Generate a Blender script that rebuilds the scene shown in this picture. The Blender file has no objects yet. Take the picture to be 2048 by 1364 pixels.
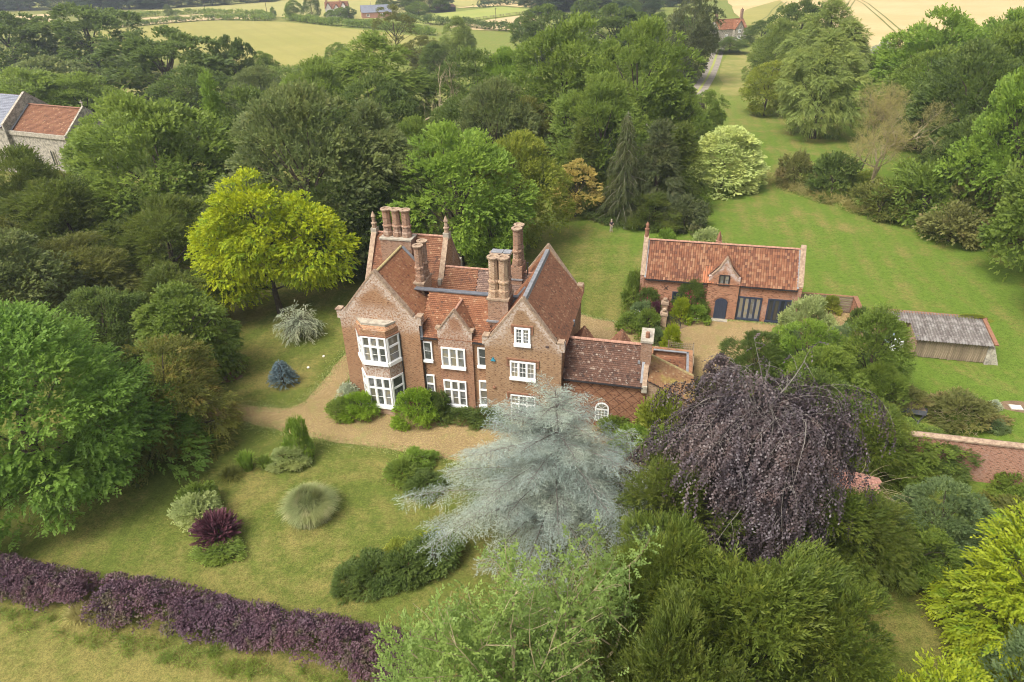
import bpy, math
import numpy as np
from mathutils import Matrix, Vector
R_ = math.radians
scene = bpy.context.scene
COL = scene.collection

# ---------------------------------------------------------------- camera, sky, sun, exposure
cam_data = bpy.data.cameras.new('camera')
cam = bpy.data.objects.new('camera', cam_data)
COL.objects.link(cam)
cam_data.sensor_width = 36.0
cam_data.lens = 1360.0 / 2048.0 * 36.0
cam_data.clip_start = 0.5
cam_data.clip_end = 9000.0
cam.matrix_world = Matrix.Translation((0, 0, 34)) @ Matrix.Rotation(R_(60), 4, 'X') @ Matrix.Rotation(R_(-1.2), 4, 'Z')
scene.camera = cam
SUN_EL, SUN_AZ = 56.0, -128.0      # degrees; azimuth measured from +Y (away from camera) towards +X
world = bpy.data.worlds.new('World')
scene.world = world
world.use_nodes = True
wn = world.node_tree.nodes; wl = world.node_tree.links
wn.clear()
sky = wn.new('ShaderNodeTexSky'); sky.sky_type = 'NISHITA'; sky.sun_disc = False
sky.sun_elevation = R_(SUN_EL); sky.sun_rotation = R_(SUN_AZ)
sky.air_density = 1.0; sky.dust_density = 7.0; sky.ozone_density = 0.4; sky.altitude = 50
hs = wn.new('ShaderNodeHueSaturation'); hs.inputs['Saturation'].default_value = 0.35
bg = wn.new('ShaderNodeBackground'); bg.inputs['Strength'].default_value = 0.15
wo = wn.new('ShaderNodeOutputWorld')
wl.new(sky.outputs[0], hs.inputs['Color']); wl.new(hs.outputs[0], bg.inputs['Color']); wl.new(bg.outputs[0], wo.inputs['Surface'])
sun_data = bpy.data.lights.new('sun', 'SUN'); sun_data.energy = 1.2; sun_data.angle = R_(22)
sun_data.color = (1.0, 0.95, 0.86)
sun = bpy.data.objects.new('sun', sun_data); COL.objects.link(sun)
_a, _e = R_(SUN_AZ), R_(SUN_EL)
sd = Vector((math.sin(_a) * math.cos(_e), math.cos(_a) * math.cos(_e), math.sin(_e)))
sun.rotation_euler = sd.to_track_quat('Z', 'Y').to_euler()
scene.view_settings.view_transform = 'Standard'
scene.view_settings.look = 'None'
scene.view_settings.exposure = 0.98
scene.view_settings.gamma = 1.0
scene.view_settings.use_curve_mapping = False
scene.cycles.pixel_filter_type = 'BLACKMAN_HARRIS'
scene.cycles.filter_width = 1.0
scene.cycles.max_bounces = 8
scene.cycles.diffuse_bounces = 4
scene.cycles.transmission_bounces = 3
scene.cycles.transparent_max_bounces = 4

# ---------------------------------------------------------------- object helpers
def tag(o, label=None, cat=None, group=None, kind=None):
    if label: o['label'] = label
    if cat: o['category'] = cat
    if group: o['group'] = group
    if kind: o['kind'] = kind
    return o

def thing(name, loc, rz, label, cat, group=None):
    o = bpy.data.objects.new(name, None); COL.objects.link(o)
    o.location = loc; o.rotation_euler = (0, 0, rz); o.empty_display_size = 0.3
    return tag(o, label, cat, group)

def link(name, me, mat=None, parent=None, **kw):
    o = bpy.data.objects.new(name, me); COL.objects.link(o)
    if mat is not None and not me.materials: me.materials.append(mat)
    o.parent = parent
    return tag(o, **kw)

def set_mat(o, mat):
    """same mesh, other material"""
    if o.data.materials and o.data.materials[0] is not mat:
        o.material_slots[0].link = 'OBJECT'; o.material_slots[0].material = mat

class MB:
    def __init__(s): s.v = []; s.f = []
    def add(s, vs, fs):
        n = len(s.v); s.v += [tuple(map(float, p)) for p in vs]; s.f += [tuple(i + n for i in f) for f in fs]; return s
    def box(s, x0, x1, y0, y1, z0, z1):
        return s.add([(x0,y0,z0),(x1,y0,z0),(x1,y1,z0),(x0,y1,z0),(x0,y0,z1),(x1,y0,z1),(x1,y1,z1),(x0,y1,z1)],
                     [(3,2,1,0),(4,5,6,7),(0,1,5,4),(1,2,6,5),(2,3,7,6),(3,0,4,7)])
    def prism_y(s, poly, y0, y1):      # poly of (x,z), counter clockwise seen from -y
        n = len(poly)
        return s.add([(x, y0, z) for x, z in poly] + [(x, y1, z) for x, z in poly],
                     [tuple(range(n)), tuple(range(2*n-1, n-1, -1))] + [(i, i+n, (i+1) % n + n, (i+1) % n) for i in range(n)])
    def prism_x(s, poly, x0, x1):      # poly of (y,z)
        n = len(poly)
        return s.add([(x0, y, z) for y, z in poly] + [(x1, y, z) for y, z in poly],
                     [tuple(range(n-1, -1, -1)), tuple(range(n, 2*n))] + [(i, (i+1) % n, (i+1) % n + n, i+n) for i in range(n)])
    def prism_z(s, poly, z0, z1, top=None):
        n = len(poly); top = top or poly
        return s.add([(x, y, z0) for x, y in poly] + [(x, y, z1) for x, y in top],
                     [tuple(range(n-1, -1, -1)), tuple(range(n, 2*n))] + [(i, (i+1) % n, (i+1) % n + n, i+n) for i in range(n)])
    def lathe(s, x, y, prof, sides=8, rot=0.0):   # prof: list of (r,z)
        vs, fs = [], []
        for r, z in prof:
            for k in range(sides):
                a = rot + 2*math.pi*k/sides; vs.append((x + r*math.cos(a), y + r*math.sin(a), z))
        for i in range(len(prof)-1):
            for k in range(sides):
                k2 = (k+1) % sides; fs.append((i*sides+k, i*sides+k2, (i+1)*sides+k2, (i+1)*sides+k))
        fs.append(tuple(range(sides-1, -1, -1))); fs.append(tuple((len(prof)-1)*sides+k for k in range(sides)))
        return s.add(vs, fs)
    def beam(s, p, q, w, h, up=(0, 0, 1)):
        p, q = Vector(p), Vector(q); d = (q-p).normalized(); upv = Vector(up)
        if abs(d.dot(upv)) > 0.98: upv = Vector((1, 0, 0))
        sx = d.cross(upv).normalized()*w/2; sz = sx.cross(d).normalized()*h/2
        vs = [p-sx-sz, p+sx-sz, p+sx+sz, p-sx+sz, q-sx-sz, q+sx-sz, q+sx+sz, q-sx+sz]
        return s.add(vs, [(0,1,2,3),(7,6,5,4),(0,4,5,1),(1,5,6,2),(2,6,7,3),(3,7,4,0)])
    def mesh(s, name):
        me = bpy.data.meshes.new(name); me.from_pydata(s.v, [], s.f); me.update(); return me
    def build(s, name, mat, parent=None, bevel=0.0, **kw):
        return link(name, s.mesh(name), mat, parent, **kw)

def np_mesh(name, V, nper, attrs=None, smooth=False):
    """V (n*nper,3): n separate polygons of nper corners"""
    me = bpy.data.meshes.new(name); nv = len(V); nf = nv // nper
    me.vertices.add(nv); me.vertices.foreach_set('co', np.ascontiguousarray(V, np.float32).ravel())
    me.loops.add(nv); me.loops.foreach_set('vertex_index', np.arange(nv, dtype=np.int32))
    me.polygons.add(nf)
    me.polygons.foreach_set('loop_start', np.arange(0, nv, nper, dtype=np.int32))
    me.polygons.foreach_set('loop_total', np.full(nf, nper, np.int32))
    if smooth: me.polygons.foreach_set('use_smooth', np.ones(nf, bool))
    me.update(calc_edges=True)
    for k, a in (attrs or {}).items():
        at = me.attributes.new(k, 'FLOAT', 'POINT'); at.data.foreach_set('value', np.repeat(a, nper).astype(np.float32))
    return me

def nrm(a): return a / np.maximum(np.linalg.norm(a, axis=-1, keepdims=True), 1e-9)

# ---------------------------------------------------------------- materials
class NT:
    def __init__(s, name):
        s.m = bpy.data.materials.new(name); s.m.use_nodes = True; s.t = s.m.node_tree; s.t.nodes.clear()
        s.out = s.n('ShaderNodeOutputMaterial'); s.co = None
    def n(s, t, **kw):
        nd = s.t.nodes.new(t)
        for k, v in kw.items(): setattr(nd, k, v)
        return nd
    def L(s, a, b): s.t.links.new(a, b)
    def put(s, inp, v):
        if hasattr(v, 'is_output') or isinstance(v, bpy.types.NodeSocket): s.L(v, inp)
        elif isinstance(v, (tuple, list)) and len(v) == 3 and inp.type == 'RGBA': inp.default_value = (*v, 1)
        else: inp.default_value = v
    def pos(s, kind='Object'):
        if kind == 'World': return s.n('ShaderNodeNewGeometry').outputs['Position']
        return s.n('ShaderNodeTexCoord').outputs[kind]
    def noise(s, vec, scale, detail=4, rough=0.55, fac=True):
        nd = s.n('ShaderNodeTexNoise'); s.L(vec, nd.inputs['Vector']); nd.inputs['Scale'].default_value = scale
        nd.inputs['Detail'].default_value = detail; nd.inputs['Roughness'].default_value = rough
        return nd.outputs['Fac' if fac else 'Color']
    def math(s, op, a, b=0.0, c=None, clamp=False):
        nd = s.n('ShaderNodeMath', operation=op, use_clamp=clamp); s.put(nd.inputs[0], a); s.put(nd.inputs[1], b)
        if c is not None: s.put(nd.inputs[2], c)
        return nd.outputs[0]
    def step(s, v, lo, hi):
        nd = s.n('ShaderNodeMapRange'); nd.interpolation_type = 'SMOOTHSTEP'
        s.put(nd.inputs[0], v); nd.inputs[1].default_value = lo; nd.inputs[2].default_value = hi
        return nd.outputs[0]
    def mix(s, f, a, b, mode='MIX'):
        nd = s.n('ShaderNodeMix', data_type='RGBA', blend_type=mode); s.put(nd.inputs[0], f); s.put(nd.inputs[6], a); s.put(nd.inputs[7], b)
        return nd.outputs[2]
    def ramp(s, v, stops):
        nd = s.n('ShaderNodeValToRGB'); cr = nd.color_ramp
        while len(cr.elements) < len(stops): cr.elements.new(0.5)
        for e, (p, c) in zip(cr.elements, stops): e.position = p; e.color = (*c, 1)
        s.L(v, nd.inputs[0]); return nd.outputs[0]
    def mapping(s, vec, scale=(1, 1, 1), rot=(0, 0, 0), loc=(0, 0, 0)):
        nd = s.n('ShaderNodeMapping'); s.L(vec, nd.inputs[0]); nd.inputs['Scale'].default_value = scale
        nd.inputs['Rotation'].default_value = rot; nd.inputs['Location'].default_value = loc; return nd.outputs[0]
    def xyz(s, vec):
        nd = s.n('ShaderNodeSeparateXYZ'); s.L(vec, nd.inputs[0]); return nd.outputs
    def comb(s, x, y, z):
        nd = s.n('ShaderNodeCombineXYZ')
        for i, v in enumerate((x, y, z)): s.put(nd.inputs[i], v)
        return nd.outputs[0]
    def attr(s, name): return s.n('ShaderNodeAttribute', attribute_name=name).outputs['Fac']
    def rnd(s): return s.n('ShaderNodeObjectInfo').outputs['Random']
    def bump(s, h, strength=0.3, dist=0.02):
        nd = s.n('ShaderNodeBump'); s.put(nd.inputs['Height'], h); nd.inputs['Strength'].default_value = strength
        nd.inputs['Distance'].default_value = dist; return nd.outputs[0]
    def pbsdf(s, col, rough=0.8, spec=0.25, bump=None, metal=0.0):
        p = s.n('ShaderNodeBsdfPrincipled'); s.put(p.inputs['Base Color'], col); s.put(p.inputs['Roughness'], rough)
        p.inputs['Specular IOR Level'].default_value = spec; p.inputs['Metallic'].default_value = metal
        if bump is not None: s.L(bump, p.inputs['Normal'])
        return p.outputs[0]
    def done(s, sh): s.L(sh, s.out.inputs['Surface']); return s.m

def m_plain(name, c1, c2=None, scale=3.0, rough=0.75, spec=0.3, bump=0.2, kind='Object', metal=0.0, stretch=(1,1,1)):
    t = NT(name); p = t.mapping(t.pos(kind), stretch); n = t.noise(p, scale, 5, 0.6)
    c2 = c2 or tuple(x*0.7 for x in c1)
    n2 = t.noise(p, scale*7, 3)
    f = t.step(t.math('ADD', t.math('MULTIPLY', n, .7), t.math('MULTIPLY', n2, .3)), .35, .65)
    col = t.mix(f, c1, c2)
    return t.done(t.pbsdf(col, rough, spec, t.bump(n2, bump, .02), metal))

def m_leaf(name, dark, light, rough=0.55, spec=0.22, trans=0.45, extra=None, var=0.26):
    t = NT(name); a = t.attr('tint'); r = t.rnd()
    a2 = t.math('ADD', a, t.math('MULTIPLY', t.math('SUBTRACT', r, .5), var))
    col = t.ramp(a2, [(0.0, dark), (0.55, tuple((x+y)/2 for x, y in zip(dark, light))), (1.0, light)])
    nz = t.noise(t.pos('Object'), .35, 2)
    col = t.mix(t.math('MULTIPLY', t.step(nz, .4, .66), .35), col, tuple(x*y for x, y in zip(light, (1.12, .98, .7))))
    if extra:
        col = t.mix(t.math('MULTIPLY', t.step(t.noise(t.pos('Object'), 1.1, 3), .52, .66), extra[1]), col, extra[0])
    p = t.pbsdf(col, rough, spec)
    tr = t.n('ShaderNodeBsdfTranslucent'); t.L(t.mix(.5, col, tuple(min(1, x*1.6) for x in light)), tr.inputs[0])
    mx = t.n('ShaderNodeMixShader'); mx.inputs[0].default_value = trans; t.L(p, mx.inputs[1]); t.L(tr.outputs[0], mx.inputs[2])
    return t.done(mx.outputs[0])

def m_brick(name, c1, c2, dark, mortar, gable=None, band=None, diaper=None, lime=0.0, limec=(.44,.37,.31), axis='XY', bw=.23, bh=.078):
    """brick courses in the object's own metres; gable=(uc, apex z, slope, width) puts lime bloom under the rakes"""
    t = NT(name); X, Y, Z = t.xyz(t.pos('Object'))[:3]
    u = t.math('ADD', X, Y) if axis == 'XY' else (X if axis == 'X' else Y)
    vec = t.comb(u, Z, 0.0)
    b = t.n('ShaderNodeTexBrick'); t.L(vec, b.inputs['Vector'])
    b.inputs['Scale'].default_value = 1.0; b.inputs['Brick Width'].default_value = bw; b.inputs['Row Height'].default_value = bh
    b.inputs['Mortar Size'].default_value = .011; b.inputs['Mortar Smooth'].default_value = .3
    b.inputs['Color1'].default_value = (*c1, 1); b.inputs['Color2'].default_value = (*c2, 1); b.inputs['Mortar'].default_value = (*mortar, 1)
    b.inputs['Bias'].default_value = 0.0
    P = t.comb(u, t.math('MULTIPLY', Y, .13), Z)
    n1 = t.noise(P, .55, 4, .6); n2 = t.noise(P, 6.0, 4, .7); n3 = t.noise(t.mapping(P, (4, 4, 12)), 1.0, 2)
    col = t.mix(t.step(n3, .5, .66), b.outputs['Color'], dark)
    if diaper:
        w = diaper
        a1 = t.math('ABSOLUTE', t.math('SUBTRACT', t.math('FRACT', t.math('DIVIDE', t.math('ADD', u, Z), w)), .5))
        a2 = t.math('ABSOLUTE', t.math('SUBTRACT', t.math('FRACT', t.math('DIVIDE', t.math('SUBTRACT', u, Z), w)), .5))
        d = t.math('MAXIMUM', t.math('LESS_THAN', a1, .055), t.math('LESS_THAN', a2, .055))
        col = t.mix(t.math('MULTIPLY', d, t.math('MULTIPLY', n2, 1.5)), col, tuple(x*.45 for x in dark))
    # fine diagonal weave of pale and dark headers, as on the old walls
    wv = t.math('FRACT', t.math('DIVIDE', t.math('ADD', u, t.math('MULTIPLY', Z, 1.5)), .34))
    col = t.mix(t.math('MULTIPLY', t.math('LESS_THAN', wv, .3), .33), col, tuple(min(1, x*1.28) for x in c1))
    col = t.mix(t.math('MULTIPLY', t.step(n1, .35, .7), .35), col, tuple(x*.72 for x in c2))
    if gable:
        uc, za, sl, wd = gable
        d = t.math('SUBTRACT', t.math('SUBTRACT', za, t.math('MULTIPLY', t.math('ABSOLUTE', t.math('SUBTRACT', X, uc)), sl)), Z)
        k = t.math('ADD', d, t.math('MULTIPLY', t.math('SUBTRACT', n1, .5), 3.2))
        m = t.math('SUBTRACT', 1.0, t.step(k, wd*.45, wd))
        col = t.mix(t.math('MULTIPLY', m, t.step(n2, .36, .6)), col, limec)
    if band:
        z0, z1, amt = band
        m = t.math('MULTIPLY', t.step(t.math('ADD', Z, t.math('MULTIPLY', n1, 1.2)), z0+.4, z0+1.1), t.math('SUBTRACT', 1.0, t.step(t.math('ADD', Z, t.math('MULTIPLY', n1, .8)), z1, z1+1.0)))
        col = t.mix(t.math('MULTIPLY', t.math('MULTIPLY', m, amt), t.step(n2, .4, .6)), col, limec)
    if lime:
        col = t.mix(t.math('MULTIPLY', t.step(t.math('ADD', t.math('MULTIPLY', n1, .6), t.math('MULTIPLY', n2, .5)), .55, .72), lime), col, limec)
    h = t.math('ADD', b.outputs['Fac'], t.math('MULTIPLY', n2, -.6))
    return t.done(t.pbsdf(col, .88, .15, t.bump(h, -.5, .012)))

def m_tile(name, cols, lichen=None, moss=None):
    """roof tile: each tile carries its own 'tint'"""
    t = NT(name); a = t.attr('tint'); k = len(cols)
    p = t.pos('Object'); n1 = t.noise(p, .6, 4, .6); n2 = t.noise(p, 9., 4, .65)
    a2 = t.math('ADD', a, t.math('MULTIPLY', t.math('SUBTRACT', n1, .5), .7))
    col = t.ramp(a2, [(i/(k-1), c) for i, c in enumerate(cols)])
    col = t.mix(t.math('MULTIPLY', t.step(n2, .45, .75), .35), col, tuple(x*.6 for x in cols[0]))
    if lichen: col = t.mix(t.math('MULTIPLY', t.step(t.noise(p, 4.5, 6, .8), .55, .63), lichen[1]), col, lichen[0])
    if moss: col = t.mix(t.math('MULTIPLY', t.step(t.noise(p, .5, 5, .7), .48, .62), moss[1]), col, moss[0])
    return t.done(t.pbsdf(col, .85, .2, t.bump(n2, .3, .01)))

M = {}
BR1, BR2, BRD, BRM = (.31,.158,.078), (.24,.115,.06), (.12,.065,.042), (.36,.28,.18)
M['brick_left'] = m_brick('brick_left_gable', BR1, BR2, BRD, BRM, gable=(3.375, 12.6, 1.05, 1.5), band=(7.4, 9.6, .75))
M['brick_right'] = m_brick('brick_right_gable', (.30,.18,.095), (.23,.13,.07), BRD, BRM, gable=(15.15, 11.4, 1.17, 1.3), band=(7.0, 8.6, .35))
M['brick_dormer'] = m_brick('brick_dormer_gable', (.29,.135,.075), (.22,.10,.06), BRD, BRM, gable=(9.62, 9.8, 1.1, 1.0), band=(6.2, 8.0, .5))
M['brick'] = m_brick('red_brick', BR1, BR2, BRD, BRM)
M['brick_rear'] = m_brick('red_brick_weathered', BR1, BR2, BRD, BRM, lime=.5)
M['brick_diaper'] = m_brick('red_brick_diaper', (.28,.125,.065), (.22,.10,.052), (.13,.06,.04), (.30,.21,.14), diaper=.95)
M['brick_barn'] = m_brick('soft_red_brick', (.36,.155,.085), (.27,.11,.06), BRD, (.40,.29,.20), lime=.35, limec=(.46,.36,.30))
M['brick_porch'] = m_brick('soft_red_brick_porch', (.36,.165,.09), (.27,.115,.065), BRD, (.40,.29,.20), gable=(31.25, 6.85, 1.25, 1.2), limec=(.46,.40,.36))
M['brick_chimney'] = m_brick('chimney_brick', (.27,.145,.085), (.20,.105,.065), (.12,.075,.055), (.38,.30,.22), lime=.35, limec=(.45,.38,.31))
M['brick_pale'] = m_brick('pale_crumbling_brick', (.36,.24,.14), (.28,.17,.10), (.2,.12,.08), (.45,.37,.28), lime=.3)
M['brick_garden'] = m_brick('garden_wall_brick', (.36,.17,.105), (.28,.125,.08), BRD, (.42,.32,.25), lime=.45, limec=(.45,.33,.27))
M['coping'] = m_plain('coping_stone', (.36,.27,.18), (.20,.13,.09), 4, .9)
M['stone'] = m_plain('weathered_stone', (.40,.36,.28), (.22,.19,.15), 3, .9)
M['terracotta'] = m_plain('terracotta', (.25,.12,.07), (.17,.085,.05), 5, .8)
M['ridge'] = m_plain('ridge_tile_clay', (.40,.22,.15), (.24,.13,.09), 6, .85)
M['ridge_moss'] = m_plain('ridge_tile_mossy', (.34,.29,.12), (.22,.15,.08), 5, .9)
M['lead'] = m_plain('lead_sheet', (.13,.135,.15), (.075,.08,.09), 3, .5, .5)
M['lead_pale'] = m_plain('lead_sheet_pale', (.23,.235,.24), (.14,.14,.145), 3, .55, .5)
M['white'] = m_plain('white_painted_timber', (.80,.80,.78), (.70,.69,.66), 8, .45, .4, .05)
M['offwhite'] = m_plain('limewashed_wall', (.68,.64,.56), (.55,.50,.43), 1.2, .85)
M['iron'] = m_plain('black_iron', (.02,.02,.022), (.035,.03,.03), 8, .5, .5)
M['navy'] = m_plain('dark_blue_grey_paint', (.035,.045,.07), (.028,.035,.055), 8, .5, .4, .05)
M['flint'] = m_plain('flint_rubble', (.42,.38,.30), (.15,.135,.11), 2.2, .9, .2, .8)
M['bark'] = m_plain('bark', (.10,.08,.055), (.05,.04,.03), 5, .95, .1, .6)
M['bark_pale'] = m_plain('bark_pale', (.30,.27,.21), (.18,.16,.12), 5, .9, .15, .4)
M['bark_dead'] = m_plain('bark_bleached', (.36,.30,.18), (.22,.18,.10), 4, .9, .15, .4)
M['bark_beech'] = m_plain('bark_grey', (.20,.18,.155), (.10,.085,.075), 4, .9, .15, .4)
M['plank'] = None
t = NT('old_weatherboard'); p = t.mapping(t.pos('Object'), (14, 14, .8)); r = t.rnd()
n = t.noise(p, 1.0, 5, .7); n2 = t.noise(t.pos('Object'), 1.3, 4)
c = t.mix(t.step(n, .35, .7), (.17,.13,.085), (.34,.27,.18)); c = t.mix(t.math('MULTIPLY', r, .55), c, (.10,.075,.05)); c = t.mix(t.math('MULTIPLY', t.step(n2, .5, .7), .4), c, (.42,.35,.25))
M['plank'] = t.done(t.pbsdf(c, .9, .15, t.bump(n, .4, .01)))
t = NT('grey_slat_timber'); n = t.noise(t.mapping(t.pos('Object'), (.8, 14, 14)), 1.0, 5, .7)
c = t.mix(t.step(n, .35, .7), (.17,.12,.09), (.33,.26,.21)); c = t.mix(t.math('MULTIPLY', t.rnd(), .5), c, (.13,.085,.06))
M['slat'] = t.done(t.pbsdf(c, .9, .15))
t = NT('cement_sheet'); n = t.noise(t.pos('Object'), 1.4, 6, .75); n2 = t.noise(t.mapping(t.pos('Object'), (6, .6, 6)), 1.0, 3)
c = t.mix(t.step(n, .42, .62), (.10,.085,.075), (.235,.22,.20)); c = t.mix(t.math('MULTIPLY', t.step(n2, .5, .7), .5), c, (.09,.075,.065)); c = t.mix(t.math('MULTIPLY', t.rnd(), .3), c, (.2,.18,.16))
M['cement'] = t.done(t.pbsdf(c, .9, .2))
t = NT('window_glass'); n = t.noise(t.pos('Object'), 1.6, 3); r = t.rnd()
c = t.mix(t.step(r, .3, .75), (.06,.065,.06), (.24,.21,.14)); c = t.mix(t.step(n, .45, .62), c, (.17,.175,.175))
M['glass'] = t.done(t.pbsdf(c, .08, .5))
t = NT('window_glass_dark'); c = t.mix(t.rnd(), (.02,.025,.03), (.10,.09,.06))
M['glass_dark'] = t.done(t.pbsdf(c, .06, .6))
M['tile_red'] = m_tile('plain_tile_red', [(.075,.04,.028), (.135,.062,.036), (.185,.082,.044), (.225,.11,.06), (.29,.175,.10)], lichen=((.36,.28,.18), .14))
M['tile_orange'] = m_tile('plain_tile_orange', [(.09,.045,.03), (.16,.07,.038), (.22,.09,.045), (.26,.125,.065), (.33,.20,.12)], lichen=((.36,.28,.18), .16))
M['tile_moss'] = m_tile('plain_tile_yellow_lichen', [(.11,.05,.035), (.22,.09,.05), (.29,.125,.06), (.33,.16,.085), (.40,.24,.15)], lichen=((.40,.34,.13), .35))
M['tile_brown'] = m_tile('plain_tile_dark_brown', [(.045,.028,.022), (.075,.042,.03), (.105,.055,.038), (.14,.075,.05), (.26,.19,.14)], lichen=((.48,.43,.36), .45))
M['tile_grey'] = m_tile('plain_tile_grey', [(.07,.05,.045), (.12,.08,.065), (.17,.11,.085), (.23,.15,.11), (.3,.22,.17)])
M['tile_yellow'] = m_tile('plain_tile_mossy', [(.09,.05,.03), (.17,.085,.04), (.22,.115,.055), (.26,.155,.075), (.32,.23,.13)], moss=((.27,.22,.05), .7))
M['pantile'] = m_tile('pantile_clay', [(.10,.045,.03), (.15,.062,.036), (.19,.08,.042), (.225,.105,.056), (.27,.15,.085)], lichen=((.28,.18,.11), .4))
M['pantile_new'] = m_tile('pantile_new', [(.36,.14,.07), (.40,.16,.08), (.42,.18,.09)])
M['slate'] = m_tile('slate_grey', [(.14,.15,.18), (.19,.20,.23), (.24,.25,.28)])

# ---- ground materials (world metres)
def m_grass(name, base=None):
    t = NT(name); P = t.pos('World'); X, Y, Z = t.xyz(P)[:3]
    big = t.noise(P, .035, 5, .6); mid = t.noise(P, .22, 5, .65); fine = t.noise(P, 2.6, 4, .7); blade = t.noise(P, 14.0, 2, .6)
    green, lush, dry = (.086,.104,.020), (.092,.138,.019), (.178,.146,.048)
    meadow = t.step(t.math('ADD', t.math('SUBTRACT', X, t.math('MULTIPLY', t.math('SUBTRACT', 62.0, Y), .35)), t.math('MULTIPLY', big, 10.)), 14., 34.)
    col = t.mix(meadow, green, lush)
    # mowing arcs round the lawn beds and stripes on the meadow
    dx = t.math('SUBTRACT', X, -12.0); dy = t.math('SUBTRACT', Y, 34.0)
    rad = t.math('SQRT', t.math('ADD', t.math('MULTIPLY', dx, dx), t.math('MULTIPLY', dy, dy)))
    ring = t.math('SINE', t.math('MULTIPLY', t.math('ADD', rad, t.math('MULTIPLY', mid, 1.2)), 3.6))
    strp = t.math('SINE', t.math('MULTIPLY', t.math('ADD', t.math('SUBTRACT', X, t.math('MULTIPLY', Y, .22)), t.math('MULTIPLY', mid, 2.5)), 2.3))
    wave = t.mix(t.step(Y, 52., 60.), ring, strp)
    drym = t.math('ADD', t.math('MULTIPLY', mid, .75), t.math('MULTIPLY', big, .5))
    drym = t.math('ADD', drym, t.math('MULTIPLY', wave, .035))
    drym = t.math('SUBTRACT', drym, t.math('MULTIPLY', meadow, .07))
    drym = t.math('ADD', drym, t.math('MULTIPLY', t.math('MULTIPLY', meadow, wave), .012))
    sx = t.math('SUBTRACT', X, -21.3); sy = t.math('MULTIPLY', t.math('SUBTRACT', Y, 52.9), 1.5)
    sr = t.math('SQRT', t.math('ADD', t.math('MULTIPLY', sx, sx), t.math('MULTIPLY', sy, sy)))
    drym = t.math('ADD', drym, t.math('MULTIPLY', t.math('SUBTRACT', 1.0, t.step(t.math('ADD', sr, t.math('MULTIPLY', mid, 6.0)), 3.5, 7.0)), .30))
    drym = t.math('ADD', drym, t.math('MULTIPLY', t.step(Y, 95., 130.), .05))
    drym = t.math('ADD', drym, t.math('MULTIPLY', t.math('SUBTRACT', fine, .5), .5))
    rough_field = t.math('MULTIPLY', t.step(t.math('SUBTRACT', t.math('SUBTRACT', 27.2, Y), t.math('MULTIPLY', X, .22)), 4.6, 6.4), .11)
    drym = t.math('ADD', drym, rough_field)
    col = t.mix(t.step(drym, .50, .84), col, dry)
    far = t.step(Y, 120., 210.)
    col = t.mix(t.math('MULTIPLY', far, .5), col, (.20,.20,.055))
    col = t.mix(t.math('MULTIPLY', t.step(blade, .42, .7), .42), col, (.065,.085,.02))
    g1 = t.noise(P, 1.7, 6, .8); g2 = t.noise(t.mapping(P, (1, 1, 1)), 5.5, 4, .8); g3 = t.noise(P, 11.0, 3, .8)
    gg = t.math('ADD', t.math('MULTIPLY', t.step(g1, .34, .66), .34), t.math('ADD', t.math('MULTIPLY', t.step(g2, .36, .64), .34), t.math('MULTIPLY', t.step(g3, .38, .62), .24)))
    col = t.mix(1.0, col, t.comb(t.math('ADD', gg, .54), t.math('ADD', gg, .57), t.math('ADD', gg, .50)), 'MULTIPLY')
    h = t.math('ADD', fine, t.math('MULTIPLY', blade, .6))
    return t.done(t.pbsdf(col, .95, .08, t.bump(h, .5, .06)))
M['grass'] = m_grass('grass_ground')
def m_field(name, c1, c2, scale=.05, rows=None):
    t = NT(name); P = t.pos('World'); n = t.noise(P, scale, 5, .6); f = t.noise(P, .7, 4, .7)
    col = t.mix(t.step(n, .35, .65), c1, c2); col = t.mix(t.math('MULTIPLY', t.step(f, .4, .7), .3), col, tuple(x*.75 for x in c2))
    if rows:
        a, w = rows; X, Y, Z = t.xyz(P)[:3]
        s = t.math('SINE', t.math('MULTIPLY', t.math('ADD', t.math('ADD', t.math('MULTIPLY', X, math.cos(a)), t.math('MULTIPLY', Y, math.sin(a))), t.math('MULTIPLY', n, w*.5)), 6.283/w))
        col = t.mix(t.math('MULTIPLY', t.step(s, .2, .9), .3), col, tuple(x*.8 for x in c1))
    return t.done(t.pbsdf(col, .95, .05, t.bump(f, .3, .2)))
M['wheat_green'] = m_field('ripening_wheat', (.27,.24,.075), (.23,.215,.062), .02, (.5, 9))
M['wheat_pale'] = m_field('pale_barley', (.31,.28,.10), (.26,.245,.08), .02, (1.1, 12))
M['wheat_gold'] = m_field('golden_wheat', (.46,.35,.175), (.40,.305,.14), .02, (.35, 8))
M['stubble'] = m_field('dry_stubble', (.46,.34,.19), (.38,.30,.15), .15, (1.2, 2.5))
M['paddock'] = m_field('paddock_grass', (.27,.28,.075), (.23,.26,.065), .05)
M['hay'] = m_field('mown_hay', (.25,.22,.075), (.16,.175,.045), .2, (.3, 3))
M['track'] = m_field('wheel_ruts', (.17,.17,.05), (.13,.14,.04), .2)
t = NT('gravel'); P = t.pos('World'); n = t.noise(P, .25, 5, .6); f = t.noise(P, 9., 4, .75); v = t.n('ShaderNodeTexVoronoi'); t.L(P, v.inputs['Vector']); v.inputs['Scale'].default_value = 11.
col = t.mix(t.step(n, .3, .7), (.35,.25,.115), (.25,.175,.078)); col = t.mix(t.math('MULTIPLY', t.step(t.noise(P, 3.0, 6, .85), .44, .58), .6), col, (.19,.13,.058)); col = t.mix(t.math('MULTIPLY', t.step(f, .42, .6), .8), col, (.13,.09,.04)); col = t.mix(t.math('MULTIPLY', t.step(t.noise(P, 5.5, 4, .8), .56, .64), .6), col, (.47,.36,.20)); col = t.mix(t.math('MULTIPLY', t.step(v.outputs['Distance'], .5, .1), .25), col, (.52,.42,.27))
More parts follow.
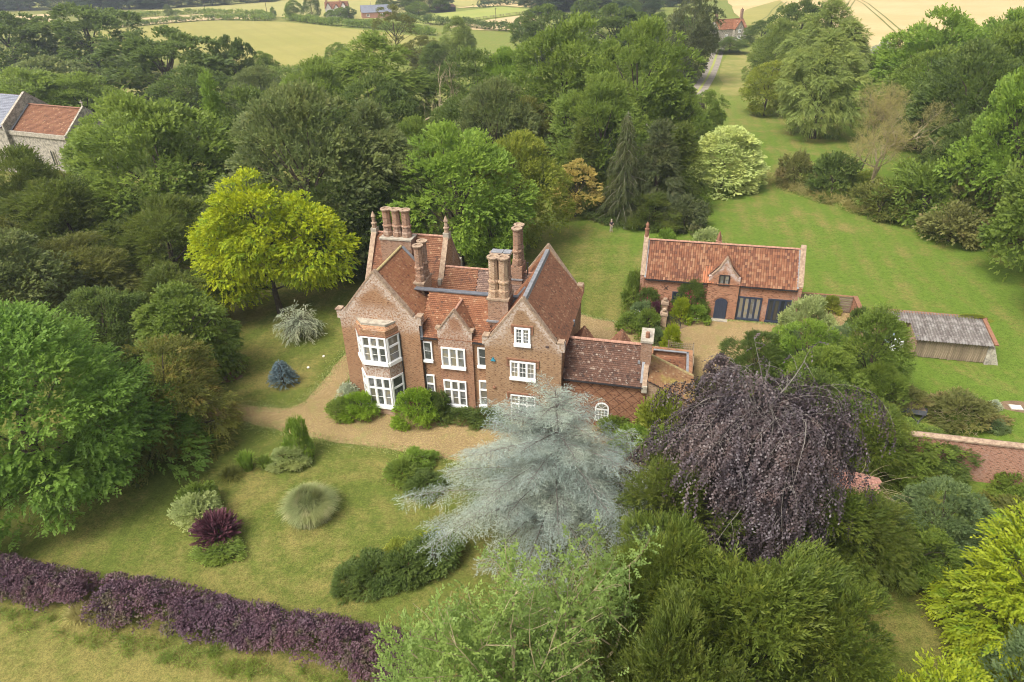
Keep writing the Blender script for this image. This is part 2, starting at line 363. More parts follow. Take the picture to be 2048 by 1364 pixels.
col = t.mix(t.math('MULTIPLY', t.step(t.noise(P, .6, 5, .7), .52, .66), .6), col, (.19,.18,.06))
M['gravel'] = t.done(t.pbsdf(col, .95, .1, t.bump(f, .6, .04)))
M['drive'] = m_field('farm_track_surface', (.27,.235,.185), (.20,.175,.14), .5)
M['earth'] = m_plain('bare_earth', (.20,.135,.08), (.12,.08,.05), 1.5, .95, .1, .5, 'World')
M['dry_patch'] = m_field('scorched_turf', (.33,.25,.065), (.19,.19,.045), .5)

# ---- foliage materials
def LM(k, d, l, **kw): M[k] = m_leaf('leaf_' + k, d, l, **kw)
LM('mid', (.060,.100,.014), (.22,.295,.052))
LM('dark', (.040,.070,.014), (.15,.205,.046))
LM('olive', (.050,.065,.013), (.19,.20,.045))
LM('grey', (.060,.088,.026), (.21,.255,.082), extra=((.20,.15,.06), .28))
LM('fresh', (.070,.13,.014), (.25,.36,.055))
LM('acacia', (.060,.13,.016), (.20,.32,.055))
LM('robinia', (.12,.20,.010), (.46,.50,.016), trans=.4, extra=((.13,.24,.02), .8))
LM('yellow', (.10,.16,.010), (.34,.39,.022), trans=.4, extra=((.14,.25,.02), .65))
LM('copper', (.07,.085,.014), (.22,.23,.045), extra=((.28,.15,.045), .45))
LM('willow', (.08,.12,.022), (.27,.33,.085))
LM('yew', (.040,.068,.010), (.165,.215,.034), extra=((.25,.25,.035), .35))
LM('yewdark', (.036,.060,.010), (.155,.195,.034), extra=((.15,.13,.03), .3))
LM('spruce', (.040,.058,.022), (.16,.185,.07), extra=((.17,.14,.07), .4))
LM('cedar', (.075,.105,.085), (.33,.39,.34), trans=.12, rough=.6)
LM('bluespruce', (.06,.10,.115), (.20,.28,.31), trans=.1)
LM('silver', (.20,.24,.15), (.50,.54,.38), trans=.15)
LM('willowpale', (.10,.14,.03), (.33,.39,.11))
LM('beech', (.030,.022,.025), (.118,.092,.100), spec=.35, rough=.42, trans=.12, extra=((.12,.07,.05), .35))
LM('hedge', (.036,.018,.026), (.145,.080,.108), spec=.3, rough=.5, trans=.15, extra=((.11,.12,.035), .5))
LM('cotinus', (.04,.015,.022), (.14,.050,.070), trans=.2)
LM('variegated', (.20,.27,.05), (.56,.62,.24), trans=.3)
LM('gold', (.20,.18,.03), (.56,.46,.15), extra=((.48,.33,.10), .5))
LM('lime', (.09,.13,.015), (.30,.34,.05), extra=((.45,.42,.08), .5))
LM('bluegreen', (.055,.09,.035), (.19,.26,.10))
LM('pale', (.13,.18,.05), (.43,.48,.20))
LM('twiggy', (.07,.12,.02), (.25,.35,.095))
LM('ball', (.08,.15,.012), (.27,.40,.04))
LM('pampas', (.07,.095,.03), (.25,.28,.11), trans=.1, extra=((.42,.36,.20), .4))
LM('bramble', (.07,.085,.02), (.25,.25,.08), extra=((.27,.18,.09), .5))
LM('straw', (.20,.18,.06), (.42,.38,.15))
LM('farwood', (.03,.055,.022), (.085,.125,.05))
def m_flower(name, c): return m_leaf('petal_' + name, tuple(x*.7 for x in c), c, trans=.2)
M['pink'] = m_flower('pink', (.55,.10,.16)); M['white_flower'] = m_flower('white', (.75,.75,.68)); M['yellow_flower'] = m_flower('yellow', (.62,.48,.02)); M['orange_flower'] = m_flower('orange', (.6,.16,.03))

# ---------------------------------------------------------------- ground sheets
def sheet(name, pts, z, mat, jit=0.15, step=1.0, seed=1, **kw):
    rng = np.random.default_rng(seed); out = []
    for (x0, y0), (x1, y1) in zip(pts, pts[1:] + pts[:1]):
        n = max(1, int(math.hypot(x1-x0, y1-y0)/step))
        for k in range(n):
            f = k/n; out.append((x0+(x1-x0)*f + rng.normal()*jit, y0+(y1-y0)*f + rng.normal()*jit, z))
    # smooth the corners a little
    for _ in range(2):
        a = np.array(out); a = .25*np.roll(a, 1, 0) + .5*a + .25*np.roll(a, -1, 0); out = [tuple(p) for p in a]
    me = bpy.data.meshes.new(name); me.from_pydata(out, [], [tuple(range(len(out)))]); me.update()
    if me.polygons[0].normal.z < 0: me.flip_normals()
    import bmesh
    bm = bmesh.new(); bm.from_mesh(me); bmesh.ops.triangulate(bm, faces=bm.faces[:]); bm.to_mesh(me); bm.free()
    kw.setdefault('kind', 'structure')
    return link(name, me, mat, None, **kw)

def ribbon(name, pts, w, z, mat, **kw):
    P = np.array(pts, float); T = np.gradient(P, axis=0); T = nrm(T); S = np.stack([T[:, 1], -T[:, 0]], 1)*w/2
    n = len(P); vs = [(*(P[i]-S[i]), z) for i in range(n)] + [(*(P[i]+S[i]), z) for i in range(n)]
    return MB().add(vs, [(i, i+n, i+n+1, i+1) for i in range(n-1)]).build(name, mat, None, kind='structure', **kw)

MB().add([(-4000,-300,0),(4000,-300,0),(4000,8000,0),(-4000,8000,0)], [(0,1,2,3)]).build('ground', M['grass'], None, kind='structure')

# fields, drives and paths
front_gravel=[(-15.1,58.9),(-16.0,57.8),(-16.8,55.2),(-17.5,51.8),(-18.4,48.9),(-19.5,48.0),(-22.0,48.5),(-24.3,48.9),(-27.3,48.7),(-29.8,47.5),(-29.2,46.1),(-25.5,46.3),(-23.5,46.7),(-21.6,45.8),(-17.4,44.2),(-13.9,43.2),(-10.6,42.5),(-7.8,41.8),(-5.0,40.9),(-1.5,39.8),(2.6,38.8),(6.3,38.7),(10.2,39.7),(10.5,43.4),(10.1,44.7),(-1.1,46.5),(-7.1,46.7),(-9.6,47.1),(-12.2,46.9),(-13.6,49.1),(-14.7,52.4)]
back_gravel=[(6.8,64.7),(9.3,63.1),(12.3,61.7),(14.1,60.5),(15.5,59.7),(16.8,61.0),(17.9,62.5),(20.2,62.4),(23.8,62.1),(27.6,61.0),(30.0,62.0),(31.9,64.2),(35.4,63.8),(36.6,61.7),(36.1,59.1),(34.3,55.7),(29.0,53.2),(25.2,54.3),(19.6,52.7),(16.9,51.2),(13.7,51.3),(12.9,56.6),(12.6,58.0),(8.7,57.7),(6.2,57.8)]
wheatA=[(-220.9,397.9),(-203.6,424.0),(-172.8,447.8),(-129.5,431.6),(-99.5,401.8),(-61.3,363.8),(-36.0,331.3),(-37.8,290.1),(-48.1,257.6),(-55.8,243.7),(-78.7,253.7),(-96.3,264.6),(-130.4,289.9),(-166.7,311.0)]
tanstrip=[(-240.4,434.8),(-231.7,478.6),(-202.5,501.7),(-162.4,480.1),(-139.2,453.3),(-174.1,451.4),(-205.1,427.3),(-223.9,403.6)]
lightfield=[(-265.2,543.2),(-216.9,588.9),(-184.6,625.1),(-170.0,703.1),(55.1,929.7),(64.2,697.4),(26.9,581.8),(-10.6,538.7),(-66.2,475.0),(-71.4,427.8),(-136.4,456.0),(-160.7,495.1),(-209.6,519.9)]
paddock=[(-63.4,432.3),(-34.4,470.7),(-3.4,508.0),(18.9,476.4),(14.9,450.7),(-29.4,397.7),(-41.6,386.8)]
tanfield=[(-33.5,382.5),(14.7,443.6),(16.9,393.0),(2.1,353.5),(-19.7,362.4)]
beige=[(-36.4,499.6),(19.3,584.2),(88.4,640.1),(67.2,535.7),(16.3,493.7),(-3.4,521.9)]
wheatR=[(206.1,731.6),(471.9,1052.3),(974.9,1265.0),(335.5,334.2),(212.7,287.3),(196.7,299.2),(143.5,266.4),(125.8,259.5),(140.1,330.2),(115.3,358.4),(126.5,412.5)]
wheatR2=[(113.1,358.9),(141.5,443.6),(188.5,518.5),(140.1,330.2)]
stubble=[(102.1,236.0),(133.6,246.6),(106.8,185.8),(86.2,177.7),(83.0,188.5)]
orchard=[(-79.7,234.3),(-56.1,262.5),(-41.9,204.6),(-57.1,197.1),(-69.8,202.3)]
leftstubble=[(-387.3,482.8),(-319.1,530.9),(-263.5,439.8),(-340.3,421.7)]
yellowpatch=[(-137.6,239.8),(-111.3,236.4),(-88.4,183.3),(-107.9,188.6)]
yellow2=[(-53.2,198.2),(-41.6,203.0),(-38.2,184.6),(-48.4,183.7)]
drive_hay=[(81.9,270.7),(85.0,254.0),(62.9,183.7),(54.5,181.2),(64.0,215.7)]
drive=[(90.9,304.4),(82.4,282.5),(74.5,258.2),(67.2,235.4),(59.2,211.7),(52.5,193.6),(46.2,178.8),(39.3,164.3),(30,150)]
sheet('gravel_drive', front_gravel, .010, M['gravel'], .13, .35, 1)
sheet('gravel_courtyard', back_gravel, .010, M['gravel'], .12, .35, 2)
sheet('wheat_field', wheatA, .10, M['wheat_green'], .8, 6, 3)
sheet('stubble_strip', tanstrip, .16, M['stubble'], .8, 6, 4)
sheet('barley_field', lightfield, .12, M['wheat_pale'], 1, 8, 5)
sheet('paddock', paddock, .20, M['paddock'], .6, 5, 6)
sheet('tan_field', tanfield, .14, M['stubble'], .6, 5, 7)
sheet('straw_field', beige, .24, M['wheat_gold'], 1, 8, 8)
sheet('golden_field', wheatR, .10, M['wheat_gold'], 1, 8, 9)
sheet('green_wheat_corner', wheatR2, .16, M['wheat_green'], .5, 6, 10)
sheet('mown_stubble', stubble, .06, M['stubble'], .5, 3, 11)
sheet('orchard_grass', orchard, .06, M['paddock'], .5, 3, 12)
sheet('far_left_stubble', leftstubble, .10, M['stubble'], .6, 6, 13)
sheet('straw_patch', yellowpatch, .06, M['hay'], .5, 3, 14)
sheet('straw_patch', yellow2, .06, M['hay'], .5, 3, 15)
sheet('hay_strip', drive_hay, .05, M['hay'], .6, 3, 16)
ribbon('farm_drive', drive, 4.2, .09, M['drive'])
ribbon('grass_verge', [(x*1.0, y) for x, y in drive], .7, .10, M['paddock'])
for off in (-1.6, 1.6):
    ribbon('tramline', [(116+off*.8, 262), (150+off, 330), (190+off, 420), (260+off, 560)], .8, .18, M['track'])
    ribbon('tramline', [(150+off, 268), (192+off, 380), (225+off, 470), (330+off, 800)], .8, .18, M['track'])
    ribbon('tramline', [(128+off, 372), (142+off, 400), (158+off, 440), (185+off, 500)], 1.0, .22, M['track'])
sheet('earth_bed', [(14.2,60.8),(16.2,62.4),(17.6,63.8),(20.5,64.9),(20.9,63.6),(19.2,62.2),(17.6,60.9),(15.4,58.8)], .014, M['earth'], .1, .4, 18)

# ---------------------------------------------------------------- vegetation builders
def tubes(segs, sides=5):
    """segs (n,8): p0, p1, r0, r1 -> vertices, 4-corner faces as separate quads"""
    S = np.asarray(segs, float); p0, p1, r0, r1 = S[:, :3], S[:, 3:6], S[:, 6:7], S[:, 7:8]
    d = nrm(p1-p0); up = np.where(np.abs(d[:, 2:3]) > .9, [[1., 0, 0]], [[0, 0, 1.]])
    a = nrm(np.cross(d, up)); b = np.cross(d, a); out = []
    for k in range(sides):
        t0, t1 = 2*math.pi*k/sides, 2*math.pi*(k+1)/sides
        e0 = a*math.cos(t0)+b*math.sin(t0); e1 = a*math.cos(t1)+b*math.sin(t1)
        out.append(np.stack([p0+e0*r0, p0+e1*r0, p1+e1*r1, p1+e0*r1], 1))
    return np.stack(out, 1).reshape(-1, 3)

def tube_mesh(name, segs, sides=5): return np_mesh(name, tubes(segs, sides), 4)

def leaf_mesh(name, C, D, N, L, W, tint):
    """folded pointed leaves: centre, long axis, normal"""
    D = nrm(D); N = nrm(N - D*np.sum(N*D, -1, keepdims=True)); S = np.cross(N, D)
    L = np.broadcast_to(np.asarray(L, float).reshape(-1, 1) if np.ndim(L) else np.full((1, 1), L), (len(C), 1))
    W = np.broadcast_to(np.asarray(W, float).reshape(-1, 1) if np.ndim(W) else np.full((1, 1), W), (len(C), 1))
    V = np.stack([C-D*L*.5, C+S*W*.5+D*L*.05, C+D*L*.5-N*L*.08, C-S*W*.5+D*L*.05], 1).reshape(-1, 3)
    return np_mesh(name, V, 4, {'tint': np.clip(tint, 0, 1)})

def rdir(rng, n): return nrm(rng.normal(size=(n, 3)))
PROF = {
 'round': lambda t: np.sqrt(np.clip(1-(2*t-1)**2, 0, 1)),
 'dome':  lambda t: np.sqrt(np.clip(1-t**2.2, 0, 1)),
 'egg':   lambda t: np.clip(np.sin(np.pi*np.clip(t, .02, 1)**.7), 0, 1)**.6,
 'cone':  lambda t: (1-t)**.85*.95+.05,
 'column':lambda t: np.clip(1-t**4, 0, 1)**.5*(.75+.25*np.sin(np.pi*t)),
 'spread':lambda t: np.clip(np.sin(np.pi*np.clip(t*.85+.12, 0, 1)), 0, 1)**.5,
}
def crown(seed, R, H, z0, prof='round', K=90, br=1.5, n=20000, L=.35, W=.2, spray=4, twig=.6, flat=.7, up=.5,
          droop=0.0, jit=.5, inner=.18, lump=.16, ang=.8, ex=1.0, topw=1.0):
    rng = np.random.default_rng(seed); f = PROF[prof]
    t = []
    while len(t) < K:
        c = rng.random(); 
        if rng.random() < f(np.array(c))*(.45+.55*topw*c+.2): t.append(c)
    t = np.array(t); th = rng.random(K)*2*np.pi; th[:] = (np.arange(K)*2.39996+rng.normal(size=K)*.5)
    k1, k2 = rng.random(2)*6.28
    lum = 1+lump*np.sin(3*th+k1+t*3)+lump*.6*np.sin(5*th+k2-t*5)
    rr = np.where(rng.random(K) < inner, rng.uniform(.15, .6, K), rng.uniform(.78, .98, K))
    rad = np.maximum(R*f(t)*lum*rr-br*.35, 0)
    B = np.stack([rad*np.cos(th)*ex, rad*np.sin(th)/ex, z0+t*(H-z0)-br*.3*flat*t], 1)
    bk = br*rng.uniform(.6, 1.3, K); bt = rng.random(K)
    m = n//spray; i = rng.choice(K, m, p=bk**2/np.sum(bk**2))
    d = rdir(rng, m); d[:, 2] = np.where(rng.random(m) < .8, np.abs(d[:, 2]), d[:, 2])
    out = B[i]-np.array([0, 0, z0+(H-z0)*.35]); out = nrm(out*np.array([1, 1, .6])); d = nrm(d+out*.55)
    P = B[i]+d*(bk[i]*rng.uniform(.72, 1.05, m))[:, None]*np.array([1, 1, flat])
    T = nrm(d*.6+out*.7+rdir(rng, m)*.5+np.array([0, 0, -droop]))
    N = nrm(d*.7+rdir(rng, m)*jit+np.array([0, 0, up])); S = nrm(np.cross(T, N))
    Cs, Ds, Ns, Ts = [], [], [], []
    tw = twig*rng.uniform(.6, 1.3, m)
    for s in range(spray):
        q = (s+.5)/spray; sg = 1 if s % 2 else -1
        D = nrm(T+S*sg*ang*(1-q*.6)+rdir(rng, m)*.25+np.array([0, 0, -droop*.5]))
        Cs.append(P+T*(tw*q)[:, None]+D*L*.4+np.array([0, 0, -1])*(droop*tw*q*q*.6)[:, None]); Ds.append(D); Ns.append(N+rdir(rng, m)*.35)
        Ts.append(.32*bt[i]+.34*rng.random(m)+.30*q)
    return np.concatenate(Cs), np.concatenate(Ds), np.concatenate(Ns), L*rng.uniform(.75, 1.3, m*spray), W*rng.uniform(.75, 1.25, m*spray), np.concatenate(Ts), B

def wood(seed, H, z0, B, r0=.35, nl=14, lean=(0, 0)):
    rng = np.random.default_rng(seed+99); segs = []
    top = np.array([lean[0], lean[1], z0+(H-z0)*.62]); n = 8; prev = np.array([0., 0, -.3]); pr = r0*1.35
    pts = [prev]
    for k in range(1, n+1):
        q = k/n; p = np.array([top[0]*q, top[1]*q, top[2]*q])+np.append(rng.normal(size=2)*.12*q, 0); r = r0*(1-.8*q)+.03
        segs.append([*prev, *p, pr, r]); prev, pr = p, r; pts.append(p)
    for j in rng.choice(len(B), min(nl, len(B)), replace=False):
        b = B[j]; k = int(np.clip((b[2]*.6)/top[2]*n, 2, n-1)); a = pts[k]; mid = (a+b)/2+np.array([0, 0, .35])+rng.normal(size=3)*.25
        segs.append([*a, *mid, r0*.36, r0*.22]); segs.append([*mid, *b, r0*.22, .03])
    return segs

def proto(name, seed, R, H, z0, r0=.35, nl=14, **kw):
    C, D, N, L, W, T, B = crown(seed, R, H, z0, **kw)
    return dict(crown=leaf_mesh(name+'_crown', C, D, N, L, W, T), trunk=tube_mesh(name+'_trunk', wood(seed, H, z0, B, r0, nl)), R=R, H=H)

def plant(pr, name, x, y, H, R, mat, label, cat='tree', group=None, rot=0.0, bark='bark', crown_name='crown', trunk_name='trunk'):
    o = thing(name, (x, y, 0), rot, label, cat, group)
    el = 1+.13*math.sin(x*1.7+y*2.3); o.scale = (R/pr['R']*el, R/pr['R']/el, H/pr['H'])
    for nm, me, m in ((trunk_name, pr['trunk'], M[bark]), (crown_name, pr['crown'], M[mat])):
        if me is None: continue
        c = link(nm, me, m, o); set_mat(c, m)
    return o

# curved boughs under gravity
def arc(p, d, length, n, g, rng, wob=.06):
    pts = [np.array(p, float)]; d = np.array(d, float); d /= np.linalg.norm(d); st = length/n
    for _ in range(n):
        d = d+np.array([0, 0, -g])+rng.normal(size=3)*wob; d /= np.linalg.norm(d); pts.append(pts[-1]+d*st)
    return np.array(pts)
def arc_segs(pts, r0, r1):
    n = len(pts)-1; r = np.linspace(r0, r1, n+1)
    return [[*pts[k], *pts[k+1], r[k], r[k+1]] for k in range(n)]
def along(pts, step, rng, t0=0.0):
    """anchors and directions along a polyline"""
    seg = np.diff(pts, axis=0); l = np.linalg.norm(seg, axis=1); cum = np.concatenate([[0], np.cumsum(l)])
    s = np.arange(cum[-1]*t0, cum[-1], step)+rng.random()*step*.5; s = s[s < cum[-1]]
    k = np.clip(np.searchsorted(cum, s)-1, 0, len(seg)-1); f = (s-cum[k])/l[k]
    return pts[k]+seg[k]*f[:, None], seg[k]/l[k][:, None], s/cum[-1]
def sprays(P, D, N, length, m, L, W, rng, ang=.9, droop=0.0, tint0=.3):
    """m leaves along each twig starting at P with direction D"""
    D = nrm(D); S = nrm(np.cross(D, N)); Cs, Ds, Ns, Ts = [], [], [], []; bt = rng.random(len(P))
    length = np.broadcast_to(length, (len(P),))
    for s in range(m):
        q = (s+.5)/m; sg = 1 if s % 2 else -1
        d = nrm(D+S*sg*ang+rdir(rng, len(P))*.3)
        Cs.append(P+D*(length*q)[:, None]+np.array([0, 0, -droop])*((length*q)**2)[:, None]+d*L*.35); Ds.append(d); Ns.append(N+rdir(rng, len(P))*.5)
        Ts.append(tint0*bt+.4*rng.random(len(P))+.3*q)
    n = len(P)*m
    return np.concatenate(Cs), np.concatenate(Ds), np.concatenate(Ns), L*rng.uniform(.7, 1.3, n), W*rng.uniform(.7, 1.3, n), np.concatenate(Ts)
def cat(parts): return [np.concatenate(a) for a in zip(*parts)]

def skeleton(seed, p, d, length, r, depth, n=3, spread=.75, up=.25, shrink=.68, kids=(2, 4), out=None, tips=None):
    rng = np.random.default_rng(seed); out = []; tips = []
    def grow(p, d, l, r, dep):
        pts = [p]
        for k in range(n):
            d2 = d+rng.normal(size=3)*.14+np.array([0, 0, up*.12]); d2 /= np.linalg.norm(d2); q = p+d2*l/n
            out.append([*p, *q, r*(1-.3*k/n), r*(1-.3*(k+1)/n)]); p, d = q, d2; pts.append(q)
        if dep == 0: tips.append((p, d)); return
        for j in range(rng.integers(kids[0], kids[1]+1)):
            base = pts[-1] if j == 0 else pts[rng.integers(1, len(pts))]
            nd = d+rng.normal(size=3)*spread+np.array([0, 0, up]); nd /= np.linalg.norm(nd)
            grow(base, nd, l*shrink*rng.uniform(.8, 1.15), r*.58, dep-1)
    grow(np.array(p, float), np.array(d, float), length, r, depth)
    return out, tips

def bush(seed, R, H, n=6000, L=.16, W=.09, prof='dome', K=26, br=None, **kw):
    kw.setdefault('spray', 4); kw.setdefault('twig', .35); kw.setdefault('inner', .1)
    C, D, N, L_, W_, T, B = crown(seed, R, H, .08*H, prof, K, br or R*.36, n, L, W, **kw)
    return leaf_mesh('bush_crown', C, D, N, L_, W_, T)
def shrub(name, x, y, me, mat, label, s=(1, 1, 1), rot=0.0, group=None, cat_='shrub', stem=True, flowers=None, z=0.0):
    """foliage over a few woody stems"""
    o = thing(name, (x, y, z), rot, label, cat_, group); o.scale = s
    c = link('foliage', me, M[mat], o); set_mat(c, M[mat])
    if stem: link('stem', STEM, M['bark'], o)
    if flowers:
        m, n, seed, R, H, sz = flowers; rng = np.random.default_rng(seed); d = rdir(rng, n); d[:, 2] = np.abs(d[:, 2])
        P = d*np.array([R, R, H])*rng.uniform(.9, 1.08, n)[:, None]; f = []
        P = np.repeat(P, 4, 0)+rng.normal(size=(n*4, 3))*sz*.4
        link('flowers', leaf_mesh('flowers', P, rdir(rng, n*4), rdir(rng, n*4)+np.array([0, 0, .6]), sz, sz*.9, rng.random(n*4)), M[m], o)
    return o
STEM = tube_mesh('stem', [[0,0,-.1, .02,0,.3, .05,.04], [.02,0,.3, .25,.1,.75, .035,.015], [.02,0,.3, -.25,.12,.7, .03,.012], [.02,0,.3, .02,-.25,.8, .03,.012], [0,0,.2, -.1,-.2,.6, .03,.01]])

def hedge(name, pts, w, h, n, L, W, mat, label, seed=1, cat_='hedge', group=None, flat=.55, lump=.25, rough=.5, dens=8, bs=.36):
    """clumpy strip of foliage along a line"""
    rng = np.random.default_rng(seed); P = np.array(pts, float); o = thing(name, (*P.mean(0), 0), 0, label, cat_, group); P = P-P.mean(0)
    seg = np.diff(P, axis=0); l = np.linalg.norm(seg, axis=1); cum = np.concatenate([[0], np.cumsum(l)]); tot = cum[-1]
    K = max(6, int(tot*dens/w*max(1, w*.5))); s = rng.random(K)*tot; k = np.clip(np.searchsorted(cum, s)-1, 0, len(seg)-1)
    base = P[k]+seg[k]*((s-cum[k])/l[k])[:, None]; nv = np.stack([-seg[k][:, 1], seg[k][:, 0]], 1)/l[k][:, None]
    a = rng.uniform(0, np.pi, K); lum = 1+lump*np.sin(s/w*1.1+1)*rng.uniform(.3, 1, K)
    B = np.concatenate([base+nv*(np.cos(a)*w*.36*lum)[:, None], (h*(.28+.5*np.sin(a))*lum)[:, None]], 1)
    bk = min(w, h)*bs*rng.uniform(.7, 1.25, K); bt = rng.random(K); m = n//3; i = rng.integers(0, K, m)
    d = rdir(rng, m); d[:, 2] = np.where(rng.random(m) < .78, np.abs(d[:, 2]), d[:, 2])
    C0 = B[i]+d*(bk[i]*rng.uniform(.75, 1.1, m))[:, None]*np.array([1, 1, flat+.3]); C0[:, 2] = np.maximum(C0[:, 2], .03)
    parts = sprays(C0, nrm(d+rdir(rng, m)*rough), nrm(d+np.array([0, 0, .5])), L*1.6, 3, L, W, rng)
    parts = list(parts); parts[5] = np.clip(parts[5]*.7+.3*np.tile(bt[i], 3), 0, 1); parts[0][:, 2] = np.maximum(parts[0][:, 2], .02)
    link('foliage', leaf_mesh('hedge_foliage', *parts), M[mat], o)
    sg = []
    for q in np.linspace(.03, .97, max(3, int(tot/(w*.9)))):
        j = min(int(np.searchsorted(cum, q*tot)-1), len(seg)-1); j = max(j, 0); p = P[j]+seg[j]*((q*tot-cum[j])/l[j])
        sg.append([p[0], p[1], -.05, p[0]+rng.normal()*.1, p[1]+rng.normal()*.1, h*.6, .05*h, .02*h])
    link('stem', tube_mesh('hedge_stem', sg), M['bark'], o)
    return o

# ---------------------------------------------------------------- building helpers
TH = R_(-13.77); HX, HY = -13.9, 48.85
def hw(u, v, z=0.0):      # house axes (u along the front, v back) to world
    return (HX+u*math.cos(TH)-v*math.sin(TH), HY+u*math.sin(TH)+v*math.cos(TH), z)

def tiles(name, poly, mat, parent, tw=.19, th=.165, lift=.045, thick=.03, seed=0, dens=1.0, patch=None):
    """overlapping tiles over a planar roof polygon; poly[0]->poly[1] is the eave"""
    P = [Vector(p) for p in poly]; e = (P[1]-P[0]).normalized(); nn = e.cross(P[2]-P[1]).normalized()
    if nn.z < 0: nn = -nn
    s = nn.cross(e).normalized()
    if s.z < 0: s = -s
    q = np.array([((p-P[0]).dot(e), (p-P[0]).dot(s)) for p in P])
    x0, y0 = q.min(0); x1, y1 = q.max(0); rng = np.random.default_rng(seed)
    ny = int((y1-y0)/th)+1; nx = int((x1-x0)/tw)+2; ii, jj = np.meshgrid(np.arange(nx), np.arange(ny)); ii, jj = ii.ravel(), jj.ravel()
    cx = x0+(ii-.5*(jj % 2)+.5)*tw; cy = y0+(jj+.5)*th
    ins = np.zeros(len(cx), bool); k = len(q)
    for a in range(k):
        xa, ya = q[a]; xb, yb = q[(a+1) % k]
        c = ((ya > cy) != (yb > cy)) & (cx < (xb-xa)*(cy-ya)/((yb-ya) if abs(yb-ya) > 1e-9 else 1e-9)+xa); ins ^= c
    cx, cy, jj = cx[ins], cy[ins], jj[ins]; n = len(cx); w = tw*.47
    tilt = rng.normal(size=n)*.004; a = cy-th*.5; b = cy+th*.62; l0 = lift+thick+tilt; l1 = lift*.35+tilt*0+.004
    E_, S_, N_, O_ = (np.array(v) for v in (e, s, nn, P[0]))
    def pt(x, y, z): return O_+x[:, None]*E_+y[:, None]*S_+z[:, None]*N_
    z0 = np.zeros(n)+.0
    top = np.stack([pt(cx-w, a, l0), pt(cx+w, a, l0), pt(cx+w, b, np.full(n, l1)), pt(cx-w, b, np.full(n, l1))], 1)
    frt = np.stack([pt(cx-w, a, z0), pt(cx+w, a, z0), pt(cx+w, a, l0), pt(cx-w, a, l0)], 1)
    V = np.stack([top, frt], 1).reshape(-1, 3); rs = np.where(rng.random(n) < .14, rng.random(n), rng.normal(size=n)*.11+.42)+.16*rng.random(ny+1)[jj]
    o = link('tiles', np_mesh('tiles', V, 4, {'tint': np.repeat(np.clip(rs, 0, 1), 2)}), mat, parent, kind='stuff'); return o

def pantiles(name, poly, mat, parent, tw=.235, th=.32, seed=0):
    """S-shaped pantiles in columns, poly as for tiles()"""
    P = [Vector(p) for p in poly]; e = (P[1]-P[0]).normalized(); nn = e.cross(P[2]-P[1]).normalized()
    if nn.z < 0: nn = -nn
    s = nn.cross(e).normalized(); s = -s if s.z < 0 else s
    q = np.array([((p-P[0]).dot(e), (p-P[0]).dot(s)) for p in P]); x0, y0 = q.min(0); x1, y1 = q.max(0)
    rng = np.random.default_rng(seed); nx = int((x1-x0)/tw); ny = int((y1-y0)/th); ii, jj = np.meshgrid(np.arange(nx), np.arange(ny)); ii, jj = ii.ravel(), jj.ravel()
    cx = x0+ii*tw; cy = y0+jj*th; mx, my = cx+tw/2, cy+th/2; ins = np.zeros(len(cx), bool); k = len(q)
    for a in range(k):
        xa, ya = q[a]; xb, yb = q[(a+1) % k]
        ins ^= ((ya > my) != (yb > my)) & (mx < (xb-xa)*(my-ya)/((yb-ya) if abs(yb-ya) > 1e-9 else 1e-9)+xa)
    cx, cy = cx[ins], cy[ins]; n = len(cx); E_, S_, N_, O_ = (np.array(v) for v in (e, s, nn, P[0]))
    prof = [(0, .015), (.22, .0), (.45, .015), (.68, .07), (.86, .065), (1.03, .02)]; quads = []
    jt = rng.normal(size=n)*.006
    def pt(x, y, z): return O_+x[:, None]*E_+y[:, None]*S_+z[:, None]*N_
    for (a, za), (b, zb) in zip(prof, prof[1:]):
        quads.append(np.stack([pt(cx+a*tw, cy, za+.035+jt), pt(cx+b*tw, cy, zb+.035+jt), pt(cx+b*tw, cy+th*1.05, zb+jt*0+.003), pt(cx+a*tw, cy+th*1.05, za+jt*0+.003)], 1))
    V = np.stack(quads, 1).reshape(-1, 3); rs = rng.random(n)
    return link('tiles', np_mesh('pantiles', V, 4, {'tint': np.repeat(rs, 5)}), mat, parent, kind='stuff')

def slab(poly, thick=.10):
    """roof board under the tiles"""
    P = [Vector(p) for p in poly]; nn = (P[1]-P[0]).cross(P[2]-P[1]).normalized(); nn = -nn if nn.z < 0 else nn; n = len(P)
    vs = [p for p in P]+[p-nn*thick for p in P]
    f = [tuple(range(n)), tuple(range(2*n-1, n-1, -1))]+[(i, i+n, (i+1) % n+n, (i+1) % n) for i in range(n)]
    return MB().add(vs, f)

def roof(parent, poly, mat, seed=0, pan=False, **kw):
    o = slab(poly).build('roof_slope', M['tile_grey'], parent)
    (pantiles if pan else tiles)('tiles', poly, mat, o, seed=seed, **kw)
    return o

RIDGE = {}
def ridge_tiles(parent, p, q, mat, seg=.45, r=.13, along_roof=None):
    """half-round ridge tiles, one by one"""
    p, q = Vector(p), Vector(q); d = q-p; n = max(1, int(d.length/seg)); st = d.length/n; key = (round(st, 3), r, mat)
    if key not in RIDGE:
        mb = MB(); k = 6; vs = []
        for x, rr in ((-.49, r), (.49, r*.93)):
            for j in range(k+1):
                a = math.pi*j/k; vs.append((x*st, rr*math.cos(a)*1.05, rr*math.sin(a)*.8-.03))
        fs = [(j, j+1, j+k+2, j+k+1) for j in range(k)]+[tuple(range(k, -1, -1)), tuple(range(k+1, 2*k+2))]
        mb.add(vs, fs); me = mb.mesh('ridge_tile'); me.materials.append(M[mat]); RIDGE[key] = me
    rot = d.to_track_quat('X', 'Z').to_euler()
    for i in range(n):
        o = bpy.data.objects.new('ridge_tile', RIDGE[key]); COL.objects.link(o); o.parent = parent
        o.location = p+d*((i+.5)/n); o.rotation_euler = rot

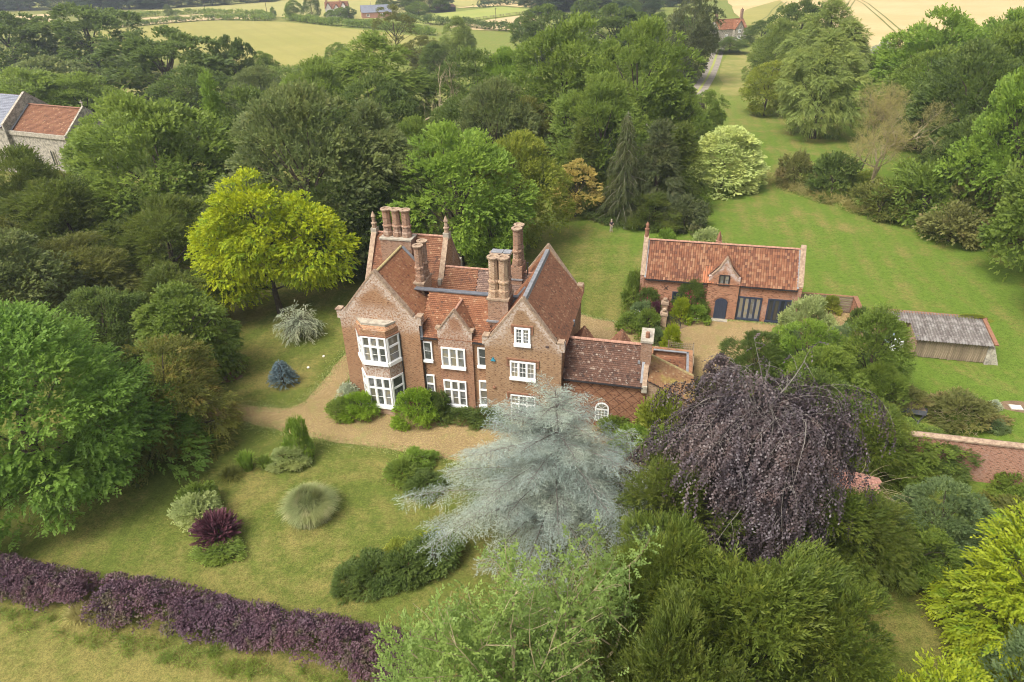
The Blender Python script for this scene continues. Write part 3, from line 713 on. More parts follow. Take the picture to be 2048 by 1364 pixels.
def rake(parent, p, q, w=.5, h=.14, mat='coping'):
    return MB().beam(p, q, w, h).build('coping', M[mat], parent)

PANE = {}
def window(parent, o, ax, w, z0, z1, cols=1, rows=(1.0,), bars=(1, 1), fr=.09, mul=.11, depth=.16, mat='white', glass='glass', sill=.12, name='window', arch=False, bar_w=.028):
    """o = lower left corner (x,y) on the wall, ax = unit direction along it, outward normal to its right (-y side)"""
    ax = Vector((ax[0], ax[1], 0)).normalized(); nv = Vector((ax.y, -ax.x, 0)); O = Vector((o[0], o[1], 0)); h = z1-z0
    mb = MB()
    def bx(a0, a1, b0, b1, c0, c1, m=mb):    # along, out, up
        vs = []
        for c in (c0, c1):
            for a, b in ((a0, b0), (a1, b0), (a1, b1), (a0, b1)): p = O+ax*a+nv*b; vs.append((p.x, p.y, z0+c))
        m.add(vs, [(0,1,2,3),(7,6,5,4),(0,4,5,1),(1,5,6,2),(2,6,7,3),(3,7,4,0)])
    bx(0, fr, -.05, depth*.75, 0, h); bx(w-fr, w, -.05, depth*.75, 0, h)
    bx(fr, w-fr, -.05, depth*.74, h-fr, h); bx(-.04, w+.04, -.05, depth*1.25, -sill*.2, fr*.9+sill)
    zb = fr*.9+sill; cw = (w-2*fr-mul*(cols-1))/cols; tot = sum(rows); hh = h-fr-zb; zs = []; z = zb
    for i, r in enumerate(rows):
        rh = (hh-mul*.8*(len(rows)-1))*r/tot; zs.append((z, z+rh)); z += rh
        if i < len(rows)-1: bx(fr, w-fr, -.04, depth*.7, z, z+mul*.8); z += mul*.8
    for c in range(1, cols):
        a = fr+c*cw+(c-1)*mul; bx(a, a+mul, -.045, depth*.72, zb, h-fr)
    win = mb.build(name, M[mat], parent)
    for c in range(cols):
        for ri, (za, zz) in enumerate(zs):
            a0 = fr+c*(cw+mul); nbx, nby = bars if not isinstance(bars, list) else bars[ri]
            lf = MB(); e = .045
            bx(a0+.0, a0+e, .0, depth*.45, za, zz, lf); bx(a0+cw-e, a0+cw, .0, depth*.45, za, zz, lf)
            bx(a0+e, a0+cw-e, .0, depth*.44, za, za+e, lf); bx(a0+e, a0+cw-e, .0, depth*.44, zz-e, zz, lf)
            pw = (cw-2*e)/nbx; ph = (zz-za-2*e)/nby
            for k in range(1, nbx): bx(a0+e+k*pw-bar_w/2, a0+e+k*pw+bar_w/2, .0, depth*.36, za+e, zz-e, lf)
            for k in range(1, nby): bx(a0+e, a0+cw-e, .0, depth*.35, za+e+k*ph-bar_w/2, za+e+k*ph+bar_w/2, lf)
            lf.build('casement', M[mat], win)
            g = MB(); bx(a0+.01, a0+cw-.01, -.02, depth*.22, za+.01, zz-.01, g); g.build('pane', M[glass], win)
    return win

def gable_wall(parent, u0, u1, v0, v1, zk, za, mat, z0=-.1, kn=.45, name='gable_wall'):
    uc = (u0+u1)/2
    poly = [(u0, z0), (u1, z0), (u1, zk), (u1-kn, zk), (uc, za), (u0+kn, zk), (u0, zk)]
    return MB().prism_y(poly, v0, v1).build(name, mat, parent)

def shaft(parent, x, y, z0, z1, r=.33, mat='brick_chimney', sides=8, name='flue'):
    h = z1-z0
    mb = MB().lathe(x, y, [(r*1.22, z0), (r*1.22, z0+h*.16), (r*1.05, z0+h*.20), (r*1.05, z0+h*.34), (r*1.25, z0+h*.37), (r*1.22, z0+h*.41), (r, z0+h*.44), (r*.98, z1-.28), (r*1.08, z1-.24), (r*1.12, z1-.12)], sides, math.pi/8)
    o = mb.build(name, M[mat], parent)
    MB().lathe(x, y, [(r*1.12, z1-.12), (r*1.32, z1-.10), (r*1.36, z1), (r*.75, z1+.01), (r*.7, z1-.06)], 12).build('chimney_cap', M['coping'], parent)
    return o

# ================================================================ the old rectory
house = thing('country_house', hw(0, 0), TH, 'large red brick gabled house with white mullioned windows and clustered octagonal chimneys', 'house')
# main walls
MB().box(.02, 6.73, .4, 5.9, -.1, 8.5).build('wall', M['brick'], house)
gable_wall(house, 0, 6.75, 0, .45, 9.0, 12.6, M['brick_left'])
MB().box(-.22, .35, -.02, .6, 8.3, 9.02).build('kneeler', M['brick_left'], house)
MB().box(6.40, 6.97, -.02, .6, 8.3, 9.02).build('kneeler', M['brick_left'], house)
MB().box(6.73, 12.12, .35, 9.6, -.1, 7.2).build('wall', M['brick'], house)
MB().box(12.12, 18.18, .4, 10.4, -.1, 7.5).build('wall', M['brick'], house)
gable_wall(house, 12.1, 18.2, 0, .45, 7.9, 11.4, M['brick_right'])
gable_wall(house, 12.1, 18.2, 10.3, 10.8, 7.9, 11.5, M['brick_rear'])
for u0, u1 in ((11.9, 12.5), (17.85, 18.42)):
    MB().box(u0, u1, -.02, .6, 7.2, 7.92).build('kneeler', M['brick_right'], house)
    MB().box(u0, u1, 10.2, 10.85, 7.2, 8.0).build('kneeler', M['brick_rear'], house)
# rakes
for a, b in (((.45, .22, 9.05), (3.375, .22, 12.68)), ((6.3, .22, 9.05), (3.375, .22, 12.68)),
             ((12.55, .22, 7.95), (15.15, .22, 11.48)), ((17.75, .22, 7.95), (15.15, .22, 11.48)),
             ((12.55, 10.55, 7.95), (15.15, 10.55, 11.6)), ((17.75, 10.55, 7.95), (15.15, 10.55, 11.6))):
    rake(house, a, b)
for u, v, z in ((-.05, .25, 9.06), (6.8, .25, 9.06), (12.2, .25, 7.96), (18.1, .25, 7.96), (12.2, 10.5, 8.03), (18.1, 10.5, 8.03)):
    MB().box(u-.26, u+.26, v-.32, v+.32, z-.03, z+.08).build('kneeler_stone', M['coping'], house)
# left block roof
roof(house, [(7.0, .46, 8.35), (7.0, 6.0, 8.35), (3.375, 6.0, 12.35), (3.375, .46, 12.35)], M['tile_moss'], 1)
roof(house, [(-.2, 6.0, 8.35), (-.2, .46, 8.35), (3.375, .46, 12.35), (3.375, 6.0, 12.35)], M['tile_red'], 2)
ridge_tiles(house, (3.375, .5, 12.42), (3.375, 6.0, 12.42), 'ridge_moss')
MB().prism_y([(.1, 8.0), (6.65, 8.0), (3.375, 12.3)], 5.85, 6.05).build('gable_wall', M['brick_rear'], house)
MB().beam((3.5, 5.95, 12.38), (5.0, 5.95, 10.7), .35, .06).build('flashing', M['lead_pale'], house)
# rear cross wing
MB().box(-.05, 6.6, 5.9, 11.3, -.1, 8.6).build('wall', M['brick_rear'], house)
for u0, u1, nm in ((-.25, .15, 'l'), (6.42, 6.82, 'r')):
    MB().prism_x([(5.7, -.1), (11.5, -.1), (11.5, 8.9), (11.2, 8.9), (8.55, 12.85), (5.9, 8.9), (5.7, 8.9)], u0, u1).build('gable_wall', M['brick_rear'], house)
    uc = (u0+u1)/2
    for vv in (5.75, 11.35): 
        rake(house, (uc, vv, 8.85), (uc, 8.55, 12.95), .46, .12)
    MB().lathe(uc, 8.5, [(.22, 12.6), (.22, 13.25), (.27, 13.28), (.27, 13.36), (.17, 13.4), (.15, 13.85), (.22, 13.9), (.2, 14.0), (.10, 14.2), (.03, 14.38)], 8).build('finial', M['coping'], house)
    MB().box(uc-.26, uc+.26, 8.2, 8.8, 12.35, 12.9).build('finial_base', M['stone'], house)
for v in (11.4,):
    MB().box(6.4, 6.84, v-.2, v+.25, 8.3, 9.3).build('kneeler', M['stone'], house)
roof(house, [(.15, 5.35, 8.3), (6.42, 5.35, 8.3), (6.42, 8.55, 12.45), (.15, 8.55, 12.45)], M['tile_red'], 3)
roof(house, [(6.42, 11.7, 8.4), (.15, 11.7, 8.4), (.15, 8.55, 12.45), (6.42, 8.55, 12.45)], M['tile_red'], 4)
ridge_tiles(house, (.15, 8.55, 12.52), (6.42, 8.55, 12.52), 'ridge')
# triple stack
st = MB().box(1.05, 3.85, 7.0, 8.3, 8.6, 12.45).build('chimney', M['brick_chimney'], house)
MB().box(.98, 3.92, 6.93, 8.37, 12.45, 12.58).build('chimney_ledge', M['stone'], house)
for i, u in enumerate((1.55, 2.42, 3.28)): shaft(st, u, 7.75, 12.58, 15.0, .36)
# middle range
roof(house, [(6.78, .12, 7.22), (12.3, .12, 7.22), (12.3, 3.0, 10.0), (6.78, 3.0, 10.0)], M['tile_orange'], 5)
roof(house, [(12.3, 5.0, 8.2), (6.2, 5.0, 8.2), (6.2, 3.0, 10.0), (12.3, 3.0, 10.0)], M['tile_orange'], 6)
MB().beam((5.2, 3.02, 10.06), (12.0, 3.02, 10.06), .5, .10).build('lead_ridge', M['lead'], house)
MB().beam((13.2, 3.02, 10.08), (14.2, 3.02, 10.08), .4, .10).build('lead_ridge', M['lead'], house)
roof(house, [(6.4, 5.0, 8.15), (9.9, 5.0, 8.15), (9.9, 7.0, 10.35), (6.4, 7.0, 10.35)], M['tile_red'], 7)
roof(house, [(9.9, 5.0, 8.15), (14.6, 5.0, 8.15), (14.6, 7.0, 10.35), (9.9, 7.0, 10.35)], M['tile_grey'], 8)
roof(house, [(14.6, 9.7, 7.6), (6.4, 9.7, 7.6), (6.4, 7.0, 10.35), (14.6, 7.0, 10.35)], M['tile_red'], 9)
ridge_tiles(house, (6.8, 7.0, 10.42), (14.6, 7.0, 10.42), 'ridge')
MB().box(6.45, 6.75, 5.8, 6.3, 8.6, 9.6).build('parapet_foot', M['stone'], house)
# right block roof
roof(house, [(18.4, .46, 7.35), (18.4, 10.3, 7.35), (15.15, 10.3, 11.15), (15.15, .46, 11.15)], M['tile_red'], 10)
roof(house, [(11.9, 10.3, 7.35), (11.9, .46, 7.35), (15.15, .46, 11.15), (15.15, 10.3, 11.15)], M['tile_orange'], 11)
MB().prism_y([(14.92, 10.98), (15.38, 10.98), (15.3, 11.28), (15.0, 11.28)], .46, 10.3).build('lead_ridge', M['lead_pale'], house)
MB().beam((13.6, 2.6, 9.5), (14.6, 3.8, 10.6), .3, .05).build('flashing', M['lead_pale'], house)
# pair of flues behind the left gable
st = MB().box(5.35, 6.15, 3.3, 5.2, 8.6, 10.3).build('chimney', M['brick_pale'], house)
MB().box(5.28, 6.22, 3.22, 5.28, 10.3, 10.45).build('chimney_ledge', M['coping'], house)
for v in (3.72, 4.75): shaft(st, 5.76, v, 10.4, 13.55, .34, 'brick_chimney')
# four clustered flues on the middle roof
st = MB().box(12.12, 13.75, 1.25, 3.05, 7.9, 10.55).build('chimney', M['brick_chimney'], house)
MB().box(12.05, 13.82, 1.18, 3.12, 10.5, 10.66).build('chimney_ledge', M['coping'], house)
MB().box(12.02, 13.85, 1.08, 1.3, 8.62, 8.75).build('flashing', M['lead_pale'], house)
for u in (12.55, 13.33):
    for v in (1.72, 2.58): shaft(st, u, v, 10.66, 13.95, .37, 'brick_pale' if v < 2 else 'brick_chimney')
MB().box(12.2, 13.1, 2.35, 3.05, 13.96, 14.02).build('cap_slab', M['lead_pale'], house)
MB().box(13.15, 13.75, 2.35, 3.05, 13.97, 14.03).build('cap_slab', M['lead_pale'], house)
# rear pair
st = MB().box(12.8, 13.75, 6.2, 7.8, 9.2, 11.2).build('chimney', M['brick_chimney'], house)
MB().box(12.74, 13.81, 6.12, 6.3, 10.0, 10.12).build('flashing', M['lead_pale'], house)
for v in (6.62, 7.45): shaft(st, 13.28, v, 11.2, 14.45, .34)
MB().lathe(14.1, 6.9, [(.06, 10.2), (.06, 11.3), (.09, 11.32), (.09, 11.36)], 8).build('vent_pipe', M['iron'], house)
# dormer gable and bay below it
MB().box(8.2, 11.05, .12, .5, -.1, 8.0).build('wall', M['brick_dormer'], house)
gable_wall(house, 8.2, 11.05, .10, .42, 8.2, 9.8, M['brick_dormer'], 6.3, .25)
rake(house, (8.4, .24, 8.22), (9.625, .24, 9.88), .42, .10); rake(house, (10.85, .24, 8.22), (9.625, .24, 9.88), .42, .10)
for u in (8.22, 11.03): MB().box(u-.17, u+.17, .06, .5, 8.1, 8.28).build('kneeler_stone', M['coping'], house)
roof(house, [(11.1, .42, 8.0), (11.1, 1.2, 8.0), (9.625, 2.6, 9.62), (9.625, .42, 9.62)], M['tile_orange'], 12)
roof(house, [(8.15, 1.2, 8.0), (8.15, .42, 8.0), (9.625, .42, 9.62), (9.625, 2.6, 9.62)], M['tile_orange'], 13)
ridge_tiles(house, (9.625, .45, 9.68), (9.625, 2.6, 9.68), 'ridge', .4, .1)
# eaves and gutters of the recessed walls
for u0, u1 in ((6.8, 8.15), (11.1, 12.1)):
    MB().box(u0, u1, .18, .36, 6.95, 7.15).build('eaves_course', M['brick'], house)
    MB().beam((u0, .06, 7.17), (u1, .06, 7.17), .12, .10).build('gutter', M['iron'], house)
# windows: recessed wall plane v=.35
X1 = (1, 0)
window(house, (6.80, .33), X1, .80, 4.85, 6.75, 1, (1.0,), (1, 2))
window(house, (11.40, .33), X1, .78, 4.85, 6.70, 1, (1.0,), (1, 2))
window(house, (6.78, .33), X1, .80, 1.1, 3.58, 1, (1.3, .75), [(1, 2), (1, 1)])
window(house, (11.40, .33), X1, .80, 1.0, 3.58, 1, (1.4, .75), [(1, 2), (1, 1)])
window(house, (8.43, .10), X1, 2.0, 4.6, 6.52, 3, (1.0,), (1, 2))
window(house, (8.43, .10), X1, 1.95, .85, 3.42, 3, (1.25, .7), [(1, 2), (1, 1)])
window(house, (14.52, 0), X1, 1.26, 7.42, 9.03, 2, (1.0,), (2, 4), fr=.13)
window(house, (14.12, 0), X1, 2.06, 4.3, 6.0, 3, (1.0,), (2, 3), fr=.11)
window(house, (14.12, 0), X1, 2.04, .5, 2.8, 3, (1.2, .75), [(2, 3), (2, 2)], fr=.07, mul=.09)
# label moulds over them
for u0, u1, z in ((14.28, 15.98, 9.12), (13.85, 16.45, 6.12), (13.85, 16.45, 2.92)):
    MB().box(u0, u1, -.1, .02, z, z+.10).box(u0, u0+.1, -.09, .02, z-.55, z).box(u1-.1, u1, -.09, .02, z-.55, z).box(u0, u0+.28, -.095, .02, z-.62, z-.54).box(u1-.28, u1, -.095, .02, z-.62, z-.54).build('label_mould', M['terracotta'], house)
MB().box(16.95, 17.2, -.05, .02, 7.5, 7.62).build('putlog_brick', M['tile_grey'], house)
MB().prism_y([(12.55, 5.82), (12.95, 5.82), (12.75, 6.16)], -.14, .0).build('alarm_box', m_plain('alarm_blue', (.04,.25,.35), None, 3, .5), house)
MB().lathe(0, 0, [(.13, 0), (.13, .1), (.05, .14)], 10).build('wall_lamp', M['terracotta'], house).matrix_local = Matrix.Translation((12.78, -.01, 3.28)) @ Matrix.Rotation(R_(90), 4, 'X')
# two storey canted bay
bay = [(1.35, .02), (2.2, -1.1), (4.3, -1.1), (4.9, .02)]
def bay_off(o): return [(1.35-o, .02), (2.2-o*.6, -1.1-o), (4.3+o*.6, -1.1-o), (4.9+o, .02)]
bay_o = MB().prism_z(bay_off(-.12), -.1, 8.0).build('bay', M['brick_dormer'], house)
MB().prism_z(bay_off(.06), -.1, .72).build('bay_plinth', M['brick_pale'], bay_o)
MB().prism_z(bay_off(.02), 3.72, 4.95).build('bay_apron', M['brick_dormer'], bay_o)
MB().prism_z(bay_off(.05), 7.62, 8.1).prism_z(bay_off(.05), 8.1, 8.35, [(1.5, .02), (2.3, -.8), (4.2, -.8), (4.75, .02)]).build('bay_parapet', M['brick_rear'], bay_o)
MB().prism_z([(1.42, .02), (2.2, -.8), (4.25, -.8), (4.8, .02)], 8.35, 8.52).build('bay_coping', M['stone'], bay_o)
MB().prism_z([(1.2, .02), (1.35, -.2), (2.05, -1.22), (4.4, -1.22), (5.0, -.2), (5.05, .02)], 7.55, 7.64).build('bay_string', M['terracotta'], bay_o)
def bayside(z0, z1, rows, bars):
    for (a, b), c in zip(zip(bay, bay[1:]), (1, 3, 1)):
        d = (b[0]-a[0], b[1]-a[1]); L_ = math.hypot(*d)
        window(house, a, d, L_, z0, z1, c, rows, bars, fr=.13, mul=.15, depth=.17, sill=.16)
bayside(.72, 3.72, (1.35, .75), [(1, 2), (1, 1)])
bayside(4.95, 7.55, (1.2, .7), [(1, 2), (1, 1)])
# rainwater pipes
for u, v, z in ((6.83, .22, 7.1), (5.05, -.08, 7.4)):
    MB().lathe(u, v, [(.05, .3), (.05, z)], 8).build('drainpipe', M['iron'], house)
MB().box(6.72, 6.98, .02, .3, 7.0, 7.3).prism_y([(6.72, 7.3), (6.98, 7.3), (6.95, 8.3), (6.8, 8.3)], .1, .3).build('rain_hopper', M['lead'], house)
MB().box(18.2, 18.5, 4.6, 4.9, 7.0, 7.5).build('rain_hopper', M['lead'], house)
for z in (3.4, 6.6): MB().box(-.12, .0, .6, .75, z, z+.12).build('wall_tie', M['iron'], house)
# side windows of the left wall and the rear
window(house, (0, 5.0), (0, -1), 1.2, 1.2, 3.2, 2, (1.0,), (1, 2)); window(house, (0, 5.0), (0, -1), 1.2, 5.0, 6.8, 2, (1.0,), (1, 2))
# single storey wing
MB().box(18.2, 24.62, .95, 5.0, -.1, 4.4).build('wall', M['brick_diaper'], house)
MB().prism_x([(.93, -.1), (5.0, -.1), (5.0, 4.4), (2.95, 6.85), (.93, 4.45)], 24.45, 24.75).build('gable_wall', M['brick_diaper'], house)
ext_roof = roof(house, [(18.2, .72, 4.35), (24.45, .72, 4.35), (24.45, 2.95, 6.85), (18.2, 2.95, 6.85)], M['tile_brown'], 14)
roof(house, [(24.45, 5.2, 4.35), (18.2, 5.2, 4.35), (18.2, 2.95, 6.85), (24.45, 2.95, 6.85)], M['tile_brown'], 15)
ridge_tiles(ext_roof, (18.3, 2.95, 6.93), (24.1, 2.95, 6.93), 'ridge', .47, .16)
MB().box(18.2, 24.6, .84, .95, 4.16, 4.3).build('eaves_course', M['brick_diaper'], house)
MB().beam((18.25, .66, 4.3), (24.5, .66, 4.3), .11, .1).build('gutter', M['iron'], house)
rake(house, (24.6, .78, 4.4), (24.6, 1.9, 5.75), .36, .16); rake(house, (24.6, 5.1, 4.45), (24.6, 3.6, 6.2), .36, .16)
MB().box(24.4, 24.82, .62, .98, 3.9, 4.5).build('kneeler', M['stone'], house)
MB().beam((24.36, .9, 4.62), (24.36, 2.0, 5.95), .22, .05).build('flashing', M['lead_pale'], house)
st = MB().box(24.05, 24.88, 1.95, 3.95, 4.5, 7.65).build('chimney', M['brick_chimney'], house)
MB().box(23.98, 24.95, 1.87, 4.03, 7.65, 7.83).build('chimney_cap', M['stone'], st)
MB().lathe(24.47, 2.5, [(.17, 7.83), (.15, 8.25), (.17, 8.27), (.11, 8.28)], 10).build('chimney_pot', M['terracotta'], st)
MB().box(23.9, 24.1, 1.82, 1.97, 5.75, 6.0).build('flashing', M['lead_pale'], house)
# arched window
aw = MB(); uc, ww = 21.43, .56
pts = [(uc-ww, .55), (uc+ww, .55), (uc+ww, 1.78)]+[(uc+ww*math.cos(a), 1.78+ww*1.05*math.sin(a)) for a in np.linspace(.15, math.pi-.15, 11)]+[(uc-ww, 1.78)]
aw.prism_y(pts, .86, .96); awo = aw.build('arched_window', M['white'], house)
inn = [(uc-ww*.8, .72), (uc+ww*.8, .72), (uc+ww*.8, 1.66), (uc-ww*.8, 1.66)]
MB().prism_y(inn, .84, .861).build('pane', M['glass'], awo)
MB().prism_y([(uc+ww*.8*math.cos(a), 1.82+ww*.78*math.sin(a)) for a in np.linspace(0, math.pi, 10)], .84, .861).build('pane', M['glass'], awo)
gb = MB()
for k in (-1, 0, 1): gb.box(uc+k*.225-.015, uc+k*.225+.015, .825, .845, .72, 1.66)
for k in range(1, 4): gb.box(uc-ww*.8, uc+ww*.8, .826, .845, .72+.235*k-.012, .72+.235*k+.012)
for a in (.8, 1.57, 2.34): gb.beam((uc, .835, 1.83), (uc+ww*.8*math.cos(a), .835, 1.82+ww*.78*math.sin(a)), .02, .02)
gb.build('glazing_bar', M['white'], awo)
MB().prism_y([(uc+(ww+.1)*math.cos(a), 1.8+(ww+.1)*math.sin(a)) for a in np.linspace(0, math.pi, 12)]+[(uc+(ww+.01)*math.cos(a), 1.8+(ww+.02)*math.sin(a)) for a in np.linspace(math.pi, 0, 12)], .90, .97).build('arch_ring', M['terracotta'], house)
# lean-to beyond it
MB().prism_y([(24.76, -.1), (28.2, -.1), (28.2, 3.35), (24.76, 4.85)], 1.0, 4.6).build('wall', M['brick_pale'], house)
roof(house, [(28.45, .85, 3.32), (28.45, 4.7, 3.32), (24.8, 4.7, 4.95), (24.8, .85, 4.95)], M['tile_yellow'], 16)
ridge_tiles(house, (24.9, 4.68, 5.0), (28.4, 4.68, 3.42), 'ridge_moss', .42, .15)
wl_ = MB().box(24.75, 28.3, 8.3, 8.6, -.1, 3.55).box(28.0, 28.3, 4.75, 8.3, -.1, 3.55).box(24.75, 25.0, 4.75, 8.3, -.1, 3.55).build('wall', M['brick'], house)
roof(house, [(25.0, 4.8, 2.9), (28.0, 4.8, 2.9), (26.6, 6.4, 3.75)], M['tile_orange'], 17)
roof(house, [(28.0, 4.8, 2.9), (28.0, 8.3, 2.9), (26.6, 6.4, 3.75)], M['tile_orange'], 18)
roof(house, [(28.0, 8.3, 2.9), (25.0, 8.3, 2.9), (26.6, 6.4, 3.75)], M['tile_orange'], 19)
roof(house, [(25.0, 8.3, 2.9), (25.0, 4.8, 2.9), (26.6, 6.4, 3.75)], M['tile_orange'], 20)
MB().beam((25.0, 8.22, 3.5), (28.0, 8.22, 3.5), .3, .06).beam((27.92, 4.9, 3.5), (27.92, 8.2, 3.5), .24, .06).build('lead_gutter', M['lead_pale'], house)
# two small gabled roofs behind the wing
for u in (19.0, 22.2):
    MB().prism_y([(u-.85, 0), (u+.85, 0), (u+.85, 4.4), (u, 5.45), (u-.85, 4.4)], 5.0, 7.3).build('wall', M['brick'], house)
    roof(house, [(u+1.0, 4.9, 4.3), (u+1.0, 7.4, 4.3), (u, 7.4, 5.6), (u, 4.9, 5.6)], M['tile_red'], 21)
    roof(house, [(u-1.0, 7.4, 4.3), (u-1.0, 4.9, 4.3), (u, 4.9, 5.6), (u, 7.4, 5.6)], M['tile_red'], 22)

def rebase(root, u, v):
    for ch in root.children: ch.location = Vector(ch.location)+Vector((-u, -v, 0))
def hthing(name, u, v, label, cat, group=None): return thing(name, hw(u, v), TH, label, cat, group)

# ================================================================ barn
barn = hthing('converted_barn', 30.85, 22.1, 'long low brick barn with orange pantile roof, arched blue door and glazed screens', 'barn')
MB().box(23.2, 38.5, 22.1, 27.1, -.1, 3.85).build('wall', M['brick_barn'], barn)
for u0, u1 in ((22.88, 23.3), (38.42, 38.84)):
    MB().prism_x([(22.0, -.1), (27.2, -.1), (27.2, 4.1), (26.9, 4.2), (24.6, 7.55), (22.3, 4.2), (22.0, 4.1)], u0, u1).build('gable_wall', M['brick_barn'], barn)
    uc = (u0+u1)/2
    rake(barn, (uc, 22.05, 4.2), (uc, 24.6, 7.68), .5, .12, 'coping'); rake(barn, (uc, 27.15, 4.2), (uc, 24.6, 7.68), .42, .12, 'coping')
MB().lathe(23.09, 24.6, [(.22, 7.5), (.2, 8.3), (.26, 8.33), (.26, 8.42), (.16, 8.46), (.14, 8.75), (.22, 8.8), (.15, 8.95), (.03, 9.15)], 8).build('finial', M['terracotta'], barn)
MB().lathe(30.6, 27.0, [(.3, 6.6), (.2, 7.2), (.05, 7.7)], 4).build('finial', M['terracotta'], barn)
MB().box(30.3, 30.9, 26.7, 27.2, 3.8, 6.7).build('rear_gable_top', M['brick_barn'], barn)
roof(barn, [(23.3, 21.85, 3.93), (38.42, 21.85, 3.93), (38.42, 24.6, 7.18), (23.3, 24.6, 7.18)], M['pantile'], 31, pan=True)
roof(barn, [(38.42, 27.35, 3.93), (23.3, 27.35, 3.93), (23.3, 24.6, 7.18), (38.42, 24.6, 7.18)], M['pantile'], 32, pan=True)
patch = slab([(29.1, 21.86, 4.0), (29.75, 21.86, 4.0), (30.4, 23.0, 5.36), (29.35, 23.0, 5.36)], .02).build('roof_patch', M['pantile_new'], barn)
pantiles('tiles', [(29.1, 21.84, 3.99), (30.3, 21.84, 3.99), (30.3, 22.85, 5.18), (29.1, 22.85, 5.18)], M['pantile_new'], patch, seed=7)
ridge_tiles(barn, (23.35, 24.6, 7.27), (38.4, 24.6, 7.27), 'ridge', .45, .15)
for u in (23.36, 38.36): MB().beam((u, 21.9, 4.06), (u, 24.55, 7.22), .2, .06).build('flashing', M['lead_pale'], barn)
for i in range(58):
    u = 23.4+i*.26
    if 29.5 < u < 33.0: continue
    if i == 0: DEN = MB().box(-.055, .055, -.12, 0, 0, .13).mesh('dentil'); DEN.materials.append(M['brick_barn'])
    o = bpy.data.objects.new('dentil', DEN); COL.objects.link(o); o.parent = barn; o.location = (u, 22.1, 3.62)
MB().beam((23.4, 21.8, 3.86), (29.6, 21.8, 3.86), .1, .09).build('gutter', M['iron'], barn); MB().beam((32.95, 21.8, 3.86), (38.4, 21.8, 3.86), .1, .09).build('gutter', M['iron'], barn)
MB().prism_y([(29.75, -.1), (32.85, -.1), (32.85, 4.78), (32.5, 4.85), (32.0, 5.45), (31.6, 6.25), (31.3, 6.78), (31.0, 6.25), (30.55, 5.45), (30.1, 4.85), (29.75, 4.78)], 21.9, 22.2).build('porch_gable', M['brick_porch'], barn)
for a, b in (((30.0, 22.05, 4.86), (30.62, 22.05, 5.6)), ((30.62, 22.05, 5.6), (31.3, 22.05, 6.9)), ((32.6, 22.05, 4.86), (31.98, 22.05, 5.6)), ((31.98, 22.05, 5.6), (31.3, 22.05, 6.9))): rake(barn, a, b, .42, .1)
roof(barn, [(32.95, 22.2, 4.6), (32.95, 22.5, 4.6), (31.3, 24.15, 6.62), (31.3, 22.2, 6.62)], M['pantile'], 33)
roof(barn, [(29.65, 22.5, 4.6), (29.65, 22.2, 4.6), (31.3, 22.2, 6.62), (31.3, 24.15, 6.62)], M['pantile'], 34)
window(barn, (30.74, 21.9), X1, 1.06, 3.85, 5.0, 2, (1.0,), (1, 2), mat='iron', glass='glass', fr=.07, mul=.07, depth=.1, sill=.04)
window(barn, (26.3, 22.1), X1, 1.05, 1.55, 2.62, 2, (1.0,), (1, 3), mat='navy', glass='glass_dark', fr=.07, mul=.07, depth=.1, sill=.04)
window(barn, (32.92, 22.1), X1, 2.36, .05, 2.7, 4, (1.0,), (1, 1), mat='navy', glass='glass', fr=.14, mul=.12, depth=.12, sill=.05, name='glazed_screen')
window(barn, (35.85, 22.1), X1, 2.36, .05, 2.7, 4, (1.0,), (1, 1), mat='navy', glass='glass_dark', fr=.14, mul=.12, depth=.12, sill=.05, name='glazed_screen')
arc_ = [(31.31+.62*math.cos(a), 1.95+.42*math.sin(a)) for a in np.linspace(0, math.pi, 12)]
door = MB().prism_y([(30.69, .05), (31.93, .05)]+arc_, 21.84, 21.92).build('door', M['navy'], barn)
for k in range(6): MB().box(30.73+k*.195, 30.91+k*.195, 21.80, 21.84, .08, 2.05+.22*math.sin(math.pi*(k+.5)/6)).build('door_board', M['navy'], door)
MB().box(31.78, 31.84, 21.77, 21.8, 1.0, 1.1).build('handle', M['iron'], door)
MB().prism_y([(31.31+.82*math.cos(a), 1.97+.60*math.sin(a)) for a in np.linspace(0, math.pi, 14)]+[(31.31+.63*math.cos(a), 1.97+.43*math.sin(a)) for a in np.linspace(math.pi, 0, 14)], 21.87, 21.91).build('arch_ring', M['terracotta'], barn)
MB().beam((25.38, 22.06, 2.76), (25.82, 22.06, 3.2), .05, .05, (0, 1, 0)).beam((25.82, 22.055, 2.76), (25.38, 22.055, 3.2), .05, .05, (0, 1, 0)).build('tie_plate', M['iron'], barn)
MB().lathe(32.9, 21.95, [(.05, .1), (.05, 3.8)], 8).build('drainpipe', M['iron'], barn)
MB().box(30.5, 32.1, 21.2, 21.85, -.02, .07).build('doorstep', M['stone'], barn)
rebase(barn, 30.85, 22.1)

# slatted fence and brick end wall east of the barn
f = hthing('slatted_fence', 41.8, 25.8, 'weathered horizontal slat fence under a clay coping, right of the barn', 'fence')
for i in range(9):
    z = .08+i*.2; MB().box(38.85, 44.7, 25.76, 25.8, z, z+.15).build('slat', M['slat'], f)
for u in (38.9, 40.8, 42.7, 44.6): MB().box(u-.05, u+.05, 25.8, 25.9, 0, 1.9).build('post', M['slat'], f)
ridge_tiles(f, (38.85, 25.85, 1.93), (44.75, 25.85, 1.93), 'terracotta', .45, .12)
rebase(f, 41.8, 25.8)
w = hthing('brick_end_wall', 45, 25, 'short brick wall end turning forward from the slatted fence', 'wall')
MB().box(44.75, 45.1, 23.2, 26.0, -.1, 1.85).build('wall', M['brick_barn'], w); MB().box(44.7, 45.15, 23.15, 26.05, 1.85, 1.95).build('coping', M['terracotta'], w)
rebase(w, 45, 25)

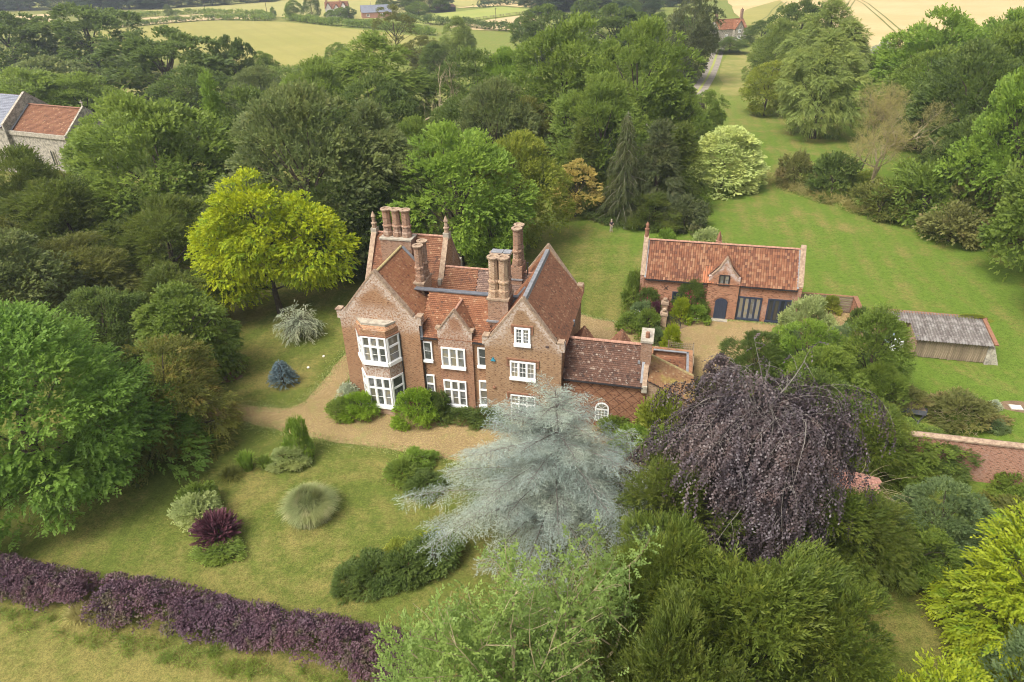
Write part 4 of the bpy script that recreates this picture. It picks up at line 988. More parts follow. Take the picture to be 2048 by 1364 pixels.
# ================================================================ cart shed
sh = hthing('cart_shed', 51.5, 19, 'low cart shed with rusty brown corrugated cement roof and weathered plank front', 'shed')
MB().box(45.6, 55.4, 21.35, 21.65, -.1, 2.7).build('back_wall', M['brick_garden'], sh)
MB().box(45.5, 55.5, 21.28, 21.72, 2.7, 2.82).build('coping', M['terracotta'], sh)
MB().prism_x([(17.7, -.1), (21.4, -.1), (21.4, 2.6), (17.7, 1.9)], 48.6, 48.85).build('side_wall', M['brick_pale'], sh)
MB().prism_x([(17.4, -.1), (21.4, -.1), (21.4, 2.75), (17.7, 2.0)], 54.75, 55.1).build('side_wall', M['flint'], sh)
MB().prism_y([(55.1, -.1), (56.0, -.1), (55.15, 1.9), (55.1, 1.9)], 17.5, 18.3).build('buttress', M['flint'], sh)
MB().beam((55.2, 17.4, 2.1), (55.2, 21.6, 2.85), .34, .12).build('verge_coping', M['terracotta'], sh)
MB().box(45.6, 45.9, 19.6, 21.5, -.1, 2.6).build('side_wall', M['brick_pale'], sh)
PL = None
for i in range(32):
    u = 48.85+i*.184
    if PL is None: PL = MB().box(0, .172, 0, .03, 0, 1.82).mesh('plank'); PL.materials.append(M['plank'])
    o = bpy.data.objects.new('plank', PL); COL.objects.link(o); o.parent = sh; o.location = (u, 17.62+.012*((i*7) % 3), .03+.02*((i*5) % 4)); o.scale = (1, 1, 1-.01*((i*3) % 5))
MB().box(51.7, 51.85, 17.56, 17.62, 0, 1.9).build('post', M['plank'], sh)
def corr(u0, v0, v1, z0, z1, w=1.0, nw=4):
    vs, fs = [], []; n = nw*4
    for i in range(n+1):
        x = w*i/n; dz = .05*math.sin(2*math.pi*i/4)
        vs += [(x, v0, z0+dz), (x, v1, z1+dz), (x, v0, z0+dz-.012), (x, v1, z1+dz-.012)]
    for i in range(n):
        a = i*4; fs += [(a, a+4, a+5, a+1), (a+2, a+3, a+7, a+6), (a, a+2, a+6, a+4), (a+1, a+5, a+7, a+3)]
    o = MB().add(vs, fs).build('corrugated_sheet', M['cement'], sh); o.location = (u0, 0, 0); return o
for i in range(6): corr(48.55+i*1.07, 17.3, 19.45, 1.98+.004*i, 2.40+.004*i, 1.085); corr(48.55+i*1.07, 19.35, 21.5, 2.42+.003*i, 2.84+.003*i, 1.085)
for i in range(3): corr(45.75+i*.95, 19.7, 21.5, 2.49, 2.83, .965)
rebase(sh, 51.5, 19)

# white water tank and crates beside the shed
tk = hthing('plastic_tank', 47.6, 18.9, 'white plastic tank and sheet stored under the open end of the shed', 'tank')
MB().prism_z([(-.45,-.4),(.45,-.4),(.5,-.3),(.5,.4),(-.5,.4),(-.5,-.3)], 0, .95).build('tank', M['white'], tk)
MB().lathe(0, 0, [(.16, .95), (.16, 1.03)], 12).build('lid', M['lead_pale'], tk)
for z in (.3, .6): MB().box(-.52, .52, -.42, -.4, z, z+.05).build('band', M['lead_pale'], tk)
tp = hthing('folded_tarpaulin', 47.4, 20.4, 'crumpled blue and silver tarpaulin in the open bay of the shed', 'tarpaulin')
rng = np.random.default_rng(5)
def crumple(nx, ny, sx, sy, h, seed, base=.0):
    r = np.random.default_rng(seed); vs = [(sx*(i/nx-.5), sy*(j/ny-.5), base+h*(1-((i/nx-.5)**2+(j/ny-.5)**2)*2.6)*r.uniform(.55, 1.1)*(0 < i < nx)*(0 < j < ny)+.02) for j in range(ny+1) for i in range(nx+1)]
    return MB().add(vs, [(j*(nx+1)+i, j*(nx+1)+i+1, (j+1)*(nx+1)+i+1, (j+1)*(nx+1)+i) for j in range(ny) for i in range(nx)])
M['blue_tarp'] = m_plain('blue_tarpaulin', (.06,.25,.42), (.04,.17,.32), 3, .5, .4); M['red_tarp'] = m_plain('red_brown_sheet', (.36,.12,.07), (.26,.09,.06), 3, .6)
crumple(8, 6, 1.1, .8, 1.0, 3).build('sheet', m_plain('silver_blue_sheet', (.38,.46,.5), (.22,.3,.36), 3, .5), tp)
for lab, mt, dx, dy, s, seed in (('crumpled blue tarpaulin on a pile beside the tall hawthorn', 'blue_tarp', -.4, .5, 1.7, 4), ('rust red sheet lying over the blue tarpaulins by the tall hawthorn', 'red_tarp', .5, 0, 1.4, 5), ('smaller blue sheet at the foot of the rust red sheet', 'blue_tarp', -.8, -1.0, 1.1, 6)):
    o = crumple(9, 7, s, s*.75, .7, seed, 1.4 if mt == 'red_tarp' else .8).build('tarpaulin', M[mt], None, label=lab, cat='tarpaulin'); o.location = (28.6+dx, 50.2+dy, .1)

# ================================================================ walled garden
gw = hthing('garden_wall', 52, 0, 'tall mottled red brick garden wall with clay coping at the right edge', 'wall')
MB().box(43.5, 66, -.1, .3, -.1, 3.35).build('wall', M['brick_garden'], gw)
MB().box(43.4, 66, -.2, .4, 3.35, 3.47).prism_x([(-.2, 3.47), (.4, 3.47), (.1, 3.62)], 43.4, 66).build('coping', M['coping'], gw)
MB().box(56.5, 57.0, -.35, -.1, -.1, 3.0).build('pier', M['brick_garden'], gw)
rebase(gw, 52, 0)

# ================================================================ gate piers, gate, trellis
gp = hthing('gate_wall', 25.6, 20, 'narrow brick wall with two capped piers beside the iron gate', 'wall')
MB().box(25.5, 25.85, 20.6, 22.1, -.1, 1.9).build('wall', M['brick_barn'], gp); MB().box(25.45, 25.9, 20.6, 22.05, 1.9, 2.0).build('coping', M['terracotta'], gp)
for v in (20.1, 17.7):
    pr = MB().box(25.35, 25.95, v-.3, v+.3, -.1, 2.1).build('pier', M['brick_pale'], gp)
    MB().box(25.26, 26.04, v-.39, v+.39, 2.1, 2.25).box(25.32, 25.98, v-.33, v+.33, 2.25, 2.36).lathe(25.65, v, [(.2, 2.36), (.14, 2.46), (.23, 2.58), (.2, 2.72), (.05, 2.8)], 10).build('pier_cap', M['coping'], pr)
MB().box(25.45, 25.85, 18.0, 19.8, -.1, 1.5).build('wall', M['brick_barn'], gp)
rebase(gp, 25.6, 20)
gt = hthing('iron_gate', 26.6, 16.4, 'tall black wrought iron gate standing open beside the brick piers', 'gate')
for (a, b) in (((26.0, 17.5), (27.3, 16.3)), ):
    ax = Vector((b[0]-a[0], b[1]-a[1], 0)); L_ = ax.length; ax.normalize()
    P0 = Vector((a[0], a[1], 0))
    for k in range(11):
        p = P0+ax*(L_*k/10); MB().beam(p+Vector((0, 0, .1)), p+Vector((0, 0, 2.2+.35*math.sin(math.pi*k/10))), .025 if 0 < k < 10 else .06, .025 if 0 < k < 10 else .06).build('bar', M['iron'], gt)
    for z in (.15, 1.1, 1.25, 2.15): MB().beam(P0+Vector((0, 0, z)), P0+ax*L_+Vector((0, 0, z)), .035, .035).build('rail', M['iron'], gt)
    for k in range(5):
        c = P0+ax*(L_*(k+.5)/5); mb = MB()
        for j in range(8):
            a0, a1 = 2*math.pi*j/8, 2*math.pi*(j+1)/8; mb.beam(c+ax*.1*math.cos(a0)+Vector((0, 0, 1.9+.1*math.sin(a0))), c+ax*.1*math.cos(a1)+Vector((0, 0, 1.9+.1*math.sin(a1))), .015, .015)
        mb.build('scroll', M['iron'], gt)
rebase(gt, 26.6, 16.4)
tr = hthing('trellis_fence', 27.5, 12.8, 'dark timber trellis on a low wall at the courtyard corner of the house', 'fence')
MB().box(25.0, 28.6, 12.7, 12.95, -.1, 1.1).box(28.4, 28.65, 8.6, 12.7, -.1, 1.1).build('wall', M['brick'], tr)
for k in range(14): MB().box(26.3+k*.17, 26.33+k*.17, 12.8, 12.84, 1.1, 1.85).build('slat', M['plank'], tr)
for k in range(4): MB().box(26.25, 28.6, 12.77, 12.8, 1.15+k*.19, 1.18+k*.19).build('slat', M['plank'], tr)
for k in range(4): MB().box(28.55, 28.6, 8.7, 12.8, 1.2+k*.19, 1.24+k*.19).build('slat', M['plank'], tr)
for p in ((26.3, 12.82), (28.58, 12.82), (28.58, 10.7), (28.58, 8.7)): MB().box(p[0]-.05, p[0]+.05, p[1]-.05, p[1]+.05, 0, 1.95).build('post', M['plank'], tr)
rebase(tr, 27.5, 12.8)

# ================================================================ church beyond the yews
CH = math.atan2(-.387, .922)
ch = thing('parish_church', (-84, 128, 0), CH, 'flint church with red tiled chancel roof and pale stone parapet, half hidden by trees', 'church')
MB().box(-3, 11, -5, 5, -.1, 7.3).build('chancel_wall', M['flint'], ch)
MB().box(-3.1, 11.2, -5.25, -4.95, 6.9, 7.6).box(-3.1, 11.2, 4.95, 5.25, 6.9, 7.6).build('parapet', M['stone'], ch)
MB().prism_x([(-5.1, -.1), (5.1, -.1), (5.1, 7.4), (0, 11.6), (-5.1, 7.4)], 10.7, 11.1).build('east_gable', M['flint'], ch)
MB().lathe(10.9, 0, [(.12, 11.5), (.08, 12.6)], 6).box(10.55, 11.25, -.08, .08, 12.1, 12.28).build('cross', M['stone'], ch)
roof(ch, [(-3, -4.9, 7.15), (10.7, -4.9, 7.15), (10.7, 0, 11.1), (-3, 0, 11.1)], M['tile_red'], 41, tw=.3, th=.25)
roof(ch, [(10.7, 4.9, 7.15), (-3, 4.9, 7.15), (-3, 0, 11.1), (10.7, 0, 11.1)], M['tile_red'], 42, tw=.3, th=.25)
ridge_tiles(ch, (-2.9, 0, 11.2), (10.7, 0, 11.2), 'terracotta', .5, .2)
MB().box(-24, -3, -5.6, 5.6, -.1, 8.4).build('nave_wall', M['flint'], ch)
MB().prism_x([(-5.8, -.1), (5.8, -.1), (5.8, 8.6), (0, 13.1), (-5.8, 8.6)], -3.4, -3.0).build('nave_gable', M['flint'], ch)
for s in (-1, 1): rake(ch, (-3.2, s*5.8, 8.65), (-3.2, 0, 13.2), .55, .2, 'stone')
MB().beam((-2.85, -5.0, 7.4), (-2.85, 0, 11.3), .35, .08).build('flashing', M['lead_pale'], ch)
roof(ch, [(-24, -6, 8.2), (-3.4, -6, 8.2), (-3.4, 0, 12.7), (-24, 0, 12.7)], M['slate'], 43, tw=.5, th=.35)
roof(ch, [(-3.4, 6, 8.2), (-24, 6, 8.2), (-24, 0, 12.7), (-3.4, 0, 12.7)], M['slate'], 44, tw=.5, th=.35)
for x in (.5, 6.5):
    wn_ = MB().prism_y([(x-.7, 2), (x+.7, 2), (x+.7, 4.6)]+[(x+.7*math.cos(a), 4.6+.8*math.sin(a)) for a in np.linspace(.2, math.pi-.2, 7)]+[(x-.7, 4.6)], -5.12, -5.0).build('window', M['stone'], ch)
    for k in (-1, 1): MB().prism_y([(x+k*.3-.22, 2.2), (x+k*.3+.22, 2.2), (x+k*.3+.22, 4.4), (x+k*.3, 4.8), (x+k*.3-.22, 4.4)], -5.14, -5.11).build('pane', M['glass_dark'], wn_)

# ================================================================ distant houses
def far_house(name, loc, rz, w, d, he, hr, wall, tile, label, gables=(), chim=(), wins=(), cat_='house'):
    o = thing(name, loc, rz, label, cat_)
    MB().box(-w/2, w/2, 0, d, -.1, he).build('wall', M[wall], o)
    MB().prism_x([(0, he-.1), (d, he-.1), (d/2, hr)], -w/2, -w/2+.25).build('gable_wall', M[wall], o); MB().prism_x([(0, he-.1), (d, he-.1), (d/2, hr)], w/2-.25, w/2).build('gable_wall', M[wall], o)
    roof(o, [(-w/2-.2, -.25, he-.15), (w/2+.2, -.25, he-.15), (w/2+.2, d/2, hr+.1), (-w/2-.2, d/2, hr+.1)], M[tile], 51, tw=.6, th=.4)
    roof(o, [(w/2+.2, d+.25, he-.15), (-w/2-.2, d+.25, he-.15), (-w/2-.2, d/2, hr+.1), (w/2+.2, d/2, hr+.1)], M[tile], 52, tw=.6, th=.4)
    for x, gw_, gz, ga, out in gables:
        MB().prism_y([(x-gw_/2, -.1), (x+gw_/2, -.1), (x+gw_/2, gz), (x, ga), (x-gw_/2, gz)], -out, d*.3).build('gable', M[wall], o)
        roof(o, [(x+gw_/2+.15, -out-.15, gz-.15), (x+gw_/2+.15, d*.35, gz-.15), (x, d*.45, ga+.08), (x, -out-.15, ga+.08)], M[tile], 53, tw=.6, th=.4)
        roof(o, [(x-gw_/2-.15, d*.35, gz-.15), (x-gw_/2-.15, -out-.15, gz-.15), (x, -out-.15, ga+.08), (x, d*.45, ga+.08)], M[tile], 54, tw=.6, th=.4)
    for x, y, z0, z1 in chim:
        c = MB().box(x-.45, x+.45, y-.45, y+.45, z0, z1).build('chimney', M['brick_chimney'], o); MB().lathe(x, y, [(.18, z1), (.15, z1+.5)], 8).build('chimney_pot', M['terracotta'], c)
    for x, y, z, ww_, hh_ in wins: window(o, (x, y), X1, ww_, z, z+hh_, 2, (1.0,), (1, 2), fr=.1, mul=.1, sill=.05, glass='glass_dark')
    return o
far_house('white_farmhouse', (-99.5, 447, 0), .12, 13, 7, 5.2, 8.6, 'offwhite', 'tile_red', 'white farmhouse with three pointed gables and red roof across the wheat field',
          gables=((-4.6, 3.6, 5.2, 8.2, 1.2), (0, 2.6, 5.4, 7.4, .6), (4.2, 3.8, 5.4, 8.4, 1.4)), chim=((-5.8, 3.5, 7.5, 10.2), (2.0, 3.5, 7.8, 11)),
          wins=((-5.2, -1.2, 3.4, 1.2, 1.3), (-5.2, -1.2, .9, 1.2, 1.4), (-.5, -.6, 3.6, 1.0, 1.2), (3.6, -1.4, 3.4, 1.2, 1.3), (3.6, -1.4, .9, 1.2, 1.4), (-2.4, 0, .9, 1.1, 1.3)))
far_house('grey_roofed_barn', (-75, 441, 0), .25, 17, 11, 3.2, 6.6, 'brick_garden', 'slate', 'open fronted barn with pale grey roof beside the white farmhouse', wins=((-6, 0, .8, 1.6, 1.6), (2, 0, .8, 2.6, 1.8)), cat_='barn')
far_house('black_boarded_shed', (-37, 474, 0), .70, 15, 6, 2.8, 4.2, 'iron', 'tile_brown', 'long black boarded shed in the far paddock', cat_='shed')
far_house('stone_lodge', (92, 300, 0), .32, 13, 7, 4.3, 7.4, 'flint', 'tile_orange', 'stone lodge with orange and brown tiled roof at the end of the drive',
          gables=((2.0, 4.4, 4.2, 7.2, 1.6),), chim=((-6.2, 3.5, 6.8, 9.6), (5.6, 3.5, 6.6, 11.0)), wins=((1.4, -1.6, 2.9, 1.3, 1.2), (1.4, -1.6, .7, 1.3, 1.3), (-3.5, 0, 1.0, 1.2, 1.3)))

# ================================================================ small things in the grounds
for i, (x, y, h, lab) in enumerate([(-353.5,552.6,9,'telegraph pole at the far left against the distant wood'), (-220.3,498.2,9,'telegraph pole left of the small hedge tree in the stubble strip'), (-198.1,500.6,9,'telegraph pole at the hedge right of the small hedge tree'), (-151.6,481.2,9,'telegraph pole at the bend of the far hedge'), (-91.2,514.5,10,'pale telegraph pole between the far trees beyond the grey barn'), (-4.8,384.2,8,'telegraph pole in the tan field'), (30.2,121.5,7.6,'tall wooden pole beside the dark conifers left of the cream variegated tree'), (55.7,106.8,5.6,'leaning brown pole between the thorn bushes and the half dead tree')]):
    o = thing('telegraph_pole', (x, y, 0), .1*i, lab, 'pole', 'wooden poles in the grounds and fields'); r = .16 if i < 6 else .13
    MB().lathe(0, 0, [(r, -.2), (r*.75, h)], 8).build('post', M['bark_pale' if i in (4,) else 'bark'], o)
    if i < 6: MB().box(-.8, .8, -.06, .06, h-.6, h-.45).build('crossarm', M['bark'], o)
    if i == 7: o.rotation_euler = (0, R_(11), 0)
    if i == 6: o.rotation_euler = (0, R_(2), 0)
ff = thing('paddock_fence', (-10, 420, 0), 0, 'post and rail fence crossing the far paddock', 'fence')
fp = [(-41.3,384.2),(-29.4,397.7),(-14.1,417.6),(2.8,439.6),(21.5,463.9)]; PS = MB().box(-.1, .1, -.1, .1, -.1, 1.4).mesh('post'); PS.materials.append(M['slat'])
for (xa, ya), (xb, yb) in zip(fp, fp[1:]):
    n = int(math.hypot(xb-xa, yb-ya)/3)
    for k in range(n):
        o = bpy.data.objects.new('post', PS); COL.objects.link(o); o.parent = ff; o.location = (xa+(xb-xa)*k/n+10, ya+(yb-ya)*k/n-420, 0)
    for z in (.6, 1.15): MB().beam((xa+10, ya-420, z), (xb+10, yb-420, z), .12, .12).build('rail', M['slat'], ff)
# tree stump with split wood
stp = thing('tree_stump', (-26.5, 53.4, 0), 0, 'split orange tree stump on bare soil at the edge of the ivy covered tree', 'stump')
MB().lathe(0, 0, [(.75, -.1), (.55, .2), (.42, .5), (.3, .75), (.12, .8)], 9).build('stump', M['bark_dead'], stp)
MB().beam((-.25, .1, .3), (-.55, .25, 1.7), .22, .16).build('splinter', M['bark_dead'], stp)
for k, (a, b) in enumerate((((.2,.1,.3),(.9,.5,.1)), ((.1,-.3,.25),(.5,-.9,.08)), ((-.2,-.3,.2),(-.3,-1.1,.1)), ((.3,-.1,.35),(.8,-.3,.75)))): MB().beam(a, b, .24, .2).build('root', M['terracotta' if k % 2 else 'bark_dead'], stp)
sheet('bare_soil', [(-27.6,53.0),(-26.6,54.2),(-25.2,53.9),(-25.0,53.0),(-25.8,52.2),(-27.0,52.2)], .012, M['earth'], .12, .4, 21)
# trailer heaped with cuttings
tl = thing('flatbed_trailer', (32.7, 45.7, 0), -.35, 'grey two wheeled trailer heaped with garden cuttings', 'trailer')
MB().box(-1.2, 1.2, -.8, .8, .55, .65).build('bed', M['plank'], tl)
for k in range(4): MB().box(-1.2+k*.61, -.63+k*.61, -.84, -.80, .45, .62+.25).build('side_board', M['lead'], tl)
MB().box(-1.24, -1.2, -.8, .8, .5, .95).build('tail_board', M['lead'], tl)
MB().beam((-.3, -.8, .5), (.5, -1.9, .42), .09, .09).beam((1.1, -.8, .5), (.5, -1.9, .42), .09, .09).build('drawbar', M['iron'], tl)
MB().lathe(.5, -1.9, [(.05, 0), (.05, .55)], 8).build('jockey_wheel', M['lead_pale'], tl)
for s in (-1, 1):
    wh = MB().lathe(0, 0, [(.3, -.09), (.33, -.05), (.33, .05), (.3, .09)], 16).build('wheel', M['iron'], tl); wh.location = (s*1.32, 0, .33); wh.rotation_euler = (0, R_(90), 0)
    MB().lathe(0, 0, [(.15, -.1), (.12, .1)], 10).build('hub', M['lead_pale'], wh)
mc = thing('manhole_cover', (42.0, 46.0, 0), -.2, 'pale square inspection cover set in bare soil by the garden wall', 'cover')
MB().box(-.42, .42, -.3, .3, 0, .07).build('slab', M['offwhite'], mc); MB().box(-.5, .5, -.38, .38, 0, .04).build('frame', M['stone'], mc)
sheet('bare_soil', [(40.2,46.6),(41.4,47.0),(42.9,46.9),(44.2,46.2),(43.2,45.3),(41.6,45.2)], .012, M['earth'], .12, .4, 22)
rng = np.random.default_rng(8)
for i in range(11):
    x = 18.4+i*.24+rng.normal()*.06; y = 62.0+i*.17+rng.normal()*.1
    ic = MB().lathe(0, 0, [(.12, 0), (.17, .08), (.14, .17), (.05, .2)], 6).build('edging_stone', M['offwhite'], None, label='rough white flint edging the rose bed in the courtyard', cat='stone', group='white stones edging the rose bed')
    ic.location = (x, y, 0); ic.rotation_euler = (0, 0, rng.random()*6); ic.scale = (rng.uniform(.7, 1.3), rng.uniform(.7, 1.1), rng.uniform(.7, 1.2))
for x, y, lab in ((-18.3, 56.6, 'white stone at the lawn edge, the one nearer the house corner'), (-19.3, 54.6, 'white stone at the lawn edge, the one nearer the camera')):
    o = MB().lathe(0, 0, [(.12, 0), (.14, .08), (.08, .14)], 7).build('edging_stone', M['offwhite'], None, label=lab, cat='stone'); o.location = (x, y, 0)
for x, y, lab in ((15.9, 89.5, 'short white post by the shrubbery, nearer the person'), (17.0, 89.3, 'short white post by the shrubbery, nearer the barn')):
    o = thing('marker_post', (x, y, 0), 0, lab, 'post')
    MB().box(-.06, .06, -.06, .06, 0, .75).build('post', M['white'], o); MB().prism_z([(-.08,-.08),(.08,-.08),(.08,.08),(-.08,.08)], .75, .83, [(-.02,-.02),(.02,-.02),(.02,.02),(-.02,.02)]).build('cap', M['white'], o)
# wall top on the left of the meadow
wt = thing('ivy_wall', (21.8, 86, 0), 0, 'brick boundary wall end under climbing plants behind the barn gable', 'wall')
MB().box(-.2, .2, -1, 2, -.1, 2.0).build('wall', M['brick_barn'], wt); MB().box(-.28, .28, -1.1, 2, 2.0, 2.1).build('coping', M['coping'], wt)
wt.location = (19.0, 77.5, 0); wt.rotation_euler = (0, 0, -.25)
# low pink tiled roof under the beech
rr = thing('sunken_outbuilding', (22.4, 34.6, 0), -.5, 'pink tiled outbuilding roof showing through the bare stems right of the purple beech', 'outbuilding')
MB().box(-1.6, 1.6, -1.9, 1.9, -.1, 2.0).build('wall', M['brick_garden'], rr)
M['tile_pink'] = m_tile('tile_pink', [(.38,.18,.13), (.46,.24,.18), (.52,.29,.22)])
roof(rr, [(-1.8, -2.1, 1.9), (1.8, -2.1, 1.9), (1.8, 0, 3.2), (-1.8, 0, 3.2)], M['tile_pink'], 61); roof(rr, [(1.8, 2.1, 1.9), (-1.8, 2.1, 1.9), (-1.8, 0, 3.2), (1.8, 0, 3.2)], M['tile_pink'], 62)

# ================================================================ person on the back lawn
pe = thing('person', (13.9, 88.2, 0), .25, 'person in dark top and pale trousers holding a controller on the back lawn', 'person')
def skinned(name, joints, edges, mat, parent, sub=2):
    me = bpy.data.meshes.new(name); me.from_pydata([j[:3] for j in joints], edges, []); me.update(); me.materials.append(mat)
    o = bpy.data.objects.new(name, me); COL.objects.link(o); o.parent = parent
    sk = o.modifiers.new('skin', 'SKIN'); sk.use_smooth_shade = True
    for i, j in enumerate(joints): me.skin_vertices[0].data[i].radius = (j[3], j[4] if len(j) > 4 else j[3])
    me.skin_vertices[0].data[0].use_root = True
    s = o.modifiers.new('sub', 'SUBSURF'); s.levels = sub; s.render_levels = sub
    return o
skin_m = m_plain('skin', (.50,.33,.25), (.46,.30,.22), 6, .6); top_m = m_plain('dark_jersey', (.045,.035,.05), None, 6, .9); tr_m = m_plain('pale_trousers', (.44,.38,.29), (.38,.33,.25), 6, .9)
body = [(0,0,1.0,.15,.11),(0,0,1.2,.14,.10),(0,0,1.42,.17,.11),(0,.01,1.53,.06),(0,-.01,1.60,.065),(0,-.02,1.70,.095,.105),(0,-.015,1.78,.08,.09),
        (.19,0,1.44,.06),(.27,-.03,1.18,.048),(.10,-.28,1.10,.036),(.05,-.36,1.11,.03),(-.19,0,1.44,.06),(-.27,-.03,1.18,.048),(-.10,-.28,1.10,.036),(-.05,-.36,1.11,.03),
        (.10,0,.92,.10),(.12,-.01,.50,.072),(.14,.02,.09,.045),(.15,-.14,.04,.038),(-.10,0,.92,.10),(-.12,-.02,.50,.072),(-.14,0,.09,.045),(-.16,-.15,.04,.038)]
ed = [(0,1),(1,2),(2,3),(3,4),(4,5),(5,6),(2,7),(7,8),(8,9),(9,10),(2,11),(11,12),(12,13),(13,14),(0,15),(15,16),(16,17),(17,18),(0,19),(19,20),(20,21),(21,22)]
skinned('body', body, ed, skin_m, pe)
skinned('jersey', [(0,0,.98,.165,.125),(0,0,1.2,.16,.12),(0,0,1.42,.185,.13),(.2,0,1.44,.075),(.27,-.02,1.24,.062),(-.2,0,1.44,.075),(-.27,-.02,1.24,.062)], [(0,1),(1,2),(2,3),(3,4),(2,5),(5,6)], top_m, pe)
skinned('trousers', [(0,0,.96,.165,.125),(.10,0,.88,.115),(.12,-.01,.5,.088),(.14,.01,.12,.072),(-.10,0,.88,.115),(-.12,-.02,.5,.088),(-.14,0,.12,.072)], [(0,1),(1,2),(2,3),(0,4),(4,5),(5,6)], tr_m, pe)
skinned('hair', [(0,.03,1.76,.088),(0,.0,1.81,.075),(0,.06,1.69,.06)], [(0,1),(0,2)], m_plain('pale_hair', (.5,.45,.36), None, 5, .8), pe)
for s in (-1, 1):
    for k in range(4): MB().beam((s*.055+k*.012*s, -.37, 1.13-.018*k), (s*.03, -.405, 1.115-.018*k), .016, .014).build('finger', skin_m, pe)
    MB().beam((s*.05, -.365, 1.135), (s*.02, -.385, 1.155), .018, .016).build('thumb', skin_m, pe)
    MB().box(s*.035-.012, s*.035+.012, -.12, -.11, 1.715, 1.725).build('eye', M['iron'], pe)
ct = thing('remote_controller', (13.9, 88.2, 0), .25, 'small dark handset held by the person on the lawn', 'controller')
MB().box(-.09, .09, -.47, -.40, 1.08, 1.13).build('case', M['iron'], ct); MB().beam((-.07, -.46, 1.13), (-.07, -.5, 1.25), .012, .012).beam((.07, -.46, 1.13), (.07, -.5, 1.25), .012, .012).build('antenna', M['iron'], ct)

# ---------------------------------------------------------------- tree prototypes (shared meshes)
PR = {}
PR['r1'] = proto('round_a', 11, 8, 16, 1.5, .40, prof='round', K=130, br=1.75, n=30000, L=.42, W=.24, spray=4, twig=.7, inner=.12)
PR['r2'] = proto('round_b', 12, 8, 16, 1.0, .40, prof='egg', K=120, br=1.9, n=30000, L=.40, W=.22, spray=4, twig=.7, inner=.12, lump=.22)
PR['r3'] = proto('round_c', 13, 8, 16, 2.0, .40, prof='dome', K=110, br=2.0, n=28000, L=.45, W=.26, spray=4, twig=.8, inner=.12, lump=.25, ex=1.12)
PR['oak'] = proto('oak', 14, 8, 13, 2.6, .5, 18, prof='spread', K=85, br=1.6, n=22000, L=.42, W=.28, spray=4, twig=.6, inner=.15, lump=.3)
PR['wil'] = proto('willow', 15, 7, 19, 1.2, .5, prof='egg', K=150, br=1.5, n=36000, L=.55, W=.16, spray=5, twig=.9, droop=.55, flat=.9, inner=.12, lump=.2)
PR['airy'] = proto('airy', 16, 7, 15, 5, .3, 20, prof='spread', K=40, br=1.4, n=7000, L=.4, W=.22, spray=4, twig=.7)
PR['yew'] = proto('yew', 17, 4.7, 12, .3, .35, 6, prof='egg', K=95, br=1.15, n=46000, L=.30, W=.085, spray=6, twig=.7, flat=1.15, up=.2, jit=.8, inner=.15, lump=.34, droop=.15, ang=.7)
PR['con'] = proto('conifer', 18, 4, 13, .4, .3, 6, prof='cone', K=150, br=1.15, n=26000, L=.4, W=.1, spray=5, twig=.8, flat=.7, droop=.5, inner=.1)
B1 = bush(31, 1, 1, 5200, .125, .08, 'dome', 30, .34); B2 = bush(32, 1, 1, 6500, .12, .055, 'dome', 40, .28, lump=.25, twig=.22)
B3 = bush(33, 1, 1, 5000, .11, .07, 'round', 22, .38, twig=.25); B4 = bush(34, 1, 1.0, 10000, .08, .05, 'dome', 60, .22, twig=.18, lump=.12)

def tree(k, x, y, H, R, mat, label, rot=0., nm='broadleaf_tree', group=None, bark='bark'): return plant(PR[k], nm, x, y, H, R, mat, label, 'tree', group, rot, bark)
G1 = 'trees in the left hand wood'; G2 = 'trees in the wood behind the house'; G3 = 'trees in the right hand wood'; G4 = 'far field trees'
# left wood
tree('r3', -44.5, 86.2, 18.4, 9.6, 'mid', 'broad mid green hornbeam with layered crown, largest in the left wood', .3, 'hornbeam_tree', G1)
tree('r2', -24.0, 79.5, 20.5, 9.0, 'grey', 'tall grey green chestnut with rusty tinge right behind the yellow tree', 1.1, 'chestnut_tree', G1)
tree('r1', -18.6, 76.0, 11.5, 5.0, 'dark', 'dark bluish tree between the yellow tree and the rear chimneys', 2.0, group=G1)
tree('wil', -16.6, 84.0, 17.5, 5.5, 'grey', 'weeping grey tree with pale twigs trailing toward the fresh green tree', 2.9, 'weeping_tree', G1)
tree('yew', -50.5, 74.5, 13.0, 6.4, 'yewdark', 'dark olive yew in front of the layered hornbeam, nearest the church', .5, 'yew_tree', G1)
tree('yew', -58.0, 79.0, 15.0, 5.6, 'yewdark', 'very dark yew at the left edge below the church wall', 1.5, 'yew_tree', G1)
tree('yew', -38.5, 72.0, 11.0, 5.4, 'yewdark', 'brownish yew left of the yellow tree, under the hornbeam', 2.5, 'yew_tree', G1)
tree('yew', -44.5, 64.0, 9.5, 5.0, 'olive', 'low olive yew behind the ivy covered tree', 3.5, 'yew_tree', G1)
tree('yew', -34.0, 62.5, 6.8, 4.4, 'yewdark', 'spreading dark shrubby yew filling the gap left of the yellow tree trunk', 4.1, 'yew_tree', G1)
tree('r2', -49.0, 58.5, 12.4, 6.2, 'grey', 'grey green whitebeam with rusty seed heads above the big feathery tree', .9, 'whitebeam_tree', G1)
tree('r1', -56.0, 66.0, 12.5, 5.0, 'olive', 'olive tree at the far left behind the whitebeam', .2, group=G1)
tree('r1', -38.0, 56.0, 7.6, 3.8, 'dark', 'dark holly in the hollow between whitebeam and ivy covered tree', 5., 'holly_tree', G1)
tree('r3', -94.7, 143, 14.5, 11.0, 'mid', 'rounded mid green tree behind the church roof, at the left edge', .7, group=G1)
tree('r2', -86, 144.5, 13.5, 7.6, 'mid', 'bright topped round tree right of the church gable', 1.7, group=G1)
tree('r1', -104, 163, 14.0, 10, 'grey', 'greyish tree at the extreme left above the church nave', 2.7, group=G1)
